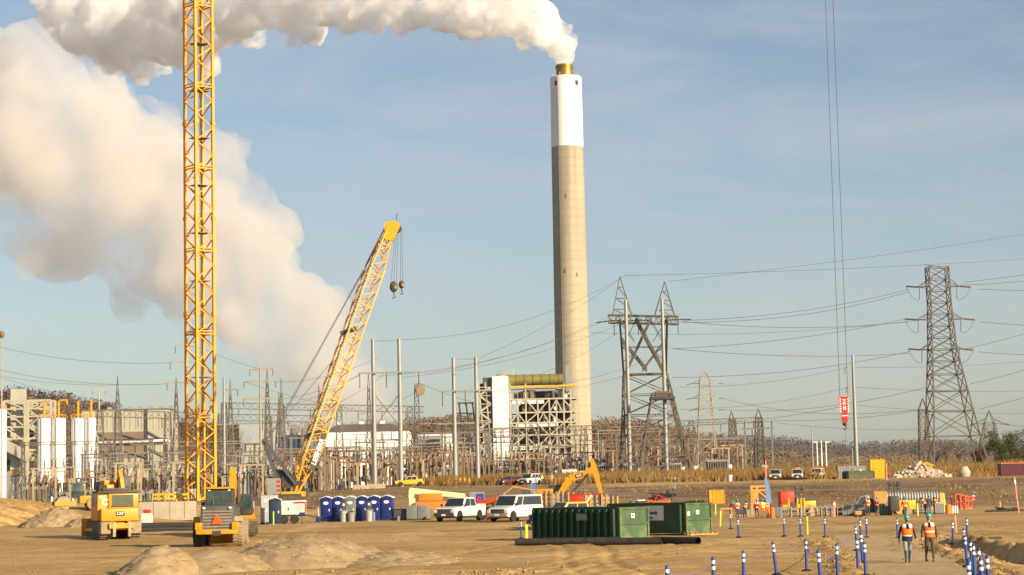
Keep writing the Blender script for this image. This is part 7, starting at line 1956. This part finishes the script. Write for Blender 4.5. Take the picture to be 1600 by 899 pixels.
o = G(1207,193.5); t = thing('traffic_drum', 'orange drum with white stripes beside the grey crate', 'traffic drum', o)
MB().lathe([(.3,0),(.3,.06),(.24,.08),(.2,1.0),(.1,1.05)],n=16).build('drum', VORG, t, smooth=True)
for z in (.3,.6): MB().lathe([(.236-.04*z,z),(.232-.04*z,z+.14)],n=16,cap=False).build('white_stripe', REFL, t)
RB = mat('rebar',(0.26,0.25,0.22),.6,.3,var=.25,scale=2)
def rebar_rack(label, px, Y, L, seed):
    rnd = random.Random(seed); o = G(px,Y); t = thing('rebar_rack', label, 'rebar rack', o, rnd.uniform(-.1,.1), 'rebar racks')
    for x in np.linspace(-L/2+.2,L/2-.2,4):
        m_ = MB(); m_.bar((x,-.5,0),(x,-.5,1.0),.08); m_.bar((x,.5,0),(x,.5,1.0),.08); m_.bar((x,-.5,.25),(x,.5,.25),.07); m_.bar((x,-.5,.65),(x,.5,.65),.07); m_.build('bracket', GALV, t)
    for z in (.32,.42,.72,.84):
        m_ = MB()
        for y in np.linspace(-.42,.42,8): m_.bar((-L/2+rnd.uniform(-.3,.2),y,z),(L/2+rnd.uniform(-.2,.3),y,z+rnd.uniform(-.03,.03)),.045)
        m_.build('bar_bundle', RB, t)
for px,Y,L,lb in ((1243,198,3.2,'rack of steel bars right of the grey crate'),(1262,206,4.0,'longer rack of steel bars behind the first'),(1287,199,1.9,'short dense rack of dark bars in the middle'),(1322,203,2.2,'rack of pale bars left of the dark-ended crate')): rebar_rack(lb,px,Y,L,int(px))
def steel_cage(label, px, Y, w_, h, m, rz=0):
    o = G(px,Y); t = thing('steel_crate', label, 'steel crate', o, rz, 'steel crates'); MB().bx(-w_/2,w_/2,-.5,.5,.12,h).build('box', m, t)
    fr = MB()
    for x in np.linspace(-w_/2,w_/2,5): fr.bx(x-.03,x+.03,-.54,-.502,.1,h+.03)
    fr.bx(-w_/2,w_/2,-.54,-.502,h*.5,h*.5+.05); fr.build('frame', GALV, t); MB().bx(-w_/2,w_/2,-.45,.45,0,.12).build('skid', DARKST, t); MB().bx(-w_/2-.02,w_/2+.02,-.52,.52,h,h+.05).build('lid', GALV, t)
steel_cage('long grey ribbed crate with a dark end left of the white hatted worker',1335,198.5,2.1,1.05,GREYT,R(-12))
steel_cage('narrow dark open bin between the two workers and the black light tower',1384,197,.95,1.05,DGREY,R(6))
steel_cage('small grey crate at the culvert end below the leaning worker',1467,198,.8,.95,GREYT)
steel_cage('low grey crate behind the worker pair at the culvert',1440,205,1.6,.8,GALVD)
o = G(1377,216); t = thing('plywood_sheet', 'upright orange plywood panel left of the culvert', 'plywood panel', o, R(-8)); MB().box((0,0,1.6),(1.25,.05,1.3),rx=-.15).build('sheet', PLY, t); MB().bar((-.4,.5,0),(-.4,0,1.6),.08).build('prop', WOOD, t); MB().bar((.4,.5,0),(.4,0,1.6),.08).build('prop', WOOD, t)
o = G(1425,218); t = thing('culvert_pipe', 'corrugated metal culvert pipe lying behind the light tower', 'culvert pipe', o, R(-4)); pr = []
for i in range(81): pr.append((.60+.05*math.cos(i*PI/2 if False else i*1.57), -2.9+5.8*i/80))
c = MB(); c.lathe(pr, c=(0,0,1.5), n=22, axis='X', cap=False); c.build('corrugated_shell', GALV, t, smooth=True)
for x in (-2.2,0,2.2): MB().bx(x-.1,x+.1,-.6,.6,0,.92).build('cradle', WOOD, t)
o = G(1470,219); t = thing('plywood_sheet', 'leaning orange plywood panel right of the culvert', 'plywood panel', o, R(30)); MB().box((0,0,1.0),(1.4,.06,1.9),rx=-.25).build('sheet', PLY, t); MB().bar((0,.8,0),(0,.15,1.5),.1).build('prop', WOOD, t)
o = G(1352,220); t = thing('excavator_attachment', 'dark machine attachment with hoses behind the metal crates', 'machine attachment', o); MB().slab([(-1.2,0),(-.7,1.5),(.2,2.0),(.9,1.3),(1.1,0)],-.4,.4).build('body', DARKST, t); MB().path([(-1.2,-.45,.6),(-.6,-.5,1.6),(.3,-.5,1.9)],.08,6).build('hose', GREYP, t); MB().bx(.0,.5,-.45,-.405,.5,1.8).build('pale_panel', TANST, t)
o = G(1482,199); t = thing('traffic_barrel', 'plain orange barrel right of the culvert workers', 'traffic barrel', o); MB().lathe([(.36,0),(.36,.08),(.30,.1),(.30,.85),(.2,.9)],n=18).build('drum', ORANGE, t, smooth=True); MB().lathe([(.305,.4),(.305,.5)],n=18,cap=False).build('band', PLY, t)
for i,px in enumerate((1489,1492.5,1496)):
    o = G(px,199); t = thing('pipe_stub', 'pale upright pipe stub right of the orange barrel, %s of three' % ORD[i], 'pipe stub', o, 0, 'pipe stubs'); MB().tube((0,0,0),(0,0,.75),.07,n=10).build('pipe', REFL, t); MB().lathe([(.1,0),(.1,.05)],n=10).build('collar', GALV, t)
o = G(1326,188); t = thing('paint_cart', 'small orange cart on the ground below the grey crate', 'cart', G(1341,188)); MB().bx(-.3,.3,-.2,.2,.2,.6).build('body', PLY, t, bevel=.04); MB().bar((.3,0,.5),(.6,0,.8),.05).build('handle', DARKST, t)
for x in (-.2,.2): wheel(t,x,-.2,.14,.08); wheel(t,x,.2,.14,.08)
for i,px in enumerate((1496,1503.5,1511)):
    o = G(px,230); t = thing('form_support', 'red welded steel frame on the slope, %s of three' % ORD[i], 'steel frame', o, R(15), 'red steel frames'); m_ = MB()
    for x in (-.45,.45):
        for y in (-.5,.5): m_.bar((x,y,.1),(x,y,1.75-.15*i),.10)
    for z in (.2,.9,1.65-.15*i): m_.bar((-.45,-.5,z),(.45,-.5,z),.10); m_.bar((-.45,.5,z),(.45,.5,z),.10); m_.bar((-.45,-.5,z),(-.45,.5,z),.10); m_.bar((.45,-.5,z),(.45,.5,z),.10)
    m_.bar((-.45,-.5,.2),(.45,-.5,1.6-.15*i),.08); m_.build('frame', mat('frame_red',(0.55,0.07,0.02),.6), t); MB().bx(-.5,.5,-.55,.55,0,.1).build('skid', WOOD, t)
p, q = G(1543,106,.12), G(1565,106,.12); tag(MB().box(tuple((p+q)/2),((q-p).length,.15,.12)).build('timber_plank', DARKST), 'single dark plank lying on the open ground at the right', 'plank')
o = G(1570,205); t = thing('dark_heap', 'flat heap of dark cable on the slope at the right', 'cable heap', o); m_ = MB(); rnd = random.Random(9)
for i in range(14): a = rnd.uniform(0,3); m_.path([(rnd.uniform(-2,2),rnd.uniform(-.5,.5),.08),(rnd.uniform(-1.5,1.5),rnd.uniform(-.5,.5),rnd.uniform(.1,.45)),(rnd.uniform(-2,2),rnd.uniform(-.5,.5),.08)],.07,5)
m_.build('cables', DARKST, t)

# loose materials lying about the work area
BLK = mat('block_grey',(0.36,0.34,0.30),.9,var=.15)
for px,Y,m_,n_,lb in ((1228,210,GREYT,3,'pallet of grey bundles right of the grey steel crate'),(1273,214,WOOD,4,'pallet of short timber left of the dark bar rack'),(1296,212,DGREY,3,'pallet of dark drums behind the coral drum marker'),(1311,204,BLK,3,'pallet of pale blocks just right of the coral drum marker'),(1394,214,PLY,4,'pallet of orange boards behind the black light tower'),(1430,208,DGREY,3,'dark pallet load in front of the culvert'),(1456,214,WOOD,3,'timber pallet load below the culvert'),(1175,208,TANST,3,'tan pallet load behind the dark red vest worker'),(1160,214,DGREY,3,'dark pallet load behind the stooping worker'),(980,192,BLK,4,'grey pallet load beside the utility cart'),(1070,205,WOOD,3,'timber pallet load right of the drill rig')):
    o = G(px,Y); t = thing('pallet', lb, 'pallet', o, random.Random(int(px)).uniform(-.4,.4), 'pallets of material'); rnd = random.Random(int(px))
    for y in (-.45,0,.45): MB().bx(-.6,.6,y-.05,y+.05,0,.1).build('runner', WOOD, t)
    MB().bx(-.62,.62,-.52,.52,.10,.14).build('deck', WOOD, t)
    for i in range(n_):
        w_ = 1.15/n_; MB().bx(-.58+i*w_,-.58+(i+.9)*w_,-.45,.45,.15,.15+rnd.uniform(.35,.85)).build('bundle', m_, t, bevel=.02)
for px,Y,lb in ((1268,202,'upright cable reel between the two bar racks'),(1403,203,'upright cable reel left of the black light tower'),(1021,196,'upright cable reel left of the drill rig')):
    o = G(px,Y); t = thing('cable_reel', lb, 'cable reel', o, R(20), 'cable reels')
    for y in (-.35,.28): MB().lathe([(.5,0),(.5,.07)],c=(0,y,.5),n=20,axis='Y').build('flange', WOOD, t)
    MB().lathe([(.36,-.28),(.36,.28)],c=(0,0,.5),n=18,axis='Y').build('cable_winding', BLACK, t)
